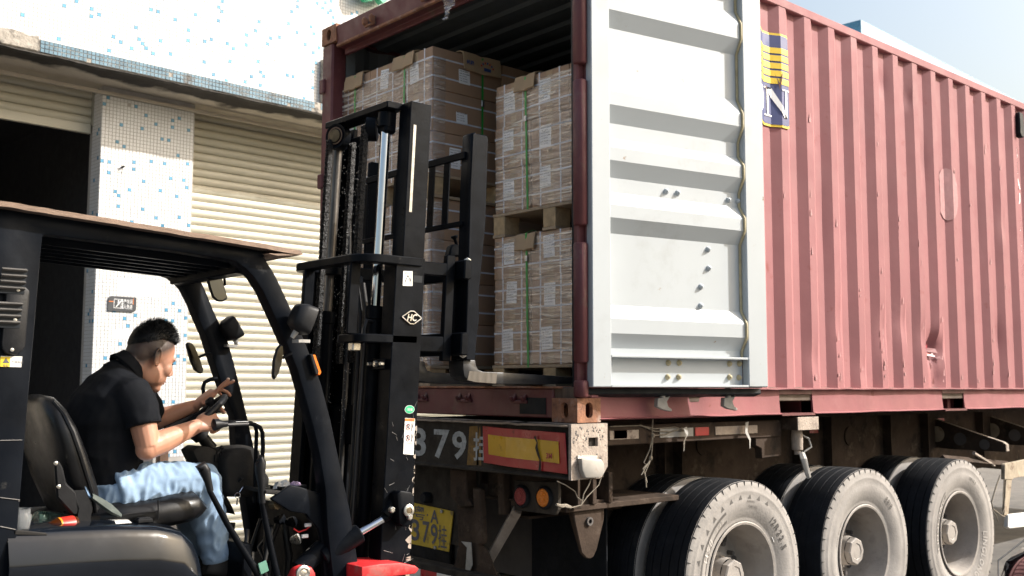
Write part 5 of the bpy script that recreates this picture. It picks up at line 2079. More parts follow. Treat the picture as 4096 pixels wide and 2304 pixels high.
for pts in ([(0.6458, 0.08, 1.42), (0.6364, 0.08, 1.331), (0.64, 0.08, 1.304)], [(0.6443, 0.08, 1.328), (0.6152, 0.08, 1.253), (0.5687, 0.08, 1.19), (0.5981, 0.08, 1.173)], [(0.6443, 0.08, 1.324), (0.6285, 0.08, 1.214), (0.5482, 0.08, 1.127)], [(0.6305, 0.08, 1.214), (0.5778, 0.08, 1.138), (0.5864, 0.08, 1.061)], [(0.6223, 0.08, 1.198), (0.5624, 0.08, 1.159), (0.5927, 0.08, 1.086)],
            [(0.656, 0.09, 1.327), (0.7537, 0.09, 1.329), (0.8373, 0.09, 1.349), (0.9113, 0.09, 1.343)], [(0.5535, 0.09, 1.385), (0.6724, 0.09, 1.349), (0.7953, 0.09, 1.342), (0.901, 0.09, 1.36)], [(0.3244, 0.09, 1.382), (0.5534, 0.09, 1.382), (0.6727, 0.09, 1.362), (0.8376, 0.09, 1.367), (0.9221, 0.09, 1.346)]):
    rp_.tube([Vector(q) + Vector((0.0, 0.002 * nz(i * 2.0), 0.0)) for i, q in enumerate(pts)], 0.0035, 5)
for q in ((0.6443, 0.08, 1.328), (0.6245, 0.08, 1.211)):
    rp_.ell(q, (0.012, 0.010, 0.014), nu=8, nv=6)
rp_.build('tied_rope', 'rope', tra)
m = MB()
for pts, w in (([(0.8896, 0.06, 1.362), (0.9016, 0.06, 1.324), (0.8731, 0.06, 1.284), (0.8658, 0.06, 1.238)], 0.016), ([(1.453, 0.06, 1.379), (1.439, 0.06, 1.322), (1.469, 0.06, 1.278), (1.463, 0.06, 1.228)], 0.018)):
    vs = []
    for i, q in enumerate(pts):
        vs += [(q[0] - w, q[1] - 0.006 * i, q[2]), (q[0] + w, q[1] + 0.004, q[2] + 0.006)]
    m = MB()
    m.add(vs, [(2 * i, 2 * i + 1, 2 * i + 3, 2 * i + 2) for i in range(len(pts) - 1)])
    m.build('hanging_strip', 'strip_grey', tra)

# mudflaps and dark sheets, added to keep the space under the trailer dark
for y0, y1 in ((0.40, 1.0), (WD - 0.66, WD - 0.06)):
    MB().box((0.62, y0, 0.22), (0.632, y1, 0.96)).build('mudflap', 'rubber', tra, bevel=0.002)
MB().box((0.66, 0.66, 0.45), (0.68, WD - 0.66, 1.10)).build('shade_cross_sheet', 'rim_dark', tra, bevel=0.004)
MB().box((0.7, 1.74, 0.45), (4.4, 1.76, 1.10)).build('shade_side_sheet', 'rim_dark', tra, bevel=0.004)

# ================================================================ forklift
fk = thing('forklift', 'black counterbalance forklift with plywood roof loading the container', 'forklift', (-1.7, 0.43, 0.0))
YN, YF = 0.05, 0.80            # outer faces of the overhead guard


def fbox(name, a, b, mat='fork_black', parent=None, bevel=0.004):
    return MB().box(a, b).build(name, mat, parent or fk, bevel=bevel)


# ---- overhead guard
outer = [(-2.651, 2.163), (-2.591, 2.156), (-2.284, 2.145), (-1.918, 2.12), (-1.696, 2.103), (-1.664, 2.098), (-1.651, 2.088), (-1.657, 2.078)]
arc_o = [(-1.652, 2.073), (-1.634, 2.051), (-1.615, 2.026), (-1.597, 1.998), (-1.566, 1.943), (-1.533, 1.883), (-1.487, 1.794), (-1.445, 1.708), (-1.392, 1.594), (-1.345, 1.45), (-1.328, 1.384), (-1.289, 1.237), (-1.248, 1.091), (-1.197, 0.8357), (-1.187, 0.7852)]
arc_i = [(-1.312, 0.8005), (-1.324, 0.8504), (-1.351, 1.028), (-1.363, 1.175), (-1.392, 1.313), (-1.426, 1.432), (-1.459, 1.53), (-1.5, 1.647), (-1.541, 1.733), (-1.587, 1.82), (-1.624, 1.888), (-1.657, 1.947), (-1.694, 1.996), (-1.73, 2.028), (-1.772, 2.052), (-1.819, 2.059), (-2.013, 2.072), (-2.282, 2.082), (-2.447, 2.087)]
rear_i = [(-2.47, 2.083), (-2.475, 1.983), (-2.482, 1.783), (-2.492, 1.537), (-2.501, 1.256), (-2.511, 0.9762), (-2.512, 0.9481)]
rear_o = [(-2.617, 0.961), (-2.626, 1.224), (-2.641, 1.617), (-2.652, 2.018)]
near_poly = outer + arc_o + arc_i + rear_i + rear_o
m = MB()
m.prism(near_poly, 'y', YN, YN + 0.07)
gsf = m.build('guard_side_frame', 'fork_black', fk, bevel=0.006, seg=2, smooth=40)
# far frame: same outline pushed across
fo = [(-2.346, 2.133), (-2.241, 2.128), (-2.038, 2.115), (-1.792, 2.105), (-1.687, 2.095), (-1.639, 2.082)]
fa_o = [(-1.622, 2.074), (-1.588, 2.027), (-1.561, 1.973), (-1.533, 1.913), (-1.499, 1.85), (-1.463, 1.786), (-1.434, 1.7), (-1.389, 1.551), (-1.357, 1.442), (-1.325, 1.321), (-1.29, 1.181), (-1.218, 0.8386)]
fa_i = [(-1.311, 0.8481), (-1.39, 1.242), (-1.411, 1.336), (-1.42, 1.447), (-1.455, 1.521), (-1.497, 1.619), (-1.534, 1.715), (-1.568, 1.807), (-1.605, 1.879), (-1.636, 1.945), (-1.67, 2.003), (-1.696, 2.028), (-1.728, 2.048), (-1.79, 2.065), (-2.037, 2.077), (-2.239, 2.087), (-2.278, 2.09)]
fr_i = [(-2.289, 2.089), (-2.295, 1.823), (-2.3, 1.527), (-2.306, 1.236), (-2.304, 0.9963)]
fr_o = [(-2.376, 1.003), (-2.396, 1.528), (-2.4, 1.917), (-2.401, 2.123)]
m = MB()
m.prism(fo + fa_o + fa_i + fr_i + fr_o, 'y', YF - 0.07, YF)
m.build('guard_side_frame', 'fork_black', fk, bevel=0.006, seg=2, smooth=40)
ZR = 2.085


def roof_z(x):
    return 2.083 - 0.042 * (x + 2.47)


# cross beams and roof bars
m = MB()
for x0, x1 in ((-1.74, -1.68), (-2.62, -2.54)):
    m = MB()
    m.add([(x, y, z) for x in (x0, x1) for y in (YN + 0.07, YF - 0.07) for z in (roof_z(x) - 0.035, roof_z(x) + 0.03)], [(0, 1, 3, 2), (4, 6, 7, 5), (0, 4, 5, 1), (2, 3, 7, 6), (0, 2, 6, 4), (1, 5, 7, 3)])
    m.build('roof_cross_beam', 'fork_black', fk, bevel=0.005)
for k in range(6):
    y = YN + 0.12 + k * 0.097
    m = MB()
    m.add([(x, yy, roof_z(x) + dz) for x in (-2.55, -1.73) for yy in (y, y + 0.022) for dz in (-0.012, 0.028)], [(0, 1, 3, 2), (4, 6, 7, 5), (0, 4, 5, 1), (2, 3, 7, 6), (0, 2, 6, 4), (1, 5, 7, 3)])
    m.build('roof_bar', 'fork_black', fk, bevel=0.003)
# bolts on the far bend
MB().lathe([(0.016, 0), (0.016, 0.01), (0.009, 0.012)], (-1.679, 0.72, 2.042), (0, -1, 0), n=6).build('bolt', 'bolt_steel', fk)
# ---- plywood sheet lying on the guard
ply = thing('plywood_sheet', 'weathered plywood sheet lying on the forklift roof', 'plywood', (-2.1, 0.4, 2.13))
pe = [(-2.709, 2.18), (-2.621, 2.175), (-2.466, 2.167), (-2.303, 2.158), (-2.128, 2.148), (-1.942, 2.138), (-1.743, 2.126), (-1.524, 2.111)]
n = len(pe)
top, botm = [], []
for i, (x, z) in enumerate(pe):
    top.append((x, z))
random.seed(9)
m = MB()
fr = 40
vs = []
for i in range(fr + 1):
    s = i / fr * (n - 1)
    k = min(int(s), n - 2)
    x = pe[k][0] + (pe[k + 1][0] - pe[k][0]) * (s - k)
    z = pe[k][1] + (pe[k + 1][1] - pe[k][1]) * (s - k)
    wav = 0.004 * nz(i * 0.35, 1)
    vs += [(x, 0.0 + 0.004 * nz(i * 1.7), z + wav), (x, 0.0 + 0.004 * nz(i * 2.3, 4), z - 0.017 + wav), (x, 0.86, z - 0.017 + wav), (x, 0.86, z + wav)]
m.cur = 0
m.add(vs, [])
b0 = 0
for i in range(fr):
    a, b = i * 4, i * 4 + 4
    for j in range(4):
        m.f.append([a + j, a + (j + 1) % 4, b + (j + 1) % 4, b + j])
        m.m.append(1 if j in (0, 2) else 0)
m.f.append([0, 3, 2, 1])
m.m.append(1)
e = fr * 4
m.f.append([e, e + 1, e + 2, e + 3])
m.m.append(1)
m.build('board', ['plywood_face', 'plywood_edge'], ply, smooth=20)
m = MB()
tipx, tipz = pe[-1]
m.prism([(tipx - 0.02, tipz - 0.015), (tipx + 0.004, tipz - 0.006), (tipx + 0.012, tipz - 0.014), (tipx - 0.005, tipz - 0.018), (tipx - 0.10, tipz - 0.028), (tipx - 0.14, tipz - 0.022)], 'y', 0.004, 0.16)
m.build('splinter', 'plywood_edge', ply)

# ---- rear pillar louvre panel
lv = MB()
q = [(-2.579, 1.893), (-2.566, 1.908), (-2.524, 1.908), (-2.508, 1.893), (-2.508, 1.873), (-2.514, 1.712), (-2.522, 1.696), (-2.541, 1.683), (-2.571, 1.687), (-2.583, 1.7), (-2.586, 1.718)]
lv.prism(q, 'y', 0.030, 0.052)
lvo = lv.build('louvre_panel', 'black_plastic', fk, bevel=0.005, seg=2)
for (ya, yb) in ((1172, 1263), (1300, 1390)):
    for k in range(4):
        y0 = ya + k * 23
        dx = -(y0 - 1172) * 0.085
        m = MB()
        a, b, c, d_ = [Vector((x, 0, z)) for x, z in ([(-2.62, 2.849), (-2.56, 2.865), (-2.561, 2.854), (-2.621, 2.839)])]
        # scaled slat: built from measured corners
        z1 = 1.965 - (y0 - 1172) * 0.000868
        x0 = -2.598 + dx * 0.0009
        m.prism([(0.0, 0.0), (0.0, 0.012), (0.014, 0.006)], 'x', 0, 0.078)
        m.xf(lambda v: Vector((x0 + v.x, 0.030 - v.y * 1.0, z1 + v.z - 0.012)))
        m.build('slat', 'louvre_dust', lvo, bevel=0.001)
        g2 = MB()
        g2.box((x0, 0.0285, z1 - 0.024), (x0 + 0.078, 0.0298, z1 - 0.004))
        g2.build('slot', 'gasket', lvo)
for px in ((-2.545, 0.03, 1.894), (-2.55, 0.03, 1.796), (-2.555, 0.03, 1.699)):
    MB().lathe([(0.006, 0), (0.006, 0.003), (0.002, 0.004)], px, (0, -1, 0), n=10).build('screw', 'bolt_steel', lvo)
# hazard label
m = MB()
m.prism([(-2.583, 1.679), (-2.517, 1.679), (-2.519, 1.644), (-2.583, 1.645)], 'y', 0.0475, 0.0495)
wl = m.build('warning_label', 'paper_white', fk)
m = MB()
m.prism([(-2.583, 1.677), (-2.554, 1.677), (-2.554, 1.645), (-2.583, 1.645)], 'y', 0.0466, 0.0474)
m.build('label_field', 'yellow', wl)
m = MB()
m.prism([(-2.567, 1.673), (-2.556, 1.657), (-2.577, 1.657)], 'y', 0.0457, 0.0465)
m.text('警告', 0.006, (-2.575, 0.0458, 1.646), (1, 0, 0), (0, 0, 1), bold=0.0)
m.text('严禁乘坐', 0.007, (-2.55, 0.046, 1.657), (1, 0, 0), (0, 0, 1), bold=0.0, sx=0.036 / (0.007 * text_poly('严禁乘坐', 0.0)[2]))
m.build('label_print', 'ink', wl, smooth=0)
for pts in ([(-2.572, 0.048, 1.409), (-2.505, 0.048, 1.408)], [(-2.564, 0.048, 1.228), (-2.504, 0.048, 1.216), (-2.507, 0.048, 1.212)], [(-2.56, 0.048, 1.137), (-2.513, 0.048, 1.123)], [(-2.535, 0.048, 1.088), (-2.519, 0.048, 1.051)]):
    MB().tube(pts, 0.0011, 4).build('scratch', 'scratch', gsf)

# ---- hood (engine cover) and rear body
def loft(secs, name, mat, parent, closed=True, **k):
    m = MB()
    n = len(secs[0])
    vs = [q for s_ in secs for q in s_]
    fs = []
    for i in range(len(secs) - 1):
        for j in range(n if closed else n - 1):
            j2 = (j + 1) % n
            fs.append((i * n + j, i * n + j2, (i + 1) * n + j2, (i + 1) * n + j))
    fs.append(list(range(n))[::-1])
    fs.append([(len(secs) - 1) * n + j for j in range(n)])
    m.add(vs, fs)
    return m.build(name, mat, parent, **k)


hx = [(-2.534, 1.117), (-2.474, 1.114), (-2.332, 1.109), (-2.183, 1.101), (-2.042, 1.088), (-1.95, 1.065), (-1.901, 1.02), (-1.876, 0.9695), (-1.859, 0.9024)]
secs = []
for i, (x, z) in enumerate(hx):
    dz = (0, 0.0, 0.0, 0.004, 0.0, 0.01, 0.02, 0.03, 0.05)[i]
    zt = z + 0.005
    inset = (0, 0, 0, 0, 0.0, 0.004, 0.010, 0.016, 0.02)[i]
    y0 = 0.02 + inset
    y1 = 0.85 - inset
    prof = [(y0 + 0.07, 0.55), (y0 + 0.055, 0.68), (y0 + 0.022, zt - 0.24), (y0 + 0.006, zt - 0.150), (y0, zt - 0.125), (y0 + 0.002, zt - 0.105), (y0 + 0.024, zt - 0.040), (y0 + 0.034, zt - 0.016), (y0 + 0.050, zt - 0.004), (y0 + 0.085, zt), (y0 + 0.16, zt + 0.006),
            (y1 - 0.16, zt + 0.006), (y1 - 0.085, zt), (y1 - 0.05, zt - 0.02), (y1 - 0.016, zt - 0.085), (y1, zt - 0.12), (y1 - 0.02, zt - 0.24), (y1 - 0.07, 0.55)]
    secs.append([(x, yy, zz) for yy, zz in prof])
hood = loft(secs, 'hood', 'hood_paint', fk, smooth=38)
m = MB()
m.prism([(-2.134, 1.084), (-2.035, 1.072), (-1.99, 1.036), (-2.088, 1.046)], 'y', 0.0, 0.001)
ml = MB()
(ax, az), (bx, bz) = hx[3], hx[4]
ml.add([(-2.24, 0.11, 1.102), (-2.11, 0.11, 1.100), (-2.09, 0.22, 1.106), (-2.20, 0.24, 1.108)], [(0, 1, 2, 3)])
ml.xf(lambda q: q + Vector((0, 0, 0.004)))
ml.build('paper_label', 'paper_white', hood)
lt = MB()
lt.box((-2.085, 0.12, 1.098), (-2.03, 0.16, 1.112))
lt.box((-2.08, 0.125, 1.11), (-2.035, 0.155, 1.116))
lt.build('hood_latch', 'black_plastic', hood, bevel=0.004)
# counterweight behind and low side body
cw = MB()
cw.prism([(-3.1, 0.35), (-3.2, 0.6), (-3.18, 1.0), (-3.0, 1.08), (-2.62, 1.10), (-2.60, 0.5), (-2.4, 0.35)], 'y', 0.06, 0.80)
cw.build('counterweight', 'fork_black', fk, bevel=0.05, seg=3, smooth=60)
bd = MB()
bd.prism([(-2.62, 0.42), (-2.62, 0.95), (-2.0, 0.93), (-1.98, 0.62), (-1.9, 0.52), (-1.2, 0.52), (-1.15, 0.4), (-1.6, 0.32), (-2.4, 0.32)], 'y', 0.05, 0.81)
bd.build('chassis_body', 'fork_black', fk, bevel=0.01)
fp = MB()
fp.box((-1.98, 0.09, 0.525), (-1.3, 0.77, 0.545))
fp.build('floor_plate', 'dusty_plastic', fk, bevel=0.004)
tray = MB()
tray.prism([(-2.52, 1.123), (-2.414, 1.103), (-2.411, 1.093), (-2.518, 1.105)], 'y', 0.05, 0.30)
tray.build('hood_ledge', 'dusty_plastic', fk, bevel=0.003)
# wheels of the truck itself
for (x, y, r_, w) in ((-1.05, -0.02, 0.32, 0.20), (-1.05, 0.70, 0.32, 0.20), (-2.55, 0.02, 0.255, 0.17), (-2.55, 0.68, 0.255, 0.17)):
    zc = r_ + ground_z(x, y) - 0.004
    m = MB()
    m.lathe([(r_ * 0.55, 0), (r_ * 0.9, -0.005), (r_, 0.03), (r_, w - 0.03), (r_ * 0.9, w + 0.005), (r_ * 0.55, w)], (x, y, zc), (0, 1, 0), n=36)
    t = m.build('wheel', 'rubber', fk, smooth=40)
    m = MB()
    m.lathe([(r_ * 0.56, -0.004), (r_ * 0.5, 0.02), (r_ * 0.3, 0.03), (r_ * 0.28, -0.01), (r_ * 0.1, -0.012)], (x, y, zc), (0, 1, 0), n=24)
    m.build('rim', 'red_paint', t, smooth=40)

# ---- seat
def superloft(path, prof_fn, name, mat, parent, **k):
    secs = [prof_fn(s) for s in path]
    return loft(secs, name, mat, parent, **k)


def pad_section(c, t, half_w, thick, n=20, e=3.0):
    """rounded section in plane spanned by y and normal of t (t in xz plane)"""
    nrm = Vector((-t[1], 0, t[0]))
    out = []
    for j in range(n):
        a = 2 * math.pi * j / n
        ca, sa = math.cos(a), math.sin(a)
        u = abs(ca) ** (2 / e) * (1 if ca > 0 else -1)
        v = abs(sa) ** (2 / e) * (1 if sa > 0 else -1)
        out.append(Vector((c[0], 0.43 + u * half_w, c[1])) + nrm * (v * thick))
    return out


bk = [(-2.207, 1.136), (-2.228, 1.201), (-2.258, 1.276), (-2.283, 1.349), (-2.308, 1.423), (-2.333, 1.486), (-2.352, 1.527), (-2.365, 1.541)]
hw = [0.20, 0.225, 0.235, 0.235, 0.225, 0.20, 0.15, 0.09]
th = [0.055, 0.062, 0.065, 0.062, 0.056, 0.048, 0.036, 0.018]
secs = []
for i, (x, z) in enumerate(bk):
    a, b = bk[max(0, i - 1)], bk[min(len(bk) - 1, i + 1)]
    t = Vector((b[0] - a[0], b[1] - a[1])).normalized()
    secs.append(pad_section((x, z), (t.x, t.y), hw[i], th[i]))
seat = fbox('seat_base', (-2.33, 0.22, 1.10), (-1.95, 0.64, 1.125), 'black_plastic')
loft(secs, 'backrest', 'leather', seat, smooth=60)
pts = []
for s_ in secs[:-1]:
    pts.append(min(s_, key=lambda q: q.y) + Vector((0.012, -0.002, 0)))
MB().tube(pts, 0.006, 6).build('piping', 'leather', seat)
sidep = MB()
sidep.prism([(-2.358, 1.331), (-2.341, 1.327), (-2.327, 1.3), (-2.313, 1.246), (-2.279, 1.215), (-2.268, 1.178), (-2.269, 1.135), (-2.288, 1.137), (-2.32, 1.173), (-2.344, 1.201)], 'y', 0.185, 0.205)
sidep.build('backrest_bracket', 'black_plastic', seat, bevel=0.006)
for q in ((-2.354, 0.184, 1.319), (-2.341, 0.184, 1.239)):
    MB().lathe([(0.007, 0), (0.007, 0.004), (0.003, 0.006)], q, (0, -1, 0), n=10).build('bolt', 'bolt_steel', seat)
cs = [(-2.206, 1.091), (-2.124, 1.101), (-2.031, 1.104), (-1.915, 1.11), (-1.835, 1.113), (-1.809, 1.097), (-1.801, 1.075)]
hw = [0.20, 0.24, 0.26, 0.265, 0.26, 0.24, 0.19]
th = [0.045, 0.060, 0.066, 0.070, 0.068, 0.055, 0.025]
secs = []
for i, (x, z) in enumerate(cs):
    a, b = cs[max(0, i - 1)], cs[min(len(cs) - 1, i + 1)]
    t = Vector((b[0] - a[0], b[1] - a[1])).normalized()
    secs.append(pad_section((x, z + 0.012 + 0.004 * math.sin(i * 2.1)), (t.x, t.y), hw[i], th[i]))
loft(secs, 'cushion', 'leather', seat, smooth=60)
cr = MB()
for y in (0.215, 0.225):
    pass
cr.tube([(-2.124, 0.163, 1.127), (-2.061, 0.163, 1.129), (-1.995, 0.163, 1.13)], 0.004, 5)
cr.tube([(-1.996, 0.163, 1.171), (-1.994, 0.163, 1.144), (-1.994, 0.163, 1.101)], 0.003, 5)
cr.build('cushion_seam', 'leather', seat)
ap = MB()
ap.prism([(-2.241, 1.098), (-2.114, 1.089), (-1.966, 1.081), (-1.909, 1.083), (-1.909, 1.091), (-1.966, 1.092), (-2.114, 1.099), (-2.237, 1.106)], 'y', 0.20, 0.62)
ap.build('seat_pan', 'black_plastic', seat, bevel=0.006)
blt = MB()
bp_ = [(-2.273, 0.19, 1.222), (-2.261, 0.19, 1.196), (-2.247, 0.19, 1.16), (-2.253, 0.19, 1.122), (-2.244, 0.19, 1.091)]
vs = []
for i, q in enumerate(bp_):
    vs += [(q[0] - 0.022, q[1] - 0.004 * i, q[2]), (q[0] + 0.022, q[1] - 0.004 * i - 0.004, q[2])]
blt.add(vs, [(2 * i, 2 * i + 1, 2 * i + 3, 2 * i + 2) for i in range(len(bp_) - 1)])
blt.build('seat_belt', 'black_plastic', seat)

# ---- dashboard, column, steering wheel
dash = thing('x', 'x', 'x', (0, 0, 0))
bpy.data.objects.remove(dash)
dsh = [(-1.689, 1.297), (-1.662, 1.332), (-1.619, 1.341), (-1.565, 1.343), (-1.531, 1.327), (-1.517, 1.292), (-1.507, 1.246), (-1.481, 1.21), (-1.483, 1.185), (-1.526, 1.153), (-1.57, 1.141), (-1.645, 1.146), (-1.673, 1.177)]
secs = []
for k, y in enumerate((0.275, 0.285, 0.31, 0.35, 0.40, 0.44, 0.465, 0.475)):
    cx = sum(q[0] for q in dsh) / len(dsh)
    cz = sum(q[1] for q in dsh) / len(dsh)
    s_ = (0.86, 0.95, 1.0, 1.02, 1.02, 1.0, 0.95, 0.86)[k]
    secs.append([(cx + (x - cx) * s_, y, cz + (z - cz) * s_) for x, z in dsh])
dcow = loft(secs, 'instrument_cowl', 'dusty_plastic', fk, smooth=50)
m = MB()
m.prism([(-1.793, 1.332), (-1.763, 1.35), (-1.726, 1.344), (-1.7, 1.333), (-1.672, 1.302), (-1.641, 1.144), (-1.618, 1.104), (-1.601, 1.068), (-1.667, 1.136), (-1.7, 1.177), (-1.744, 1.238)], 'y', 0.33, 0.45)
m.build('column_shroud', 'dusty_plastic', dcow, bevel=0.012, seg=2)
m = MB()
for k in range(5):
    x0 = (-1.702, 1.314)
    m = MB()
    m.box((x0[0] + k * 0.009, 0.322, x0[1] + k * 0.003 - 0.03), (x0[0] + k * 0.009 + 0.004, 0.331, x0[1] + k * 0.003))
    m.build('bellow_rib', 'black_plastic', dcow)
m = MB()
m.tube([(-1.692, 0.33, 1.316), (-1.675, 0.33, 1.338)], [0.006, 0.004], 6)
m.ell((-1.673, 0.33, 1.34), (0.009, 0.009, 0.009), nu=10, nv=8)
m.build('stalk', 'black_plastic', dcow)
m = MB()
m.cyl((-1.621, 0.28, 1.208), (-1.617, 0.26, 1.222), 0.007, n=8)
m.lathe([(0.020, 0), (0.018, 0.006), (0.010, 0.010)], (-1.596, 0.285, 1.187), (0, -1, 0.1), n=16)
m.build('ignition_switch', 'black_plastic', dcow)
m = MB()
m.tube([(-1.607, 0.27, 1.185), (-1.625, 0.262, 1.166)], 0.003, 6)
kc = Vector((-1.633, 0.262, 1.155))
m.tube([kc + Vector((0.011 * math.cos(a), 0, 0.011 * math.sin(a))) for a in [2 * math.pi * k / 14 for k in range(14)]], 0.0014, 5, closed=True)
m.tube([(-1.633, 0.262, 1.142), (-1.635, 0.262, 1.118)], [0.003, 0.004], 5)
m.build('ignition_key', 'chrome', dcow)
# column
m = MB()
m.tube([(-1.665, 0.44, 1.33), (-1.715, 0.44, 1.392)], [0.026, 0.022], 14)
m.tube([(-1.706, 0.44, 1.379), (-1.731, 0.44, 1.405)], [0.034, 0.038], 16)
col_ = m.build('steering_column', 'black_plastic', fk, smooth=50)
# wheel: tilted ring
wc = Vector((-1.743, 0.44, 1.437))
tip1 = Vector((-1.621, 0.44, 1.514))
ax_dir = Vector((-0.62, 0.22, 0.76)).normalized()
u1 = (tip1 - wc)
u1 = (u1 - ax_dir * u1.dot(ax_dir)).normalized()
RW = 0.155
u2 = ax_dir.cross(u1)
m = MB()
m.tube([wc + (u1 * math.cos(a) + u2 * math.sin(a)) * RW for a in [2 * math.pi * k / 40 for k in range(40)]], 0.0135, 10, closed=True)
swl = m.build('steering_wheel', 'black_plastic', fk, smooth=60)
for a in (0.5, 2.6, 4.7):
    m = MB()
    m.tube([wc - ax_dir * 0.03, wc + (u1 * math.cos(a) + u2 * math.sin(a)) * (RW * 0.5) - ax_dir * 0.012, wc + (u1 * math.cos(a) + u2 * math.sin(a)) * RW], [0.018, 0.012, 0.011], 8, ry=[0.01, 0.007, 0.008])
    m.build('spoke', 'black_plastic', swl)
m = MB()
m.lathe([(0.045, -0.05), (0.05, -0.03), (0.045, -0.012), (0.03, -0.004)], wc, tuple(ax_dir), n=20)
m.build('hub', 'black_plastic', swl)
m = MB()
ka = -0.5
kp = wc + (u1 * math.cos(ka) + u2 * math.sin(ka)) * RW
kn = Vector((-1.623, 0.5, 1.493))
m.tube([kn - ax_dir * 0.02, kn + ax_dir * 0.014, kn + ax_dir * 0.024, kn + ax_dir * 0.040, kn + ax_dir * 0.050], [0.008, 0.008, 0.018, 0.021, 0.012], 14)
m.build('spinner_knob', 'black_plastic', swl)
# grab bar at the far pillar
MB().tube([(-1.505, 0.74, 1.617), (-1.537, 0.74, 1.612), (-1.562, 0.74, 1.599), (-1.569, 0.74, 1.575), (-1.56, 0.74, 1.523), (-1.521, 0.74, 1.468), (-1.457, 0.74, 1.478)], 0.009, 8).build('grab_handle', 'fork_black', fk)
MB().tube([(-1.644, 0.6, 1.478), (-1.687, 0.6, 1.452), (-1.751, 0.6, 1.423), (-1.788, 0.6, 1.405)], [0.010, 0.012, 0.014, 0.016], 8).build('turn_stalk', 'black_plastic', fk)

# ---- levers
for k, (yy, off) in enumerate(((0.20, 0), (0.235, 10))):
    m = MB()
    if k == 0:
        p_ = [(-1.758, 0.2, 1.437), (-1.683, 0.2, 1.438), (-1.631, 0.2, 1.438), (-1.6, 0.2, 1.433), (-1.576, 0.2, 1.421), (-1.565, 0.2, 1.401), (-1.561, 0.2, 1.342), (-1.566, 0.2, 1.235), (-1.57, 0.2, 1.128)]
    else:
        p_ = [(-1.729, 0.235, 1.441), (-1.645, 0.235, 1.443), (-1.596, 0.235, 1.438), (-1.577, 0.235, 1.424), (-1.572, 0.235, 1.4), (-1.573, 0.235, 1.331), (-1.572, 0.235, 1.233), (-1.571, 0.235, 1.125)]
    m.tube(p_, 0.0085 if k == 0 else 0.008, 10)
    lv_ = m.build('control_lever', 'chrome' if False else 'mast_black', fk, smooth=60)
    if k == 0:
        m = MB()
        m.tube([(-1.725, 0.2, 1.437), (-1.662, 0.2, 1.438), (-1.628, 0.2, 1.438)], 0.0088, 10)
        m.build('bright_wear', 'chrome', lv_)
        m = MB()
        m.tube([(-1.778, 0.2, 1.435), (-1.771, 0.2, 1.436), (-1.754, 0.2, 1.437), (-1.73, 0.2, 1.437), (-1.717, 0.2, 1.437)], [0.012, 0.023, 0.021, 0.012, 0.011], 12)
        m.build('knob', 'black_plastic', lv_, smooth=60)
for (pts, kn) in (([(-1.819, 0.12, 1.197), (-1.753, 0.12, 1.083), (-1.69, 0.12, 0.985), (-1.635, 0.12, 0.9049), (-1.597, 0.12, 0.8444)], [(-1.859, 0.12, 1.272), (-1.861, 0.12, 1.279), (-1.851, 0.12, 1.285), (-1.839, 0.12, 1.269), (-1.826, 0.12, 1.231), (-1.815, 0.12, 1.194)]), ([(-1.602, 0.12, 1.137), (-1.582, 0.12, 1.05), (-1.558, 0.12, 0.9531), (-1.534, 0.12, 0.8652), (-1.525, 0.12, 0.8263)], [(-1.626, 0.12, 1.298), (-1.619, 0.12, 1.304), (-1.613, 0.12, 1.29), (-1.614, 0.12, 1.262), (-1.606, 0.12, 1.204), (-1.6, 0.12, 1.135)])):
    m = MB()
    m.tube(pts, [0.010, 0.012, 0.013, 0.014, 0.014], 10)
    lv_ = m.build('control_lever', 'mast_black', fk, smooth=60)
    m = MB()
    m.tube(kn[1:] if False else kn, [0.006, 0.018, 0.022, 0.021, 0.014, 0.012], 14)
    m.build('knob', 'black_plastic', lv_, smooth=60)

# ---- front cowl box with tray
m = MB()
m.prism([(-1.579, 1.151), (-1.493, 1.199), (-1.46, 1.192), (-1.333, 1.149), (-1.31, 1.158), (-1.298, 1.122), (-1.284, 1.041), (-1.294, 0.9416), (-1.304, 0.7939), (-1.335, 0.7975), (-1.346, 0.9467), (-1.365, 1.018), (-1.406, 1.061), (-1.423, 1.082), (-1.491, 1.097), (-1.546, 1.13)], 'y', 0.09, 0.115)
fc = m.build('front_cowl', 'fork_black', fk, bevel=0.006, seg=2)
m = MB()
cp = [(-1.599, 1.206), (-1.485, 1.201), (-1.338, 1.162)]
m.add([(cp[0][0], 0.10, cp[0][1] - 0.02), (cp[2][0], 0.10, cp[2][1] - 0.012), (cp[2][0], 0.76, cp[2][1]), (cp[0][0], 0.76, cp[0][1]), (cp[0][0], 0.10, cp[0][1] - 0.035), (cp[2][0], 0.10, cp[2][1] - 0.03), (cp[2][0], 0.76, cp[2][1] - 0.02), (cp[0][0], 0.76, cp[0][1] - 0.02)],
      [(0, 1, 2, 3), (7, 6, 5, 4), (0, 4, 5, 1), (1, 5, 6, 2), (2, 6, 7, 3), (3, 7, 4, 0)])
m.build('cowl_top', 'dusty_plastic', fc, bevel=0.004)
ct = Vector((-1.437, 0.14, 1.153))
m = MB()
for a, b in (((-0.06, -0.045), (0.06, -0.038)), ((-0.06, 0.038), (0.06, 0.045)), ((-0.06, -0.045), (-0.053, 0.045)), ((0.053, -0.045), (0.06, 0.045))):
    m.box((ct.x + a[0], ct.y + 0.07 + a[1], ct.z + 0.008), (ct.x + b[0], ct.y + 0.07 + b[1], ct.z + 0.034))
m.box((ct.x - 0.06, ct.y + 0.025, ct.z + 0.004), (ct.x + 0.06, ct.y + 0.115, ct.z + 0.010))
m.build('cup_tray', 'black_plastic', fc, bevel=0.003)
# crumpled tissue in the tray
random.seed(2)


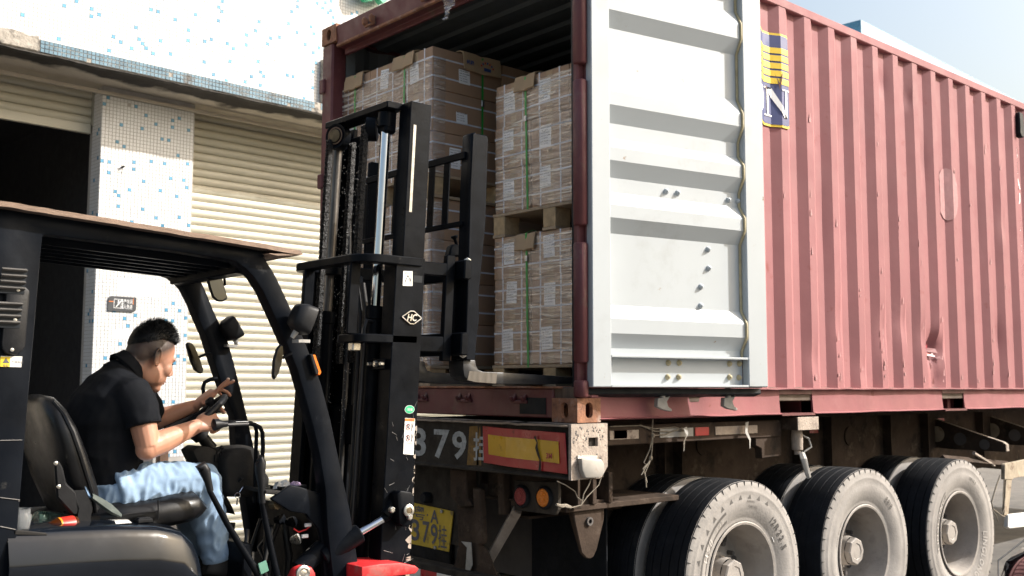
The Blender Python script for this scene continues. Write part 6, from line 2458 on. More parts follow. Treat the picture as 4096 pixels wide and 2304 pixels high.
def crumple(name, label, mat, c, r_, seed):
    m = MB()
    m.ell(c, r_, nu=14, nv=10)
    m.v = [v + Vector((nz(v.x * 70 + seed, v.y * 70, v.z * 70), nz(v.x * 70, v.y * 70 + seed, v.z * 70), nz(v.x * 70, v.y * 70, v.z * 70 + seed))) * 0.016 for v in m.v]
    tag(m.build(name, mat, smooth=20), label, 'paper')


crumple('crumpled_paper', 'crumpled white paper in the tray on the forklift cowl', 'paper_white', ct + Vector((-0.03, 0.07, 0.034)), (0.036, 0.03, 0.020), 1.0)
crumple('crumpled_paper', 'crumpled lilac note in the tray on the forklift cowl', 'paper_lilac', ct + Vector((0.022, 0.06, 0.030)), (0.024, 0.026, 0.017), 5.0)
# dark hydraulic clutter in the front bay
random.seed(31)
cl = MB()
for k in range(9):
    x = -1.58 + 0.035 * k + random.uniform(-0.02, 0.02)
    y = random.uniform(0.2, 0.6)
    pts = [(x, y, 0.55), (x + random.uniform(-0.04, 0.04), y + random.uniform(-0.1, 0.1), 0.72), (x + random.uniform(-0.06, 0.06), y + random.uniform(-0.1, 0.1), 0.88), (x + random.uniform(-0.02, 0.08), y, 1.02)]
    cl = MB()
    cl.tube(pts, random.choice([0.010, 0.013, 0.016]), 8)
    cl.build('hydraulic_hose', 'hose', fk, smooth=60)
for k, q in enumerate(((-1.546, 0.15, 1.121), (-1.416, 0.25, 1.033), (-1.44, 0.3, 1.04), (-1.392, 0.25, 0.9609))):
    m = MB()
    m.lathe([(0.016, 0), (0.016, 0.02), (0.022, 0.022), (0.022, 0.034), (0.010, 0.036)], q, (0.3, -1, 0.2), n=8)
    m.build('hose_fitting', 'brass_dirty' if k == 0 else 'bolt_steel' if k == 3 else 'mast_black', fk)
bulk = MB()
bulk.box((-1.66, 0.15, 0.55), (-1.62, 0.72, 0.98))
bulk.build('bulkhead', 'mast_black', fk, bevel=0.004)
fbox('bulkhead', (-1.30, 0.16, 0.50), (-1.27, 0.75, 1.08), 'mast_black')
for q in ((-1.395, 0.12, 1.034), (-1.408, 0.12, 0.9914)):
    MB().box((q[0] - 0.014, q[1], q[2] - 0.007), (q[0] + 0.014, q[1] + 0.012, q[2] + 0.007)).build('wire_connector', 'cap_white', fk, bevel=0.002)
MB().tube([(-1.456, 0.13, 1.024), (-1.433, 0.13, 1.009), (-1.4, 0.13, 1.016), (-1.383, 0.13, 1.027)], 0.003, 5).build('wire', 'red_paint', fk)
MB().box((-1.578, 0.10, 0.718), (-1.542, 0.106, 0.762)).xf(lambda q: Matrix.Rotation(rad(-18), 3, 'Y') @ (q - Vector((-1.56, 0.1, 0.74))) + Vector((-1.599, 0.1, 0.894))).build('data_plate', 'nameplate_green', fk, bevel=0.002)
# tilt cylinder and its pivot
m = MB()
m.tube([(-1.341, 0.1, 0.9042), (-1.192, 0.06, 0.9928)], 0.042, 20)
tc_ = m.build('tilt_cylinder', 'mast_black', fk, bevel=0.006)
m = MB()
m.tube([(-1.194, 0.06, 0.991), (-1.09, 0.04, 1.041)], 0.0155, 16)
m.build('piston_rod', 'chrome', tc_, smooth=60)
m = MB()
m.tube([(-1.097, 0.04, 1.039), (-1.073, 0.035, 1.053)], [0.018, 0.021], 12)
m.build('rod_end', 'mast_black', tc_)
m = MB()
m.prism([(-1.07, 1.145), (-1.052, 1.159), (-0.9983, 1.149), (-0.9815, 1.133), (-0.9808, 1.082), (-0.9863, 1.021), (-1.005, 1.009), (-1.037, 1.011), (-1.056, 1.022)], 'y', -0.025, 0.03)
pb = m.build('pivot_bracket', 'mast_black', fk, bevel=0.008, seg=2)
m = MB()
m.lathe([(0.026, 0), (0.026, 0.008), (0.020, 0.012), (0.013, 0.012), (0.012, 0.004)], (-1.015, -0.025, 1.075), (0, -1, 0), n=18)
m.build('pivot_pin', 'bolt_steel', pb, smooth=40)
m = MB()
m.lathe([(0.012, 0), (0.012, 0.008), (0.004, 0.009)], (-1.019, -0.03, 1.076), (0, -1, 0), n=12)
m.build('grease_cap', 'brass_dirty', pb)
for q in ((-1.105, -0.03, 1.086), (-1.016, -0.03, 1.049)):
    m = MB()
    m.lathe([(0.013, 0), (0.013, 0.014), (0.009, 0.017)], q, (0, -1, 0), n=6)
    m.build('bolt', 'bolt_steel', pb)
m = MB()
m.tube([(-1.085, 0.03, 1.052), (-1.036, 0.03, 1.104)], [0.03, 0.034], 10, ry=[0.02, 0.02])
m.build('pivot_lug', 'mast_black', pb)
# red fender and red hub at the bottom edge
m = MB()
fe = [(-1.26, 0.8793), (-1.171, 0.8813), (-1.074, 0.8747), (-0.9984, 0.8544), (-0.9792, 0.8402), (-0.9979, 0.8221), (-1.097, 0.8237), (-1.206, 0.8247), (-1.258, 0.8039)]
m.prism(fe, 'y', -0.06, 0.14)
m.build('fender', 'red_paint', fk, bevel=0.006, seg=2)
m = MB()
m.prism([(-1.507, 0.8542), (-1.492, 0.8846), (-1.459, 0.8924), (-1.42, 0.8843), (-1.403, 0.8554), (-1.405, 0.8077), (-1.506, 0.8202)], 'y', 0.04, 0.09)
hb_ = m.build('red_clevis', 'red_paint', fk, bevel=0.012, seg=2)
m = MB()
m.lathe([(0.030, 0), (0.030, 0.008), (0.022, 0.012), (0.014, 0.008), (0.006, 0.010)], (-1.465, 0.04, 0.8661), (0, -1, 0), n=20)
m.build('grease_pin', 'bolt_steel', hb_, smooth=30)
m = MB()
m.tube([(-1.435, 0.12, 0.8635), (-1.329, 0.12, 0.9398)], 0.038, 14)
m.build('axle_boss', 'mast_black', fk)

# ---- lamps, mirrors, indicators on the pillars
def work_lamp(c, s, ang, name):
    m = MB()
    R_ = Matrix.Rotation(rad(ang), 3, 'Y')
    for_ = []
    secs = []
    for (d, wy, wz, e) in ((-0.062, 0.030, 0.036, 2.5), (-0.055, 0.046, 0.056, 3), (-0.02, 0.058, 0.070, 4), (0.022, 0.060, 0.072, 5), (0.030, 0.060, 0.072, 6), (0.034, 0.056, 0.068, 6)):
        ring = []
        for j in range(20):
            a = 2 * math.pi * j / 20
            ca, sa = math.cos(a), math.sin(a)
            y = abs(ca) ** (2 / e) * (1 if ca > 0 else -1) * wy * s
            z = abs(sa) ** (2 / e) * (1 if sa > 0 else -1) * wz * s
            ring.append(Vector(c) + R_ @ Vector((d * s, y, z)))
        secs.append(ring)
    o = loft(secs, name, 'black_plastic', fk, smooth=50)
    m = MB()
    m.tube([Vector(c) + R_ @ Vector((-0.01, 0, -0.07 * s)), Vector(c) + R_ @ Vector((-0.012, 0.01, -0.105 * s))], [0.012, 0.009], 8)
    m.box(tuple(Vector(c) + Vector((-0.03, -0.02, -0.115 * s))), tuple(Vector(c) + Vector((0.02, 0.03, -0.100 * s))))
    m.build('lamp_bracket', 'strip_grey', o)
    return o


work_lamp((-1.519, -0.02, 1.843), 0.80, 22, 'work_lamp')
work_lamp((-1.452, 0.72, 1.838), 0.72, -33, 'work_lamp')


def mirror(q, yc, depth, arm, glass_side=0):
    m = MB()
    pts = [(x, z) for x, z in q]
    m.prism(pts, 'y', yc - depth / 2, yc + depth / 2)
    # turn about the vertical so that the glass faces the driver
    cx = sum(p_[0] for p_ in pts) / len(pts)
    o = m.build('mirror', 'black_plastic', fk, bevel=0.007, seg=2, smooth=50)
    g_ = MB()
    cz = sum(p_[1] for p_ in pts) / len(pts)
    g_.prism([(cx + (x - cx) * 0.84, cz + (z - cz) * 0.90) for x, z in pts], 'y', yc - depth / 2 - 0.0012, yc - depth / 2)
    g_.build('glass', 'mirror_glass', o, smooth=0)
    if arm:
        MB().tube(arm, 0.006, 6).build('arm', 'mast_black', o)
    return o


mirror([(-1.735, 2.047), (-1.727, 2.057), (-1.707, 2.062), (-1.681, 2.056), (-1.666, 2.037), (-1.638, 1.956), (-1.634, 1.94), (-1.653, 1.927), (-1.677, 1.927), (-1.698, 1.942), (-1.715, 1.982)], 0.40, 0.02, [(-1.658, 0.41, 2.1), (-1.645, 0.41, 2.039), (-1.64, 0.41, 1.998), (-1.651, 0.41, 1.997)])
mirror([(-1.708, 1.757), (-1.7, 1.768), (-1.684, 1.766), (-1.671, 1.751), (-1.642, 1.693), (-1.627, 1.653), (-1.631, 1.636), (-1.645, 1.636), (-1.668, 1.651), (-1.688, 1.692)], 0.62, 0.02, [(-1.648, 0.64, 1.7), (-1.627, 0.64, 1.711), (-1.599, 0.64, 1.722), (-1.586, 0.64, 1.722)])
mirror([(-1.627, 1.621), (-1.624, 1.683), (-1.611, 1.726), (-1.598, 1.743), (-1.587, 1.742), (-1.584, 1.713), (-1.592, 1.665), (-1.606, 1.626), (-1.619, 1.607)], 0.02, 0.02, [(-1.578, 0.03, 1.692), (-1.557, 0.03, 1.704), (-1.538, 0.03, 1.712)])
for q, y0 in (([(-1.446, 1.706), (-1.433, 1.709), (-1.403, 1.638), (-1.411, 1.626), (-1.42, 1.628)], 0.03), ([(-1.47, 1.723), (-1.454, 1.726), (-1.423, 1.655), (-1.427, 1.641), (-1.439, 1.641)], 0.74)):
    m = MB()
    m.prism(q, 'y', y0, y0 + 0.06)
    o = m.build('indicator', 'amber', fk, bevel=0.003)
    m = MB()
    m.prism([(x - 0.012, z + 0.002) for x, z in q], 'y', y0 - 0.002, y0 + 0.062)
    m.build('housing', 'black_plastic', o, bevel=0.003)

# ---- mast: leans forward, everything placed in its own slanted frame
LEAN = 0.050


def mp(xo, y, z):
    return Vector((-0.905 + LEAN * (z - 2.0) + xo, y, z))


def mbar(xo0, xo1, y0, y1, z0, z1, name, mat='mast_black', parent=None, bevel=0.004):
    m = MB()
    m.box((xo0, y0, z0), (xo1, y1, z1))
    m.xf(lambda q: mp(q.x, q.y, q.z))
    return m.build(name, mat, parent or fk, bevel=bevel)


def channel(xo0, xo1, ya, yb, z0, z1, t, name, mat='mast_black'):
    """C section: web on the ya side, flanges towards yb"""
    s = 1 if yb > ya else -1
    m = MB()
    m.prism([(xo0, ya), (xo1, ya), (xo1, yb), (xo1 - t, yb), (xo1 - t, ya + s * t), (xo0 + t, ya + s * t), (xo0 + t, yb), (xo0, yb)], 'z', z0, z1)
    m.xf(lambda q: mp(q.x, q.y, q.z))
    return m.build(name, mat, fk, bevel=0.003)


om_n = channel(-0.150, 0.0, 0.03, 0.12, 0.28, 2.135, 0.022, 'outer_mast_rail')
om_f = channel(-0.150, 0.0, 0.81, 0.72, 0.28, 2.135, 0.022, 'outer_mast_rail')
im_n = channel(-0.085, 0.028, 0.078, 0.165, 1.05, 2.835, 0.024, 'inner_mast_rail')
im_f = channel(-0.085, 0.028, 0.762, 0.675, 1.05, 2.835, 0.024, 'inner_mast_rail')
# worn roller track, painted bright only along the sunlit upper inner rail
mbar(-0.066, -0.052, 0.0765, 0.0785, 2.34, 2.73, 'sunlit_worn_track', 'worn_bright', im_n, bevel=0)
mbar(-0.148, -0.146, 0.10, 0.118, 0.9, 2.1, 'rail_edge', 'mast_worn', om_n, bevel=0)
# top plate of the inner mast
mbar(-0.165, -0.072, 0.145, 0.665, 2.805, 2.836, 'mast_top_plate', 'mast_black')
mbar(-0.15, -0.09, 0.17, 0.24, 2.70, 2.805, 'cylinder_head_bracket', 'mast_black', bevel=0.01)
mbar(-0.14, -0.08, 0.58, 0.64, 2.70, 2.805, 'cylinder_head_bracket', 'mast_black', bevel=0.01)
# outer tie bar: runs back from the near rail, across and forward again
tz0, tz1 = 2.098, 2.134
def tie_pts(back, y0, y1, zz, cr_=0.10):
    pts = [(-0.02, y0)]
    pts += [(-back + cr_, y0)]
    for k in range(1, 7):
        a = math.pi / 2 * k / 6
        pts.append((-back + cr_ - cr_ * math.sin(a), y0 + cr_ - cr_ * math.cos(a)))
    pts += [(-back, y1 - cr_)]
    for k in range(1, 7):
        a = math.pi / 2 * k / 6
        pts.append((-back + cr_ - cr_ * math.cos(a), y1 - cr_ + cr_ * math.sin(a)))
    pts += [(-0.02, y1)]
    return pts


def ubar(back, y0, y1, z0, z1, w, name, **k):
    o_ = tie_pts(back, y0, y1, 0, **k)
    i_ = tie_pts(back - w, y0 + w, y1 - w, 0, **k)
    m = MB()
    n = len(o_)
    vs = []
    for (x, y), (x2, y2) in zip(o_, i_):
        vs += [mp(x, y, z0), mp(x, y, z1), mp(x2, y2, z1), mp(x2, y2, z0)]
    m.add(vs, [(4 * i + j, 4 * i + (j + 1) % 4, 4 * i + 4 + (j + 1) % 4, 4 * i + 4 + j) for i in range(n - 1) for j in range(4)] + [(0, 1, 2, 3), (4 * n - 4, 4 * n - 1, 4 * n - 2, 4 * n - 3)])
    return m.build(name, 'mast_black', fk, bevel=0.004, smooth=40)


ubar(0.335, 0.02, 0.62, 2.098, 2.134, 0.06, 'mast_tie_bar')
mbar(-0.33, -0.28, 0.10, 0.115, 1.80, 2.10, 'tie_post')
mbar(-0.33, -0.28, 0.47, 0.485, 1.86, 2.10, 'tie_post')
# lower cylinder bracket
ubar(0.32, 0.03, 0.22, 1.765, 1.800, 0.05, 'cylinder_bracket', cr_=0.05)
mbar(-0.31, -0.27, 0.08, 0.12, 1.73, 1.765, 'bracket_nut', 'bolt_steel')
# lift cylinders
def lift_cyl(xo, y, zb, zr, zt, rodm='chrome'):
    m = MB()
    m.tube([mp(xo, y, 0.35), mp(xo, y, zr - 0.06), mp(xo, y, zr - 0.055), mp(xo, y, zr)], [0.034, 0.034, 0.039, 0.039], 20)
    o = m.build('lift_cylinder', 'mast_black', fk, smooth=40)
    m = MB()
    m.tube([mp(xo, y, zr), mp(xo + 0.002, y, zt)], 0.0225, 20)
    m.build('piston_rod', rodm, o, smooth=60)
    m = MB()
    m.tube([mp(xo, y, zt - 0.01), mp(xo, y, zt + 0.055)], [0.038, 0.036], 18)
    m.build('rod_cap', 'mast_black', o, smooth=40)
    return o


lc = lift_cyl(-0.128, 0.205, 0.3, 1.93, 2.74)
lift_cyl(-0.11, 0.63, 0.3, 1.93, 2.74, 'mast_worn')
m = MB()
m.tube([mp(-0.14, 0.19, 1.86), mp(-0.185, 0.18, 1.865), mp(-0.195, 0.178, 1.83), mp(-0.195, 0.178, 1.79)], 0.009, 8)
m.tube([mp(-0.195, 0.178, 1.79), mp(-0.20, 0.178, 1.2), mp(-0.21, 0.178, 0.7)], 0.010, 8)
m.build('cylinder_hose', 'hose', lc, smooth=60)
# clamp bolts on the near rail
mbar(-0.17, -0.165 + 0.0, 0.05, 0.16, 1.655, 1.70, 'clamp_plate')
for dy in (0.06, 0.105, 0.15):
    m = MB()
    m.lathe([(0.014 if dy == 0.105 else 0.009, 0), (0.013 if dy == 0.105 else 0.008, 0.016), (0.006, 0.018)], mp(-0.17, dy, 1.678), (-1, 0, 0), n=6)
    m.build('clamp_bolt', 'bolt_steel', fk)
# chain sheaves and chains
def sheave(xo, y, z, r_, ax=(0.94, 0.34, 0)):
    m = MB()
    m.lathe([(0.020, -0.024), (r_ * 0.72, -0.024), (r_ * 0.78, -0.018), (r_ * 0.90, -0.022), (r_, -0.022), (r_, 0.022), (r_ * 0.8, 0.022), (0.02, 0.022)], mp(xo, y, z), ax, n=32)
    o = m.build('chain_sheave', 'mast_black', fk, smooth=35)
    m = MB()
    m.lathe([(r_ * 0.70, -0.025), (r_ * 0.62, -0.0255)], mp(xo, y, z), ax, n=28, cap=False)
    m.lathe([(0.030, -0.026), (0.030, -0.030), (0.022, -0.031)], mp(xo, y, z), ax, n=18)
    m.build('bearing', 'brass_dirty', o)
    m = MB()
    m.lathe([(r_ * 0.72, -0.0246), (r_ * 0.60, -0.0252)], mp(xo, y, z), ax, n=28, cap=False)
    m.build('bearing_seal', 'cont_frame', o)
    return o


def chain(xo, y, z0, z1, name, label=None, step=0.021, tilt=0.0):
    m = MB()
    n = int((z1 - z0) / step)
    for k in range(n):
        z = z0 + k * step
        c = mp(xo, y, z)
        for s_ in (-1, 0, 1):
            off = 0.012 * s_ + (0.0022 if k % 2 else 0)
            cc = c + Vector((0, off, 0))
            m.prism([(cc.x - 0.013, cc.z - 0.007), (cc.x - 0.009, cc.z - 0.0145), (cc.x + 0.009, cc.z - 0.0145), (cc.x + 0.013, cc.z - 0.007), (cc.x + 0.009, cc.z), (cc.x + 0.013, cc.z + 0.007), (cc.x + 0.009, cc.z + 0.0145), (cc.x - 0.009, cc.z + 0.0145), (cc.x - 0.013, cc.z + 0.007), (cc.x - 0.009, cc.z)], 'y', cc.y - 0.0016, cc.y + 0.0016)
        if k % 1 == 0:
            m.tube([c + Vector((0, -0.013, 0)), c + Vector((0, 0.013, 0))], 0.0045, 6)
    o = m.build(name, 'grease', fk, smooth=30)
    tag(o, kind='stuff')
    return o


sheave(-0.16, 0.545, 2.745, 0.058)
sheave(-0.145, 0.285, 2.735, 0.055, (0.75, -0.66, 0))
chain(-0.195, 0.56, 1.60, 2.75, 'lift_chain')
chain(-0.095, 0.52, 1.70, 2.74, 'lift_chain')
chain(-0.19, 0.275, 1.70, 2.77, 'lift_chain')
# far channel face, grease specks and middle cross member seen between the rails
mbar(-0.03, 0.0, 0.12, 0.72, 1.32, 1.50, 'mast_cross_member')
mbar(-0.04, -0.01, 0.12, 0.72, 0.55, 0.70, 'mast_cross_member')
mbar(0.0, 0.028, 0.575, 0.70, 2.10, 2.79, 'hose_guard')
mbar(0.0, 0.03, 0.555, 0.73, 0.3, 2.10, 'mast_back_plate')
for k_, (yy, xo_) in enumerate(((0.42, -0.06), (0.385, -0.05), (0.50, -0.07))):
    MB().tube([mp(xo_, yy, 0.5), mp(xo_ + 0.01, yy + 0.01, 1.2), mp(xo_, yy, 1.9), mp(xo_ - 0.02, yy + 0.02, 2.35 if k_ == 2 else 2.05)], 0.013, 8).build('mast_hose', 'hose', fk, smooth=60)
gsp = MB()
random.seed(8)
for k in range(260):
    z = random.uniform(1.35, 2.7)
    y = 0.60 + random.gauss(0, 0.02) if k % 2 else 0.47 + random.gauss(0, 0.02)
    c = mp(-0.088 - 0.001, y, z)
    r_ = random.uniform(0.001, 0.0032)
    gsp.ell(c, (0.0015, r_, r_), nu=5, nv=3)
tag(gsp.build('grease_specks', 'strip_grey', fk), kind='stuff')
# stickers and emblem on the near rail
def on_rail(px_list, y=0.0285):
    return px_list


m = MB()
m.prism([(-1.016, 2.072), (-0.9678, 2.075), (-0.9669, 2.011), (-1.018, 2.009)], 'y', 0.0275, 0.0295)
st = m.build('lifting_sticker', 'paper_white', om_n)
m = MB()
m.text('起吊方法', 0.007, (-1.01, 0.027, 2.061), (1, 0, 0), (0, 0, 1), bold=0.0, sx=0.032 / (0.007 * text_poly('起吊方法', 0.0)[2]))
for pts in ([(-0.9919, 0.027, 2.057), (-1.007, 0.027, 2.026)], [(-0.9919, 0.027, 2.057), (-0.9745, 0.027, 2.028)], [(-0.9919, 0.027, 2.057), (-0.9918, 0.027, 2.046)], [(-1.01, 0.027, 2.021), (-0.9731, 0.027, 2.023)], [(-1.002, 0.027, 2.026), (-1.002, 0.027, 2.039), (-0.9865, 0.027, 2.04), (-0.9837, 0.027, 2.027)], [(-0.9773, 0.027, 2.045), (-0.9744, 0.027, 2.023)]):
    m.tube(pts, 0.0009, 4)
m.build('sticker_print', 'ink', st)
m = MB()
dm = [(-1.019, 1.875), (-0.9868, 1.894), (-0.9554, 1.899), (-0.9207, 1.874), (-0.9548, 1.854), (-0.9837, 1.857)]
c_ = (-0.9709, 1.877)
# open lozenge emblem with two letters
loz = [(c_[0] + dx, c_[1] + dz) for dx, dz in ((-0.050, 0.0), (-0.008, 0.026), (0.012, 0.026), (0.052, -0.002), (0.012, -0.028), (-0.008, -0.028))]
for a, b in zip(loz, loz[1:] + loz[:1]):
    m.tube([(a[0], 0.026, a[1]), (b[0], 0.026, b[1])], 0.0028, 6)
m.text('HC', 0.030, (c_[0] - 0.026, 0.0225, c_[1] - 0.015), (1, 0, 0), (0.22, 0, 1), bold=0.03, sx=0.85)
m.build('emblem', 'metal_clip', om_n)
m = MB()
m.lathe([(0.028, 0.0), (0.028, 0.001)], (0, 0, 0), (0, -1, 0), n=24)
gc_ = (-0.9747, 0.027, 1.487)
m.xf(lambda q: Vector((gc_[0] + q.x * 0.9, 0.0285 - abs(q.y), gc_[2] + q.z * 0.62)))
es = m.build('round_sticker', 'tile_white', om_n)
m = MB()
m.lathe([(0.026, 0.0), (0.026, 0.001)], (0, 0, 0), (0, -1, 0), n=24)
m.xf(lambda q: Vector((gc_[0] + q.x * 0.9, 0.0273 - abs(q.y) * 0.2, gc_[2] + q.z * 0.62)))
m.build('sticker_ring', 'sign_green', es)
m = MB()
m.text('环保', 0.010, (gc_[0] - 0.012, 0.0265, gc_[2] - 0.006), (1, 0, 0), (0, 0, 1), bold=0.02)
m.build('sticker_print', 'paper_white', es, smooth=0)
m = MB()
m.prism([(-0.998, 1.452), (-0.9461, 1.448), (-0.9518, 1.296), (-1.005, 1.302)], 'y', 0.0275, 0.0295)
ws = m.build('safety_sticker', 'paper_white', om_n)
m = MB()
m.prism([(-0.9975, 1.45), (-0.9482, 1.448), (-0.9494, 1.436), (-0.9986, 1.439)], 'y', 0.0268, 0.0274)
m.build('sticker_header', 'sign_orange', ws)
m = MB()
for cy in (1708, 1750):
    pass
for (px, arrow) in (((-0.9815, 0.0268, 1.414), 0), ((-0.9821, 0.0268, 1.368), 0)):
    c0 = Vector(px)
    m.tube([c0 + Vector((0.010 * math.cos(a), 0, 0.013 * math.sin(a))) for a in [2 * math.pi * k / 16 for k in range(16)]], 0.0011, 4, closed=True)
    m.tube([c0 + Vector((-0.007, 0, 0.009)), c0 + Vector((0.007, 0, -0.009))], 0.0011, 4)
m.build('prohibition_ring', 'reflector_red', ws)
m = MB()
for pts in ([(-0.9625, 0.0265, 1.43), (-0.9621, 0.0265, 1.399)], [(-0.9547, 0.0265, 1.43), (-0.9646, 0.0265, 1.395)], [(-0.9619, 0.0265, 1.384), (-0.9627, 0.0265, 1.353)], [(-0.9541, 0.0265, 1.382), (-0.9666, 0.0265, 1.351)], [(-0.9911, 0.0265, 1.348), (-0.9562, 0.0265, 1.346)]):
    m.tube(pts, 0.0010, 4)
for px in ((-0.9817, 0.0266, 1.416), (-0.9823, 0.0266, 1.37)):
    c0 = Vector(px)
    m.tube([c0 + Vector((0, 0, -0.006)), c0 + Vector((0, 0, 0.004))], 0.0026, 5)
    m.ell(c0 + Vector((0, 0, 0.008)), (0.0022, 0.0008, 0.0025), nu=6, nv=4)
m.text('警告', 0.006, (-0.9759, 0.0262, 1.44), (1, 0, 0), (0, 0, 1), bold=0.0)
m.build('sticker_print', 'ink', ws)
# chipped paint along the front edge of the near rail
m = MB()
random.seed(12)
for k in range(34):
    z = random.uniform(0.75, 1.42)
    w = random.uniform(0.004, 0.024) * (1.3 if z < 1.2 else 0.7)
    h = random.uniform(0.008, 0.045)
    c0 = mp(0.0, 0.0292, z)
    pts = [(0.0015, 0), (-w * random.uniform(0.5, 1), h * 0.2), (-w, h * 0.5), (-w * random.uniform(0.3, 0.9), h * 0.8), (0.0015, h)]
    m.add([c0 + Vector((a, 0, b)) for a, b in pts], [list(range(5))])
tag(m.build('chipped_paint', 'bare_steel', om_n, smooth=0), kind='stuff')
m = MB()
m.box((-0.06, 0.0285, 2.028), (-0.012, 0.032, 2.058))
m.xf(lambda q: mp(q.x, q.y, q.z))
m.build('rail_slot', 'gasket', om_n)

random.seed(77)
sc_ = MB()
for k in range(26):
    z = random.uniform(0.8, 1.5)
    x = random.uniform(-0.14, -0.01)
    L_ = random.uniform(0.01, 0.05)
    a = random.uniform(-0.6, 0.6) + (1.57 if random.random() < 0.5 else 0)
    c0 = mp(x, 0.0294, z)
    sc_.tube([c0, c0 + Vector((L_ * math.cos(a), 0, L_ * math.sin(a)))], [0.0012, 0.0005], 4)
tag(sc_.build('rail_scratches', 'scratch', om_n), kind='stuff')

# ---- carriage, backrest and forks
CX = 0.36            # carriage plane ahead of the rails
for z0, z1, nm in ((2.075, 2.165, 'carriage_bar'), (1.725, 1.83, 'carriage_bar')):
    mbar(CX - 0.06, CX - 0.015, 0.13, 0.74, z0, z1, nm, 'mast_black', bevel=0.006)
for y0 in (0.20, 0.62):
    mbar(CX - 0.11, CX - 0.06, y0, y0 + 0.03, 1.70, 2.19, 'carriage_plate')
    mbar(0.02, CX - 0.06, y0 + 0.002, y0 + 0.028, 2.09, 2.15, 'carriage_arm')
    mbar(0.02, CX - 0.06, y0 + 0.002, y0 + 0.028, 1.74, 1.81, 'carriage_arm')
mbar(CX - 0.055, CX - 0.02, 0.235, 0.26, 1.82, 2.09, 'carriage_stay')
mbar(CX - 0.055, CX - 0.02, 0.60, 0.625, 1.82, 2.09, 'carriage_stay')
# load backrest
bk_top = 2.705
lb = mbar(CX - 0.03, CX - 0.012, 0.21, 1.05, 2.66, 2.695, 'backrest_bar', bevel=0.003)
mbar(CX - 0.03, CX - 0.012, 0.21, 1.05, 2.335, 2.36, 'backrest_bar', bevel=0.003)
for y in (0.33, 0.45, 0.60, 0.75, 0.90, 1.03):
    mbar(CX - 0.024, CX - 0.014, y, y + 0.045, 2.36, 2.66, 'backrest_slat', bevel=0.002)
# near backrest upright: angle plate with a stepped front edge
up = MB()
upr = [(-0.5263, 2.776), (-0.5079, 2.785), (-0.4192, 2.785), (-0.4128, 2.768), (-0.4275, 2.352), (-0.4525, 2.134), (-0.467, 2.014), (-0.4631, 1.896), (-0.4778, 1.813), (-0.4876, 1.707), (-0.5521, 1.706), (-0.5591, 1.833), (-0.5475, 2.221), (-0.5408, 2.507)]
up.prism(upr, 'y', 0.185, 0.20)
upo = up.build('backrest_upright', 'fork_black', fk, bevel=0.004)
up = MB()
fl_ = [(-0.5263, 2.776), (-0.5079, 2.785), (-0.5017, 2.771), (-0.5257, 2.509), (-0.5324, 2.222), (-0.5412, 1.834), (-0.5401, 1.706), (-0.558, 1.706), (-0.5591, 1.833), (-0.5475, 2.221), (-0.5408, 2.507)]
up.prism(fl_, 'y', 0.165, 0.245)
up.build('upright_flange', 'fork_black', upo, bevel=0.004)
up = MB()
up.prism([(x + 0.30 * 0, z) for x, z in upr], 'y', 1.04, 1.055)
up.build('backrest_upright', 'fork_black', fk, bevel=0.004)
for q in ((-0.5584, 0.16, 2.162), (-0.561, 0.16, 2.117), (-0.5804, 0.16, 1.772), (-0.5815, 0.16, 1.731)):
    m = MB()
    m.lathe([(0.018, 0), (0.018, 0.004), (0.015, 0.005), (0.015, 0.017), (0.011, 0.020)], q, (-0.5, -0.85, 0), n=6)
    m.build('bolt', 'bolt_steel', upo)
# locking knob on the upper bar
m = MB()
m.prism([(-0.5671, 2.198), (-0.5526, 2.248), (-0.53, 2.262), (-0.4841, 2.254), (-0.476, 2.205)], 'y', 0.29, 0.33)
m.build('fork_lock', 'mast_black', fk, bevel=0.006)
m = MB()
m.tube([(-0.5101, 0.3, 2.252), (-0.5226, 0.3, 2.283), (-0.5257, 0.3, 2.293), (-0.5289, 0.3, 2.301)], [0.008, 0.008, 0.018, 0.017], 12)
m.build('lock_knob', 'mast_black', fk, smooth=50)
# forks
for (y0, y1) in ((0.205, 0.315), (0.60, 0.71)):
    m = MB()
    if y0 < 0.5:
        pr_ = [(-0.5434, 1.706), (-0.4712, 1.708), (-0.4649, 1.682), (-0.4526, 1.663), (-0.4218, 1.653), (-0.3045, 1.651), (-0.0585, 1.642), (0.2042, 1.633), (0.5834, 1.62), (0.5833, 1.612), (0.2041, 1.599), (-0.0585, 1.594), (-0.3043, 1.596), (-0.4598, 1.603), (-0.5082, 1.612), (-0.5353, 1.631), (-0.5431, 1.666)]
        fork_pr = pr_
    m.prism(fork_pr, 'y', y0, y1)
    m.build('fork', 'fork_steel', fk, bevel=0.006, seg=2, smooth=40)
    m = MB()
    xs_ = [q[0] for q in fork_pr]
    m.box((min(xs_) + 0.002, y0 + 0.012, 1.66), (min(xs_) + 0.046, y1 - 0.012, 2.16))
    m.build('fork_shank', 'mast_black', fk, bevel=0.005)
# worn heel, with its sunlit patch put into the brighter colour
m = MB()
m.prism([(-0.5074, 1.656), (-0.4665, 1.654), (-0.4283, 1.651), (-0.335, 1.649), (-0.3427, 1.598), (-0.4738, 1.605), (-0.519, 1.614)], 'y', 0.2035, 0.2050)
m.build('sunlit_worn_heel', 'mast_worn', fk)

